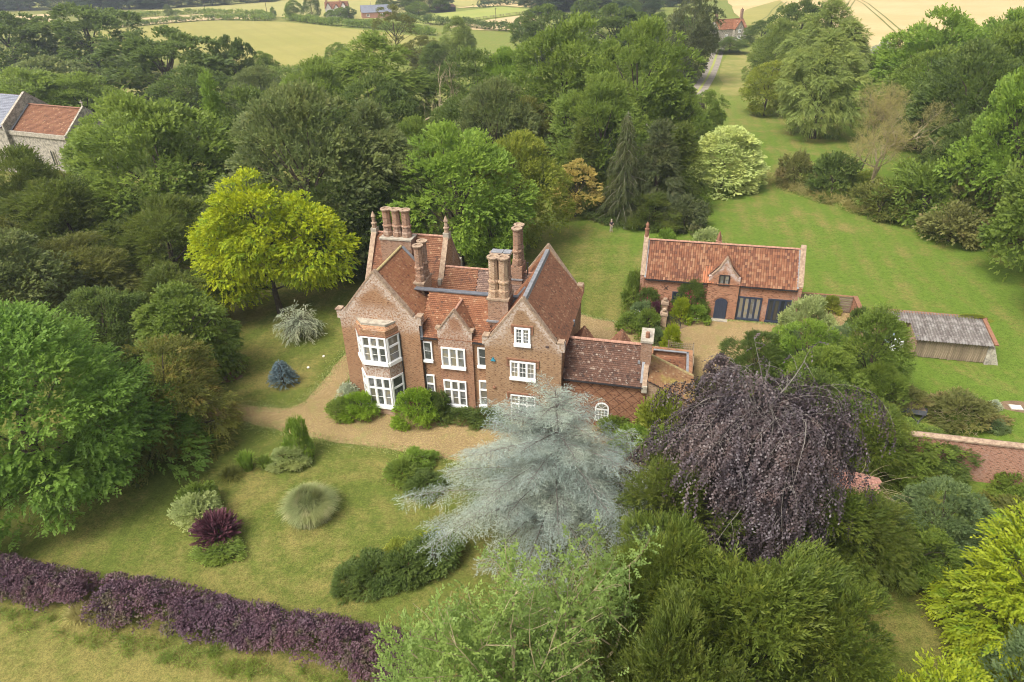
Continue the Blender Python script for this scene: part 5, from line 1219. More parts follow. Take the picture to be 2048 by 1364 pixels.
tree('r1', -58.5, 103, 14.0, 6.8, 'mid', 'leafy yellow green tree overlapping the church chancel roof', 3.1, group=G1)
tree('r3', -61, 90, 9.0, 5.0, 'olive', 'small olive tree in front of the church chancel wall', 2.2, group=G1)
tree('r3', -37, 102, 16.5, 9.0, 'dark', 'dark tree between the hornbeam and the grey chestnut', 1.2, group=G1)
tree('con', -41.5, 100, 19.0, 3.2, 'fresh', 'bright green pointed conifer rising between the hornbeam and oak', 1.2, 'conifer_tree', G1)
# oaks on the left skyline
tree('oak', -129.7, 232, 20.5, 17.0, 'dark', 'huge dark oak with sky lit gaps, top left', .3, 'oak_tree', G4)
tree('oak', -151, 226, 19.0, 12.0, 'dark', 'dark oak joined to the left side of the huge top left oak', 2.3, 'oak_tree', G4)
tree('oak', -82, 175, 18.0, 14.5, 'dark', 'wide dark oak in front of the green wheat field', 4.3, 'oak_tree', G4)
tree('oak', -69, 185, 15.5, 5.8, 'dark', 'smaller round oak at the right end of the wide dark oak', 1.3, 'oak_tree', G4)
tree('r1', -66, 150, 13.5, 8.5, 'dark', 'dark tree beneath the wide oak', .4, group=G4)
tree('r2', -53, 152, 13.0, 7.5, 'grey', 'grey brown tree below the smaller round oak', 1.4, group=G4)
tree('r1', -43, 162, 9.0, 6.0, 'mid', 'low mid green tree at the corner of the orchard grass', 2.4, group=G4)
# wood behind the house
tree('wil', -24.3, 134, 20.0, 9.5, 'mid', 'tall poplar group with feathery top left of the dead tree', .2, 'poplar_tree', G2)
tree('r2', -33.0, 126, 17.5, 7.0, 'mid', 'poplar on the left shoulder of the tall poplar group', 1.9, 'poplar_tree', G2)
tree('r1', -22.0, 117, 15.5, 7.5, 'dark', 'dark bough heavy tree below the tall poplar group', 2.9, group=G2)
tree('airy', -39.0, 262, 16.5, 7.5, 'olive', 'thin airy tree with visible stems in front of the grey barn', .9, 'airy_tree', G4)
tree('r1', -5.5, 136, 17.0, 8.8, 'dark', 'dark dense tree right of the dead tree', 4.9, group=G2)
tree('r3', -8.5, 114, 12.5, 6.5, 'dark', 'dark tree at the foot of the dead tree', 3.9, group=G2)
tree('r2', -2.0, 108, 16.5, 6.5, 'grey', 'grey leaved tree between the dark trees and the olive bush', .8, group=G2)
tree('yew', -8.5, 100, 11.0, 5.0, 'yewdark', 'dark yew directly behind the fresh green tree', .8, 'yew_tree', G2)
tree('r3', 10.2, 123, 22.5, 10.8, 'mid', 'largest rounded green tree behind the golden leaved tree', 2.8, group=G2)
tree('r1', 21.2, 116, 22.7, 9.0, 'mid', 'tall green tree beside the largest rounded one, toward the meadow', .5, group=G2)
tree('r2', 14.0, 103, 17.5, 6.8, 'mid', 'green tree in front of the two tallest, above the golden tree', 1.5, group=G2)
tree('r1', 3.0, 113, 12.5, 5.0, 'olive', 'olive yellow tree with brown dead leaves left of the golden tree', 2.5, group=G2)
tree('r1', 27.5, 112, 13.0, 4.8, 'mid', 'smaller tree on the meadow side of the wood, behind the wooden pole', 5.5, group=G2)
tree('r2', 0.5, 134, 17.5, 6.0, 'fresh', 'bright green tree tucked left of the largest rounded tree', 3.3, group=G2)
tree('r2', -14.0, 103, 12.3, 4.6, 'mid', 'blue green tree peeping over the left side of the fresh green tree', 1.0, group=G2)
tree('r1', 12.1, 243, 17.0, 10.6, 'dark', 'dark far tree behind the wood, left of the pair', 1.4, group=G4)
tree('oak', 35.9, 240, 17.0, 11.3, 'dark', 'dark far oak behind the wood, right of the pair', .4, 'oak_tree', G4)
tree('wil', -14.5, 226, 15.5, 5.5, 'willow', 'pale drooping tree in the distance beside the dark far trees', 2.4, 'willow_tree', G4)
tree('r1', -27.5, 240, 9.5, 6.0, 'olive', 'yellowish round tree in the distance left of the pale drooping tree', .7, group=G4)
tree('r3', -22, 222, 9.5, 5.5, 'dark', 'dark grey round tree in the distance beside the clipped hedge', 1.7, group=G4)
# fresh green tree behind the house
PR['fresh'] = proto('fresh', 19, 7.6, 16.7, 1.2, .45, prof='egg', K=200, br=1.45, n=42000, L=.31, W=.17, spray=5, twig=.6, inner=.1, lump=.14, droop=.1)
tree('fresh', -6.2, 78.0, 16.9, 8.5, 'fresh', 'large fresh green tree rising behind the rear chimneys', .0, 'maple_tree')
tree('r2', 1.2, 84.5, 14.0, 5.2, 'lime', 'yellow green tree joined to the right of the fresh green tree', .6)
tree('r1', -2.2, 75.0, 8.5, 4.0, 'fresh', 'low skirt of fresh green foliage behind the paired rear chimney', .6)
# specimens
PR['gold'] = proto('gold', 20, 2.9, 8, 1.0, .14, prof='egg', K=90, br=.6, n=12000, L=.22, W=.15, spray=4, twig=.3, inner=.1)
tree('gold', 9.6, 94.8, 8.0, 3.1, 'gold', 'small golden leaved tree standing alone on the back lawn edge', 0, 'golden_tree')
PR['varieg'] = proto('varieg', 21, 5.4, 10.5, .15, .3, 3, prof='dome', K=300, br=.9, n=42000, L=.28, W=.18, spray=5, twig=.5, inner=.08, flat=.5, lump=.08)
tree('varieg', 34.2, 106.2, 9.4, 5.4, 'variegated', 'cream variegated maple standing on the meadow', 0, 'variegated_maple')
tree('wil', 60.9, 137.5, 18.6, 6.8, 'willowpale', 'big weeping green tree standing alone in the parkland', .6, 'willow_tree')
tree('wil', 73.0, 167, 21.5, 9.6, 'willowpale', 'tallest pale willow behind the weeping parkland tree', 2.6, 'willow_tree')
tree('r2', 69.0, 184, 17.0, 6.5, 'willow', 'green tree on the left flank of the tallest pale willow', 3.6)
tree('lime' if 'lime' in PR else 'r1', 58.3, 159, 10.8, 5.2, 'lime', 'yellow green flowering tree left of the weeping parkland tree', 1.6, 'lime_tree')
tree('oak', 92.5, 232, 17.5, 9.0, 'dark', 'dark tree beyond the willows beside the golden field', 1.1, 'oak_tree', G4)
tree('r1', 51.8, 204, 22.0, 7.5, 'spruce', 'tall dark tree beside the drive', .1, group=G4)
tree('r1', 51.0, 206, 13.0, 5.0, 'spruce', 'lower dark tree clinging to the tall one beside the drive', 1.1, group=G4)
tree('r3', 44.8, 222, 15.5, 6.5, 'dark', 'round dark tree left of the tall tree by the drive', 2.1, group=G4)
tree('r1', 80.0, 262, 5.0, 6.0, 'dark', 'dark rounded shrubs in front of the stone lodge', 3.1, group=G4)
tree('r2', 97.0, 280, 8.5, 6.0, 'dark', 'dark tree hiding the right half of the stone lodge', 3.7, group=G4)
tree('r3', 82.0, 218, 13.0, 6.5, 'dark', 'dark green tree left of the tallest willow, behind it', 4.1, group=G4)
tree('r2', 62.0, 262, 12.0, 7.0, 'dark', 'tree on the left of the stone lodge', 4.7, group=G4)
tree('r1', 39.4, 139.2, 8.8, 4.2, 'mid', 'small round tree on the grass beyond the cream maple', .1)
tree('r1', 39.2, 153, 6.6, 3.0, 'hedge', 'small purple leaved tree behind the small round green one', .8, 'purple_plum_tree')
tree('r1', 33.5, 158, 9.5, 6.0, 'mid', 'low tree at the left edge of the parkland grass', 1.8)
tree('r3', 27.0, 170, 13.0, 8.5, 'mid', 'pale green tree beyond the low parkland edge tree', 2.3)
tree('wil', 110.5, 214, 8.5, 4.2, 'silver', 'silver leaved tree in front of the golden field', .8, 'silver_willow')
# right wood
for i, (x, y, H, R, k, m, lab) in enumerate([
    (86.1,144,21.0,10.0,'r3','fresh','bright green round tree at the top left corner of the right wood'),
    (76.5,128,16.5,7.5,'r1','mid','mid green tree directly below the bright corner tree'),
    (71.5,108,19.5,8.2,'r1','dark','dark green rounded tree at the front of the right wood beside the half dead ash'),
    (84,120,21.5,8.8,'r2','mid','tall mid green tree in the middle of the right wood'),
    (64.5,84.5,22.0,6.8,'r2','fresh','bright leaved tree at the right edge above the meadow corner'),
    (73,93,19.5,7.4,'r1','dark','dark tree behind the bright leaved edge tree'),
    (60.0,70.4,19.0,5.6,'r3','mid','tree at the right edge level with the cart shed roof'),
    (55.5,60.0,13.5,4.4,'r1','mid','lowest tree at the right edge beside the cart shed'),
    (96,134,20,9.0,'r3','mid','green tree on the upper slope of the right wood'),
    (91,104,22,8.4,'r2','fresh','light green tree near the right edge of the wood'),
    (106,152,20,9.5,'r1','fresh','pale green tree high in the right wood'),
    (99,168,15.5,9.0,'oak','olive','brown tinged tree at the top of the right wood'),
    (118,172,17,10.0,'r2','mid','tree near the top right corner'),
    (131,166,22,10.5,'r3','mid','large tree cut by the top right corner'),
    (118,132,21,9.5,'r1','fresh','light tree at the right edge below the corner'),
    (107,114,20,8.5,'r3','dark','dark tree at the far right of the wood'),
    (80,110,14,6.0,'yew','yewdark','dark hollow tree inside the right wood'),
    (66,96,12,5.2,'r1','dark','shadowy tree behind the thorn scrub'),
    (140,190,19,10,'oak','dark','oak beyond the top right corner tree'),
    (84,160,13,6.5,'r2','mid','small tree by the stubble at the wood corner')]):
    tree(k, x, y, H, R, m, lab, i*1.7, group=G3)
# far tree rows
for i, (x, y, H, R, m, lab) in enumerate([
    (-123,440,10,5.5,'mid','round tree left of the white farmhouse, the lighter one'), (-112,438,14,4.6,'dark','tall dark tree left of the white farmhouse'),
    (-95,436,6,4.5,'mid','low tree in front of the white farmhouse'), (-90,434,6.5,4,'dark','darker low tree in front of the white farmhouse'), (-101,437,5,3.6,'mid','small garden tree under the gables of the white farmhouse'),
    (-76,482,9,6,'dark','tree behind the grey roofed barn'), (-58,470,12,6.5,'dark','dark tree right of the grey roofed barn'), (-48,480,13,6.5,'farwood','tree between the barn and the black shed'),
    (-40,472,11,5,'dark','tree by the left end of the black shed'), (-52,455,7,6,'mid','low tree mass in front of the black shed trees'), (-216,485,7,2.2,'dark','small dark tree in the far hedge'), (-142,462,5.5,1.6,'mid','lone sapling by the far hedge'),
    (-57,250,7,4,'mid','scrubby tree at the right end of the orchard hedge'), (-52,196,6.5,3.2,'dark','lone dark thorn in the orchard grass'), (-75,226,7.5,4,'mid','thorn at the left end of the orchard hedge')]):
    tree(('r1','r2','r3')[i % 3], x, y, H, R, m, lab, i*1.3, group=G4)
rng = np.random.default_rng(77)
ORD = [a+' from the left, ' for a in 'first,second,third,fourth,fifth,sixth,seventh,eighth,ninth,tenth,eleventh,twelfth,thirteenth,fourteenth'.split(',')]
def row(pts, n, h, r, name, group, mats, sx=1.0):
    P = np.array(pts, float)
    for i in range(n):
        q = i/(n-1)*(len(P)-1); k = min(int(q), len(P)-2); p = P[k]+(P[k+1]-P[k])*(q-k)+rng.normal(size=2)*3
        tree(('r1','r3','r2')[i % 3], p[0], p[1], h*rng.uniform(.75, 1.2), r*rng.uniform(.8, 1.25), mats[i % len(mats)], ORD[i]+name, rng.random()*6, group=group)
row([(-420,590),(-320,575),(-262,565)], 13, 17, 13, 'tree in the far bluish wood at top left', 'far wood top left', ['farwood'])
row([(-262,562),(-222,590),(-190,640),(-180,700)], 14, 10, 9, 'tree in the dark belt above the barley', 'tree belt beyond the barley', ['farwood','dark'])
row([(20,455),(70,480),(120,520)], 12, 13, 11, 'tree in the far belt at the top centre', 'far belt top centre', ['farwood','dark'])
row([(40,340),(70,400),(105,480)], 6, 12, 8, 'tree in the line left of the golden field', 'tree line left of the golden field', ['dark','farwood'])
row([(-60,500),(10,570),(60,640)], 7, 8, 7, 'small tree on the boundary behind the far paddock', 'boundary trees behind the paddock', ['farwood'])
# hedgerows
hedge('field_hedge', [(-240,436),(-231.7,478.6),(-202.5,501.7),(-154.3,474.5),(-137.1,442.9)], 4, 2.6, 9000, .7, .5, 'mid', 'far field hedge above the tan strip', 1)
hedge('field_hedge', [(-225,400),(-204.6,421.4),(-193.2,439.7),(-174.1,451.4),(-135.1,436.0)], 4, 2.4, 9000, .7, .5, 'mid', 'far hedge along the top edge of the green wheat', 2)
hedge('field_hedge', [(-127.6,440.7),(-97.3,404.1),(-63.2,376.1),(-32.2,338.6)], 5, 3.0, 14000, .7, .5, 'mid', 'hedge in front of the white farmhouse and barn', 3)
hedge('field_hedge', [(-58,420),(-44.1,400),(-28.5,386),(0,352),(15,330)], 5, 3.2, 9000, .7, .5, 'dark', 'hedge at the near edge of the paddock', 4)
hedge('field_hedge', [(-82,212),(-73.7,218),(-63.7,224.7),(-53.5,234.9),(-47.0,253.5)], 6, 4.0, 12000, .5, .35, 'mid', 'ragged hedge between wheat and orchard grass', 5)
hedge('field_hedge', [(-56,191),(-44.1,192)], 3.5, 2.8, 3500, .4, .3, 'dark', 'short dark hedge below the orchard grass', 6)
hedge('clipped_hedge', [(-32,250),(-24,262),(-14,276)], 3.5, 4, 4500, .5, .35, 'dark', 'clipped square hedge near the airy tree', 7)
hedge('field_hedge', [(-20,500),(20,545),(90,610)], 4, 3, 5000, .8, .6, 'farwood', 'far boundary hedge beside the straw field', 8)
hedge('wood_edge', [(97,236),(105,222),(103,200),(92,180)], 4, 3, 6000, .4, .3, 'dark', 'hedge between the golden field and the mown stubble', 9)

# ---------------------------------------------------------------- hero plants
def fit_tree(segs, tips, R, H):
    s = np.array(segs); tp = np.array([t[0] for t in tips]); sc = np.array([R, R, H])/np.array([np.percentile(np.abs(tp[:, 0]), 96), np.percentile(np.abs(tp[:, 1]), 96), np.percentile(tp[:, 2], 99)])
    s[:, 0:3] *= sc; s[:, 3:6] *= sc; return s.tolist(), [(t[0]*sc, t[1]*sc) for t in tips]
def hero(name, x, y, label, parts, wood_segs, leaf, bark='bark', cat_='tree', rot=0., sides=5):
    o = thing(name, (x, y, 0), rot, label, cat_)
    link('trunk', tube_mesh('trunk', wood_segs, sides), M[bark], o); link('crown', leaf_mesh(name+'_crown', *parts), M[leaf], o); return o

# big feathery green tree at the left
C = crown(41, 8.0, 14.3, .4, 'dome', 170, 1.7, 80000, .28, .14, 6, .75, flat=.5, up=.8, jit=.45, inner=.08, lump=.2, ang=1.0, droop=.1)
hero('acacia_tree', -34.2, 38.6, 'huge feathery bright green tree filling the left edge', C[:6], wood(41, 14.3, 2, C[6], .4, 7), 'acacia')
C = crown(42, 3.6, 8.0, .3, 'dome', 60, .95, 18000, .24, .09, 5, .8, flat=.4, up=.8, inner=.1, droop=.1)
hero('small_acacia', -29.2, 41.5, 'lower feathery green bough mass right of the huge feathery tree', C[:6], wood(42, 8, 1, C[6], .25, 10), 'acacia')
# copper brown tree in front of the ivy tree
C = crown(43, 4.3, 8.2, .3, 'dome', 110, .95, 30000, .19, .11, 6, .8, flat=.35, up=.9, jit=.35, inner=.1, lump=.2, droop=.25)
hero('copper_thorn', -27.2, 44.4, 'copper and olive layered shrub tree beside the gravel drive', C[:6], wood(43, 8, 1, C[6], .25, 16), 'copper')
# ivy tree
C = crown(44, 3.7, 9.0, .1, 'column', 120, 1.0, 25000, .25, .17, 4, .5, flat=.8, up=.4, inner=.08, lump=.16, droop=.3)
hero('ivy_clad_tree', -29.0, 53.2, 'dark glossy ivy covered tree at the lawn edge', C[:6], wood(44, 9, 1, C[6], .3, 12), 'mid')
# yellow robinia
kw = dict(flat=.75, up=.5, inner=.12, lump=.2, droop=.3, jit=.75); parts_ = []
for sd_, R_1, H1, z1, ox, oy, nn in ((45, 4.6, 15.0, 4.5, -.8, .6, 34000), (145, 3.7, 12.6, 3.6, 4.3, .3, 22000), (245, 3.6, 11.6, 2.4, -4.0, -.2, 20000), (345, 3.0, 8.0, 2.0, -4.0, -1.2, 8000)):
    q_ = list(crown(sd_, R_1, H1, z1, 'egg', int(26*R_1), 1.15, int(nn*.78), .23, .15, 5, .5, **kw)); q_[0] = q_[0]+np.array([ox, oy, 0]); q_[6] = q_[6]+np.array([ox, oy, 0]); parts_.append(q_)
C = cat(parts_)
segs = wood(45, 14.9, 3.5, C[6], .34, 26, (-1.2, 1.0))
hero('golden_robinia', -25.2, 66.2, 'brilliant yellow leaved robinia with slender brown trunk', C[:6], segs, 'robinia')
# silver pear: drooping twigs
rng = np.random.default_rng(46); Ps, Ds, sg = [], [], []
sg += [[0,0,-.2, .05,0,1.2, .13,.11]]
for i in range(190):
    a = rng.random()*6.28; e = rng.uniform(.05, 1.35); d = (math.cos(a)*math.cos(e), math.sin(a)*math.cos(e), math.sin(e)); p = arc((.05, 0, 1.2+rng.random()*.6), d, rng.uniform(1.3, 3.0), 9, .15, rng, .16)
    sg += arc_segs(p, .03, .01); P_, D_, q = along(p, .16, rng, .25); Ps.append(P_); Ds.append(D_)
P_ = np.concatenate(Ps); D_ = np.concatenate(Ds); keep = P_[:, 2] > .35; P_, D_ = P_[keep], D_[keep]
N_ = nrm(rdir(rng, len(P_))*.5+np.array([0, 0, 1])); T_ = nrm(D_+rdir(rng, len(P_))*.9+np.array([0, 0, -.3]))
hero('silver_pear', -21.6, 60.6, 'pale silver weeping pear on the lawn beside the yellow tree', sprays(P_, T_, N_, .42, 7, .13, .05, rng, .5, .8), sg, 'silver')
# little blue spruce
rng = np.random.default_rng(47); Ps, Ds, sg = [], [], [[0,0,-.1, 0,0,2.3, .07,.01]]
for i in range(190):
    t_ = (i/190)**.8; z = .12+2.2*t_; L_ = 1.30*(1-t_)**.8+.10; a = i*2.4; p = arc((0, 0, z), (math.cos(a), math.sin(a), .25), L_, 5, .06, rng, .04)
    sg += arc_segs(p, .015, .006); P_, D_, q = along(p, .07, rng, .35); Ps.append(P_); Ds.append(D_)
P_ = np.concatenate(Ps); D_ = np.concatenate(Ds); T_ = nrm(D_+rdir(rng, len(P_))*.6+np.array([0, 0, .1]))
hero('blue_spruce', -20.9, 52.0, 'small conical blue spruce on the scorched turf', sprays(P_, T_, nrm(rdir(rng, len(P_))+np.array([0, 0, .6])), .24, 9, .10, .040, rng, .8, .1), sg, 'bluespruce')

# blue cedar with herringbone sprays
rng = np.random.default_rng(48); Hc = 11.3; An, Dn, Nn = [], [], []; sg = []
prev = np.array([0., 0, -.3])
for k in range(1, 13):
    q = k/12; p = np.array([.25*math.sin(q*3), .2*q, Hc*.97*q]); sg.append([*prev, *p, .38*(1-q)**.9+.03, .38*(1-min(q+.08, 1))**.9+.02]); prev = p
nb = 88
for i in range(nb):
    q = (i+.5)/nb; z = .9+(Hc-1.3)*max(.02, math.floor(q*14)/14+.018*rng.normal())**.9 if q > .04 else 1.0; a = i*2.39996+rng.normal()*.2; lng = (1+.22*math.sin(a-2.6)) 
    L_ = (9.2*(1-q)**.72*rng.uniform(.74, 1.05)+.4)*lng; d = (math.cos(a), math.sin(a), .34-.1*q+.5*q*q)
    p = arc((.2*q, .2*q, z), d, L_, 12, .040*(1-.4*q), rng, .035); sg += arc_segs(p, .045*(1-q)+.02, .010)
    Pm, Dm, tm = along(p, .34, rng, .05)
    for P0, D0, t0 in zip(Pm, Dm, tm):
        for s in (-1, 1):
            side = nrm(np.cross(D0, [0, 0, 1.])); d2 = D0*.75+side*s*.8+np.array([0, 0, .05]); l2 = min(2.3, L_*.36)*(1.08-t0*.75)*rng.uniform(.7, 1.15)
            p2 = arc(P0, d2, l2, 5, .09, rng, .05); sg += arc_segs(p2[:5], .014, .006)
            P2, D2, t2 = along(p2, .23, rng, .05); An.append(P2); Dn.append(D2)
    An.append(Pm); Dn.append(Dm)
An = np.concatenate(An); Dn = np.concatenate(Dn); up = np.array([0, 0, 1.])
tw_, td_ = [], []
for s in (-1, 1):
    side = nrm(np.cross(Dn, up)); tw_.append(An); td_.append(nrm(Dn*.8+side*s*.8+rdir(rng, len(An))*.25+np.array([0, 0, -.05])))
A2, D2 = np.concatenate(tw_), np.concatenate(td_)
print('cedar twigs', len(A2))
parts = sprays(A2, D2, nrm(rdir(rng, len(A2))*.6+up), .44, 6, .13, .034, rng, .45, .25)
hero('blue_cedar', 2.5, 34.0, 'large pale blue cedar with herringbone branches in front of the house', parts, sg, 'cedar', 'bark_beech', sides=4)

# purple weeping beech
rng = np.random.default_rng(49); Hb = 14.0; An, Dn, sg = [], [], []
prev = np.array([0., 0, -.3])
for k in range(1, 9):
    q = k/8; p = np.array([.4*math.sin(q*2), .3*math.sin(q*4), 11.2*q]); sg.append([*prev, *p, .5*(1-q*.7), .5*(1-q*.75)]); prev = p
for i in range(120):
    q = rng.random()**.7; z = 4.6+6.8*q; a = i*2.39996+rng.normal()*.25; L_ = rng.uniform(5.4, 8.3)*(1-.12*q)*(.92-.08*math.cos(a))
    d = (math.cos(a), math.sin(a)*.95, rng.uniform(.25, 1.0)*(.6+.6*q)); o3 = rng.normal(size=2)*.9; p = arc((.3*q+o3[0], .2*q+o3[1], z+rng.uniform(-.6, .5)), d, L_, 16, rng.uniform(.085, .17), rng, .09)
    keep = p[:, 2] > .5; p = p[:max(5, int(keep.sum()))]; sg += arc_segs(p, .045 if i % 6 == 0 else .014, .006)
    Pm, Dm, tm = along(p, .40, rng, .05)
    for P0, D0, t0 in zip(Pm, Dm, tm):
        for s in (-1, 1):
            side = nrm(np.cross(D0, [0, 0, 1.])); d2 = D0*.6+side*s*.8+np.array([0, 0, .15]); p2 = arc(P0, d2, rng.uniform(1.2, 2.6), 7, .26, rng, .08)
            if rng.random() < .18: sg += arc_segs(p2[:5], .014, .006)
            P2, D2, t2 = along(p2, .27, rng, .15); An.append(P2); Dn.append(D2)
for i in range(5):      # bare leaders standing out of the dome on the house side
    a = [2.3, 1.2, 1.75, 2.8, .5][i]; p = arc((.5*math.cos(a), .5*math.sin(a), 10.8), (math.cos(a)*.55, math.sin(a)*.55, 1.0), 2.2+.35*i, 8, -.01, rng, .08); sg += arc_segs(p, .07, .015)
    Pm, Dm, tm = along(p, .35, rng, .3)
    for P0, D0 in zip(Pm, Dm):
        d2 = rdir(rng, 1)[0]*.9+D0*.4; p2 = arc(P0, d2, 1.3, 5, .12, rng, .1); sg += arc_segs(p2, .022, .006); P2, D2, t2 = along(p2, .2, rng, .4); An.append(P2); Dn.append(D2)
An = np.concatenate(An); Dn = np.concatenate(Dn); k = An[:, 2] > .3; An, Dn = An[k], Dn[k]; print('beech anchors', len(An))
T_ = nrm(Dn*.5+rdir(rng, len(An))*.6+np.array([0, 0, -.55])); rad_ = nrm(An*np.array([1, 1, .4]))
hero('weeping_copper_beech', 14.4, 31.8, 'dark purple weeping beech with pale arching branches', sprays(An, T_, nrm(rad_+rdir(rng, len(An))*.7+np.array([0, 0, .3])), .6, 6, .17, .11, rng, .8, .5), sg, 'beech', 'bark_beech', sides=4)

# weeping spruce and dark conifers behind the back lawn
rng = np.random.default_rng(50); An, Dn, sg = [], [], [[0,0,-.2, 0,0,15.2, .22,.02]]
for i in range(120):
    q = (i+.5)/120; z = 1.0+14*q; a = i*2.4; L_ = 4.2*(1-q)**.8*rng.uniform(.7, 1.1)+.25; p = arc((0, 0, z), (math.cos(a), math.sin(a), .15), L_, 8, .10, rng, .05); sg += arc_segs(p, .04, .01)
    Pm, Dm, tm = along(p, .35, rng, .15); An.append(Pm); Dn.append(Dm)
An = np.concatenate(An); Dn = np.concatenate(Dn); An = np.repeat(An, 5, 0)+rdir(rng, len(An)*5)*.12; Dn = np.repeat(Dn, 5, 0)
parts = sprays(An, nrm(np.array([0, 0, -1.])+rdir(rng, len(An))*.45+Dn*.3), nrm(Dn+rdir(rng, len(An))*.6+np.array([0, 0, .3])), 1.0, 6, .30, .10, rng, .5, .1)
o = hero('weeping_spruce', 16.0, 92.5, 'weeping spruce with drooping grey green curtains behind the back lawn', parts, sg, 'spruce', 'bark_pale', sides=4)
tree('con', 10.8, 98.5, 12.4, 3.6, 'yewdark', 'dark conifer immediately left of the weeping spruce', .3, 'conifer_tree', 'dark conifers round the weeping spruce')
tree('con', 20.8, 93.5, 13.0, 3.8, 'spruce', 'dark conifer immediately right of the weeping spruce', 1.3, 'conifer_tree', 'dark conifers round the weeping spruce')
tree('con', 24.5, 96.5, 12.0, 4.2, 'yewdark', 'dark conifer nearest the wooden pole', 2.3, 'conifer_tree', 'dark conifers round the weeping spruce')
tree('yew', 15.6, 95.5, 5.6, 3.0, 'yew', 'low spreading juniper under the weeping spruce', 2.3, 'juniper', 'dark conifers round the weeping spruce')
tree('yew', 19.5, 91.0, 4.6, 3.6, 'yewdark', 'low dark juniper at the lawn edge right of the spruce', .3, 'juniper', 'dark conifers round the weeping spruce')
tree('r1', 12.5, 104, 9.0, 3.6, 'bluegreen', 'blue green holly behind the golden tree', 1.8, 'holly_tree')
# dead and half dead trees
s1, tips = skeleton(5, (0, 0, 0), (.05, 0, 1), 6.0, .34, 6, 4, .5, .3, .70, (2, 3)); s1, tips = fit_tree(s1, tips, 6.5, 19.5)
o = thing('dead_tree', (-14.5, 122.0, 0), 0, 'bare dead tree with orange lichen branches in the dark wood', 'tree'); link('trunk', tube_mesh('trunk', s1, 3), M['bark_dead'], o)
s1, tips = skeleton(9, (0, 0, 0), (.12, 0, 1), 5.0, .36, 7, 4, .55, .2, .72, (3, 3)); s1, tips = fit_tree(s1, tips, 5.2, 15.3)
tp_ = np.array([t[0] for t in tips]); td_ = np.array([t[1] for t in tips]); rng = np.random.default_rng(51); print('ash tips', len(tp_), len(s1))
k = rng.choice(len(tp_), min(len(tp_), 2200), replace=False)
hero('half_dead_ash', 54.2, 99.3, 'half dead ash with bare straw coloured twigs beside the meadow', sprays(np.repeat(tp_[k], 2, 0), nrm(np.repeat(td_[k], 2, 0)+rdir(rng, 2*len(k))*.7), rdir(rng, 2*len(k)), .8, 4, .42, .035, rng, .6), s1, 'straw', 'bark_dead', sides=3)
# thorn scrub along the meadow
for x, y, r, h, me, m, lab in ((45.9,107,2.6,4.3,B2,'bramble','brownish thorn bush in the long grass, leftmost of the meadow scrub'), (50.3,103,3.6,4.9,B2,'dark','dark thorn bush beside the brown one'),
    (55.0,102.5,2.2,2.6,B3,'lime','yellow green bramble between the thorn and the half dead ash'), (57.5,90.5,4.8,6.4,B2,'mid','bright topped hawthorn right of the half dead ash'), (62.5,86,4.4,6.0,B2,'bramble','brownish hawthorn at the meadow corner'),
    (52.6,92.5,3.2,3.6,B3,'olive','low scrub at the foot of the half dead ash'), (57.0,82.5,3.2,3.6,B1,'bramble','lowest thorn in front of the meadow corner'), (78,172,4.6,4.6,B2,'dark','dark thorn scrub by the mown stubble'), (84,178,4.2,5.0,B2,'dark','second dark thorn by the stubble, nearer the silver tree'),
    (24.5,104.5,2.4,3.0,B1,'mid','bush at the base of the wood behind the cream maple'), (26.5,97.5,2.6,3.2,B1,'mid','leafy bush at the foot of the wooden pole'), (24.2,89.5,2.4,3.2,B1,'spruce','grey bush along the ivy wall'), (20.0,82.0,1.1,2.0,B3,'fresh','bright climber heaped on the wall end behind the barn'), (25.0,80.5,1.9,2.4,B2,'pale','pale grassy shrub on the meadow side of the ivy wall')):
    shrub('bush', x, y, me, m, lab, (r, r, h), x)
hedge('long_grass', [(41,112),(44,106),(48,99),(51.5,93)], 3.0, .7, 5000, .5, .06, 'straw', 'strip of uncut seeding grass at the meadow scrub', 22, 'grass', rough=1.0)
hedge('shrubbery_edge', [(8,99),(11.5,93.6),(15,90.8),(18.6,89.3),(22,86)], 2.0, 1.0, 6000, .2, .13, 'dark', 'low planting along the back lawn edge under the conifers', 23, 'planting')

# front yews and shrubs nearest the camera
tree('yew', 10.6, 20.2, 10.9, 4.1, 'yew', 'large golden green yew at the bottom, directly below the purple beech', .3, 'yew_tree', 'yews along the bottom edge')
tree('yew', 7.4, 23.2, 10.0, 3.1, 'yew', 'yew between the blue cedar and purple beech', 1.3, 'yew_tree', 'yews along the bottom edge')
tree('yew', 14.0, 19.6, 9.4, 2.9, 'yew', 'yew at the bottom beside the shaded lawn', 2.3, 'yew_tree', 'yews along the bottom edge')
tree('yew', 6.4, 16.6, 11.3, 3.0, 'yewdark', 'dark yew at the bottom edge beside the twiggy shrub', 3.3, 'yew_tree', 'yews along the bottom edge')
tree('yew', 12.4, 24.0, 5.6, 2.6, 'yew', 'yew tucked under the front of the purple beech', 4.3, 'yew_tree', 'yews along the bottom edge')
tree('yew', 9.6, 30.0, 8.2, 3.4, 'yewdark', 'shaded yew under the right side of the blue cedar', 5.3, 'yew_tree', 'yews along the bottom edge')
s1, tips = skeleton(12, (0, 0, 0), (0, 0, 1), 3.0, .26, 5, 3, .85, .32, .84, (3, 4))
tp_ = np.array([t[0] for t in tips]); sc = np.array([5.2, 4.6, 13.6])/np.array([np.percentile(np.abs(tp_[:, 0]), 95), np.percentile(np.abs(tp_[:, 1]), 95), np.percentile(tp_[:, 2], 98)])
s1 = np.array(s1); s1[:, 0:3] *= sc; s1[:, 3:6] *= sc; s1 = s1.tolist(); td_ = nrm(np.array([t[1] for t in tips])*sc); tp_ = tp_*sc; rng = np.random.default_rng(52); print('twiggy tips', len(tp_))
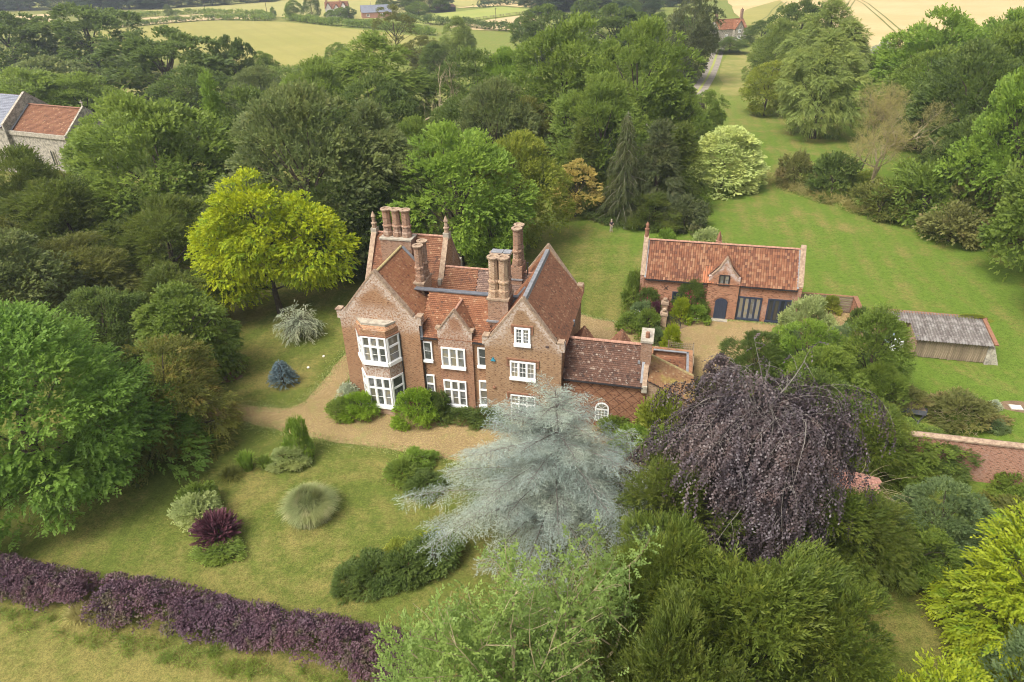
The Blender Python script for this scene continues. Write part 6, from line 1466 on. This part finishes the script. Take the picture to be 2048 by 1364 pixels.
mids = np.array(s1)[:, 3:6][rng.choice(len(s1), 4200)]; mids = mids[mids[:, 2] > 4.5]; k = rng.choice(len(tp_), min(len(tp_), 2600))
Pn = np.concatenate([tp_[k]+rdir(rng, len(k))*.25, mids+rdir(rng, len(mids))*.25]); 
hero('twiggy_elder', 2.0, 17.2, 'light green shrub tree with tangled beige twigs at the bottom centre', sprays(Pn, nrm(rdir(rng, len(Pn))+np.array([0, 0, .5])), nrm(rdir(rng, len(Pn))*.7+np.array([0, 0, 1.])), .55, 7, .17, .085, rng, .8), s1, 'twiggy', 'bark_dead', sides=3)
C = crown(53, 3.6, 11.4, .5, 'dome', 70, 1.1, 22000, .18, .09, 6, .6, flat=.7, up=.6, inner=.2)
hero('light_green_shrub', -3.2, 17.2, 'pale green shrub at the bottom beside the end of the purple hedge', C[:6], wood(53, 11.4, 2, C[6], .15, 24), 'twiggy', 'bark_dead')
# bright yellow trees at the right
C = crown(54, 3.4, 10.2, .8, 'dome', 95, 1.0, 32000, .24, .10, 7, .8, flat=.5, up=.7, inner=.12, droop=.2)
hero('golden_acacia', 26.8, 22.8, 'brilliant yellow feathery tree cut by the right edge', C[:6], wood(54, 10.4, 2, C[6], .25, 24), 'yellow')
C = crown(55, 2.6, 6.6, .5, 'dome', 60, .9, 17000, .22, .10, 6, .7, flat=.5, up=.7, inner=.12, droop=.2)
hero('golden_acacia', 18.4, 17.6, 'smaller yellow tree at the bottom edge, left of the brilliant one', C[:6], wood(55, 7, 1.5, C[6], .2, 18), 'yellow')
tree('r2', 24.2, 16.8, 7.6, 3.2, 'bluegreen', 'dark blue green tree in the bottom right corner', .4)
# middle right shrubbery
for (x, y, H, R, k, m, lab, nm) in [
    (21.2,29.2,5.2,2.6,'yew','yewdark','dark shrub mass above the shaded lawn, below the bare stems','yew_tree'), (18.6,29.6,6.6,3.0,'yew','yew','yew at the right foot of the purple beech','yew_tree'),
    (24.2,28.6,3.8,2.0,'r1','mid','leafy elder beyond the shaded lawn','elder_tree'), (26.6,30.9,5.0,2.3,'r1','bluegreen','blue green elder in front of the walled garden','elder_tree'), (29.2,29.0,4.0,2.0,'r2','bluegreen','low blue green shrub right of the elder, above the yellow tree','elder_tree'),
    (25.8,38.6,5.2,3.0,'yew','yew','yellow green yew between beech and ivy covered wall','yew_tree'), (22.6,41.0,6.5,3.0,'r1','dark','dark tree on the right shoulder of the purple beech','broadleaf_tree'),
    (25.0,45.6,6.2,2.8,'r2','mid','mid green tree left of the tall hawthorn','broadleaf_tree'), (25.2,49.5,6.3,2.7,'r1','fresh','fresh green tree between the purple beech top and the round yellow shrub','broadleaf_tree'),
    (21.3,50.4,5.0,2.1,'yew','dark','dark glossy bay at the courtyard edge','bay_tree'), (17.2,47.6,4.6,1.4,'r2','beech','purple foliage spray over the lean-to corner','purple_plum_tree'),
    (30.4,52.6,4.3,2.2,'r1','bluegreen','grey green sallow left of the tall hawthorn top','sallow_tree'), (25.6,54.6,3.2,1.5,'r3','bluegreen','blue green shrub in front of the glazed screens','broadleaf_tree'),
    (29.4,45.4,5.0,1.8,'r2','mid','lower skirt of the tall hawthorn','hawthorn_tree'), (28.9,38.8,3.4,3.0,'r1','mid','ivy mound where the garden wall meets the yew','ivy_mound'), (30.8,38.4,3.2,2.2,'r3','dark','dark ivy mound hanging over the left end of the garden wall','ivy_mound')]:
    tree(k, x, y, H, R, m, lab, x, nm, 'shrubs and trees right of the purple beech')
C = crown(56, 2.35, 8.2, .2, 'column', 90, .8, 24000, .17, .10, 4, .5, flat=.9, up=.4, inner=.1, droop=.1)
hero('tall_hawthorn', 29.7, 47.6, 'tall upright yellow green hawthorn left of the cart shed', C[:6], wood(56, 8, 1, C[6], .2, 12), 'mid')
shrub('round_shrub', 28.4, 57.0, B4, 'pale', 'round pale yellow green shrub in front of the right glazed screen', (2.6, 2.4, 4.2), 1)
# bare arching stems by the beech
s1 = []; rng = np.random.default_rng(57)
for i in range(70):
    a = rng.uniform(-2.2, 1.0); p = arc((0, 0, 2.2), (math.cos(a), math.sin(a), rng.uniform(.6, 1.4)), rng.uniform(2.5, 5), 12, rng.uniform(.10, .2), rng, .07); s1 += arc_segs(p, .025, .008)
s1 += [[0,0,-.1, 0,0,2.3, .2,.1]]
o = thing('bare_stemmed_shrub', (22.0, 33.4, 0), 0, 'tangle of bare arching tan stems over the pink roof', 'shrub'); link('stem', tube_mesh('stems', s1, 4), M['bark_dead'], o)

# ---------------------------------------------------------------- garden shrubs and beds
def at(u, v): return hw(u, v)[:2]
shrub('ball_shrub', -8.1, 46.0, B4, 'ball', 'clipped bright green ball shrub right of the bay window', (1.75, 1.6, 2.6))
shrub('rounded_shrub', -13.0, 46.9, B4, 'ball', 'rounded green shrub at the left foot of the bay window', (1.5, 1.3, 1.9))
shrub('rounded_shrub', -14.0, 48.3, B2, 'silver', 'small grey leaved shrub at the house corner', (.95, .95, 1.8))
shrub('rounded_shrub', -14.3, 46.8, B1, 'mid', 'loose green shrub left of the rounded one', (1.1, 1.0, 1.3))
for u, v, s, m, lab in ((-.45, 4.6, (.8, 2.4, 2.6), 'fresh', 'climber along the left side wall of the house'), (-.4, 1.2, (.6, 1.2, 1.2), 'mid', 'low climber at the front left corner of the house'),
    (8.0, -.7, (1.1, .9, 2.0), 'dark', 'dark shrub between the ball shrub and the middle window'), (10.0, -.8, (1.6, .8, .95), 'dark', 'low dark shrub under the middle window'), (12.5, -.8, (1.4, .8, 1.3), 'dark', 'dark shrub beneath the narrow right hand window'),
    (16.9, -.9, (1.1, .8, .9), 'mid', 'low shrub right of the ground floor casement'), (22.6, .3, (1.1, .8, 1.1), 'mid', 'green shrub right of the arched window'), (26.1, -.3, (1.5, 1.2, 3.4), 'lime', 'yellow variegated ivy bush at the wing corner'), (24.6, -1.6, (1.8, 1.4, 1.8), 'fresh', 'bright green shrub below the variegated ivy'), (26.8, -2.8, (1.8, 1.6, 2.4), 'mid', 'green shrub between wing and beech')):
    x, y = at(u, v); shrub('wall_shrub', x, y, B2 if m in ('dark', 'fresh') else B1, m, lab, s, TH)
x, y = at(19.3, 8.3); shrub('courtyard_shrub', x, y, B1, 'fresh', 'leafy shrub behind the ridge of the brown tiled wing', (1.5, .8, 1.1), TH)
# climbers and roses round the barn
for u, v, s, m, lab, fl in ((24.0, 21.6, (1.2, .9, 2.4), 'dark', 'rose covered climber at the left end of the barn', ('pink', 40, 3, .8, .8, .16)), (22.3, 23.2, (1.0, 1.8, 3.2), 'mid', 'tall green climber round the barn corner', None),
    (28.3, 21.8, (1.5, .5, 3.3), 'dark', 'pink climbing rose between the small window and the porch', ('pink', 60, 4, .9, .9, .1)), (29.0, 20.7, (1.1, .8, 1.5), 'fresh', 'green rose bush at the left foot of the porch', None), (27.4, 20.4, (.9, .8, 2.2), 'yellow', 'yellow shrub behind the iron gate', None),
    (26.6, 13.7, (.85, .85, 2.5), 'yellow', 'bright yellow shrub beside the single chimney pot', None), (25.0, 14.6, (.8, .9, 1.7), 'bluegreen', 'green perennial at the foot of the front pier', None), (24.4, 17.6, (1.3, 1.5, 2.0), 'mid', 'leafy border plants left of the piers', None), (24.8, 18.7, (.6, .9, 2.3), 'cotinus', 'crimson leaved rose on the piers', ('pink', 50, 6, .9, .9, .16)),
    (23.4, 19.7, (1.2, 1.3, 1.7), 'bluegreen', 'white flowered border plants by the lawn', ('white_flower', 50, 7, .9, .9, .07)), (22.4, 18.2, (1.2, 1.6, 1.2), 'mid', 'low border edge plants at the lawn corner', None), (44.9, 22.4, (1.1, 1.1, 1.8), 'dark', 'dark round shrub beside the brick wall end', None), (42.6, 25.2, (.9, .4, 1.7), 'lime', 'yellow green fig against the slatted fence', None), (54.3, 21.4, (1.3, .3, .5), 'lime', 'creeper spreading on the cart shed roof ridge', None)):
    x, y = at(u, v); o = shrub('climber' if 'limb' in lab or 'rose' in lab or 'creeper' in lab else 'shrub', x, y, B2, m, lab, s, TH, flowers=fl, z=2.5 if 'creeper' in lab else 0.)
# island beds on the front lawn
shrub('golden_shrub', -17.2, 40.7, B4, 'pale', 'cream and green variegated mound in the upper island bed', (1.45, 1.1, 1.35))
shrub('upright_shrub', -16.6, 41.6, B2, 'fresh', 'upright bright green conifer behind the variegated mound', (.85, .85, 2.9))
shrub('cream_shrub', -21.9, 34.9, B1, 'pale', 'pale leaved shrub behind the purple smoke bush', (1.3, 1.1, 1.6))
shrub('green_shrub', -22.4, 36.4, B1, 'mid', 'dark green shrub at the back of the smoke bush bed', (1.1, .9, 1.4))
shrub('green_shrub', -19.4, 31.8, B1, 'mid', 'low green leaves in front of the purple smoke bush', (1.3, .9, .6))
rng = np.random.default_rng(60)
def blades(n, R, h, w, seed, spread=1.0, curl=1.0):
    r = np.random.default_rng(seed); a = r.random(n)*6.283; rr = np.sqrt(r.random(n))*R*.35; out = r.uniform(.0, 1.0, n)**1.25*spread
    base = np.stack([rr*np.cos(a), rr*np.sin(a), np.zeros(n)], 1); d = np.stack([np.cos(a), np.sin(a), np.zeros(n)], 1); d = nrm(d+r.normal(size=(n, 3))*.5*np.array([1, 1, 0])); s = np.stack([-d[:, 1], d[:, 0], np.zeros(n)], 1)*w/2
    hh = h*r.uniform(.7, 1.1, n); V = []; tint = []; prev = base
    for k in range(1, 5):
        q = k/4; p = base+d*(R*out*q**1.3)[:, None]+np.array([0, 0, 1.])*(hh*(1.55*q-(.55+.55*out*curl)*q*q))[:, None]; p[:, 2] = np.maximum(p[:, 2], .02)
        w0, w1 = 1-.8*((k-1)/4)**2, 1-.8*q**2
        V.append(np.stack([prev-s*w0, prev+s*w0, p+s*w1, p-s*w1], 1)); tint.append(r.random(n)*.6+.35*q); prev = p
    return np_mesh('grass_blades', np.concatenate(V).reshape(-1, 3), 4, {'tint': np.concatenate(tint)})
o = thing('pampas_grass', (-14.3, 35.4, 0), 0, 'large dome of arching pampas grass on the front lawn', 'grass clump'); link('foliage', blades(6500, 1.85, 2.1, .03, 61, 1.0, 1.0), M['pampas'], o); hd = rdir(rng, 2600); hd[:, 2] = np.abs(hd[:, 2]); hp = hd*np.array([1.45, 1.45, 1.75]); link('outer_blades', leaf_mesh('outer_blades', hp, nrm(hd*np.array([1, 1, 0])*1.0+np.array([0, 0, -.7])*(1.15-hd[:, 2:3])+rdir(rng, 2600)*.28), nrm(hd+np.array([0, 0, .3])), .95*rng.uniform(.6, 1.2, 2600), .035, rng.random(2600)), M['pampas'], o); link('crown_base', MB().lathe(0, 0, [(.75, -.05), (.6, .3), (.2, .5)], 10).mesh('base'), M['bark_dead'], o)
o = thing('strap_leaved_plant', (-20.3, 40.2, 0), 0, 'clump of tall strap leaves in the upper island bed', 'plant'); link('foliage', blades(420, 1.0, 1.6, .06, 62, .7, .6), M['fresh'], o)
o = thing('strap_leaved_plant', (-19.0, 40.4, 0), 0, 'second, smaller clump of strap leaves nearer the cream mound', 'plant'); link('foliage', blades(300, .8, 1.1, .05, 63, .9, .8), M['mid'], o)
o = thing('strap_leaved_plant', (-21.3, 39.4, 0), 0, 'straggling leafy clump at the left tip of the upper island bed', 'plant'); link('foliage', blades(380, 1.1, .8, .05, 64, 1.1, .9), M['olive'], o)
# purple smoke bush: upright plumes
Pn = rdir(rng, 420); Pn[:, 2] = np.abs(Pn[:, 2])*1.0; A_ = Pn*np.array([1.45, 1.35, 1.75])*rng.uniform(.35, .78, 420)[:, None]+np.array([0, 0, .25])
sg = [[0,0,0, *(a*.9), .03, .01] for a in A_[:60]]
hero('purple_smoke_bush', -20.0, 33.2, 'wine red smoke bush with upright plumes on the front lawn', sprays(A_, nrm(Pn+np.array([0, 0, .35])), nrm(rdir(rng, 420)+np.array([0, 0, .8])), .75, 22, .15, .07, rng, .9, .1), sg, 'cotinus', cat_='shrub')
# lower right bed
bedp = at
for x, y, s, m, me, lab, fl in ((-10.3, 29.2, (1.1, 1.0, .9), 'dark', B2, 'dark leafy tip at the left end of the lower bed', None), (-8.9, 29.6, (1.5, 1.3, 1.15), 'dark', B2, 'dark leafy perennials at the left end of the lower bed', None), (-7.0, 29.9, (1.6, 1.3, 1.25), 'dark', B2, 'dark green perennials in the middle of the lower bed', ('pink', 26, 3, .85, .85, .05)), (-5.2, 30.9, (1.5, 1.3, 1.2), 'dark', B1, 'dark green plants at the right end of the lower bed', None),
    (-8.0, 31.0, (1.3, .6, .7), 'lime', B1, 'yellow green edging along the back of the lower bed', None), (-5.5, 32.3, (.8, .7, .95), 'yellow', B2, 'yellow flowered clump at the top of the lower bed', ('yellow_flower', 60, 5, .9, .9, .08)), (-10.1, 29.3, (.35, .4, .7), 'pale', B3, 'pale spiky plant at the left tip of the lower bed', None),
    (-8.3, 38.9, (1.1, 1.1, 1.1), 'mid', B1, 'green border plants with orange flowers left of the cedar', ('orange_flower', 40, 8, .95, .9, .06)), (-7.3, 40.3, (1.2, .9, 1.1), 'fresh', B2, 'taller border plants with white flowers near the drive', ('white_flower', 16, 9, .9, .98, .12)), (-6.6, 37.6, (1.2, 1.2, .9), 'dark', B1, 'shaded border plants under the left edge of the cedar', None)):
    shrub('border_plant', x, y, me, m, lab, s, x*3, flowers=fl, cat_='plants')
# cuttings on the trailer, garden bonfire heap
o = shrub('cuttings_heap', 32.7, 45.9, B2, 'bramble', 'pile of cut brushwood heaped on the trailer', (1.35, 1.1, 1.2), .3, cat_='brushwood', z=.66, stem=False)
s1 = []; rng = np.random.default_rng(65)
for i in range(260):
    a = rng.random()*6.28; r = math.sqrt(rng.random())*2.2; h = 1.5*(1-(r/2.4)**2); d = rdir(rng, 1)[0]*np.array([1, 1, .35]); p = np.array([r*math.cos(a)*1.15, r*math.sin(a)*.9, max(h*rng.uniform(.5, 1.), .05)]); q = p+d*rng.uniform(.4, 1.0); q[2] = max(q[2], .03); s1.append([*p, *q, .02, .008])
o = shrub('bonfire_heap', 36.4, 44.4, B2, 'bramble', 'large brown and green heap of garden brushwood on the grass', (2.5, 2.0, 1.7), .3, cat_='brushwood', stem=False)
o2 = link('twigs', tube_mesh('twigs', s1, 4), M['bark_dead'], o); o2.scale = (1/2.5, 1/2.0, 1/1.7)
shrub('nettle_patch', 38.3, 43.0, B1, 'bluegreen', 'small grey green weed patch at the right foot of the brushwood heap', (.8, .6, .7)); shrub('nettle_patch', 40.0, 45.9, B1, 'silver', 'tuft of pale weeds left of the inspection cover', (.5, .4, .6))
for x, y, s, m, lab in ((35.4, 36.6, (1.8, 1.1, 1.0), 'mid', 'fern clump at the foot of the garden wall'), (38.6, 35.3, (1.5, 1.1, 1.5), 'bluegreen', 'grey green shrub before the garden wall'), (41.5, 34.4, (1.3, 1.0, 1.0), 'fresh', 'bright plant near the wall pier at the right edge'), (37.2, 35.8, (.6, .5, 1.8), 'mid', 'leaning green frond against the garden wall'), (34.0, 33.2, (2.0, 1.6, .8), 'olive', 'low weeds on the bare soil of the walled garden')):
    shrub('walled_garden_plant', x, y, B2, m, lab, s, x)
sheet('bare_soil', [(30,31.5),(34,35.5),(40,35.4),(46,33.5),(46,27),(38,27),(32,29)], .012, M['earth'], .2, .6, 31)

# purple hedge in two lengths, and the dead gap between
hedge('purple_hedge', [(-36,30.2),(-33,29.7),(-29.0,28.9),(-26.2,28.2)], 2.6, 1.75, 37000, .115, .08, 'hedge', 'left length of purple leaved hedge, before the gap', 71, group='purple hedge', lump=.16, dens=16, bs=.30)
hedge('purple_hedge', [(-25.2,28.0),(-21,27.1),(-15,25.6),(-9,24.0),(-5.2,22.9)], 2.7, 1.8, 58000, .125, .085, 'hedge', 'long length of purple leaved hedge running to the bottom shrubs', 72, group='purple hedge', lump=.16, dens=16, bs=.30)
o = thing('dead_hedge_plant', (-26.0, 27.0, 0), 0, 'straw coloured dead plant in the gap of the purple hedge', 'plant'); link('foliage', blades(420, .9, 1.0, .03, 73, 1.1, 1.0), M['straw'], o)
hedge('rough_grass', [(-36,28.0),(-27,26.3),(-18,24.2),(-9,22.2),(-4,21.0)], 1.5, .28, 9000, .22, .03, 'mid', 'strip of rough green grass along the near side of the purple hedge', 74, 'grass', rough=1.2)

# ragged turf along the gravel edges
def edge_turf(pts, n, seed, name, sp=.3):
    r = np.random.default_rng(seed); P = np.array(pts+pts[:1]); seg = np.diff(P, axis=0); l = np.linalg.norm(seg, axis=1); cum = np.concatenate([[0], np.cumsum(l)])
    s_ = r.random(n)*cum[-1]; k = np.clip(np.searchsorted(cum, s_)-1, 0, len(seg)-1); c = P[k]+seg[k]*((s_-cum[k])/l[k])[:, None]+r.normal(size=(n, 2))*sp
    C_ = np.concatenate([c, np.full((n, 1), .045)], 1); D_ = nrm(rdir(r, n)+np.array([0, 0, .9])); N_ = nrm(rdir(r, n)+np.array([0, 0, .7]))
    link(name, leaf_mesh(name, C_, D_, N_, .13*r.uniform(.6, 1.5, n), .05, r.random(n)), M['pale'], None, kind='stuff')
edge_turf(front_gravel, 11000, 81, 'verge_grass', .36); edge_turf(back_gravel, 9000, 82, 'verge_grass', .18)
r = np.random.default_rng(83); n = 9000; c = np.array(front_gravel)[r.integers(0, len(front_gravel), n)]*.4+np.array(front_gravel)[r.integers(0, len(front_gravel), n)]*.6+r.normal(size=(n, 2))*.8
ok = (c[:, 1] < 49.5) & (c[:, 1] > 40); c = c[ok]
link('fallen_leaves', leaf_mesh('fallen_leaves', np.concatenate([c, np.full((len(c), 1), .02)], 1), rdir(r, len(c))*np.array([1, 1, .1]), np.array([[0, 0, 1.]])+rdir(r, len(c))*.2, .08, .05, r.random(len(c))), M['straw'], None, kind='stuff')

# ---------------------------------------------------------------- light summer haze over the distance
HZ = NT('haze_air'); pv = HZ.n('ShaderNodeVolumePrincipled'); pv.inputs['Color'].default_value = (.80, .88, 1.0, 1); pv.inputs['Density'].default_value = .00022; pv.inputs['Anisotropy'].default_value = .2
HZ.L(pv.outputs[0], HZ.out.inputs['Volume'])
MB().box(-1500, 1500, -120, 1800, -1.0, 38).build('haze', HZ.m, None, kind='stuff')
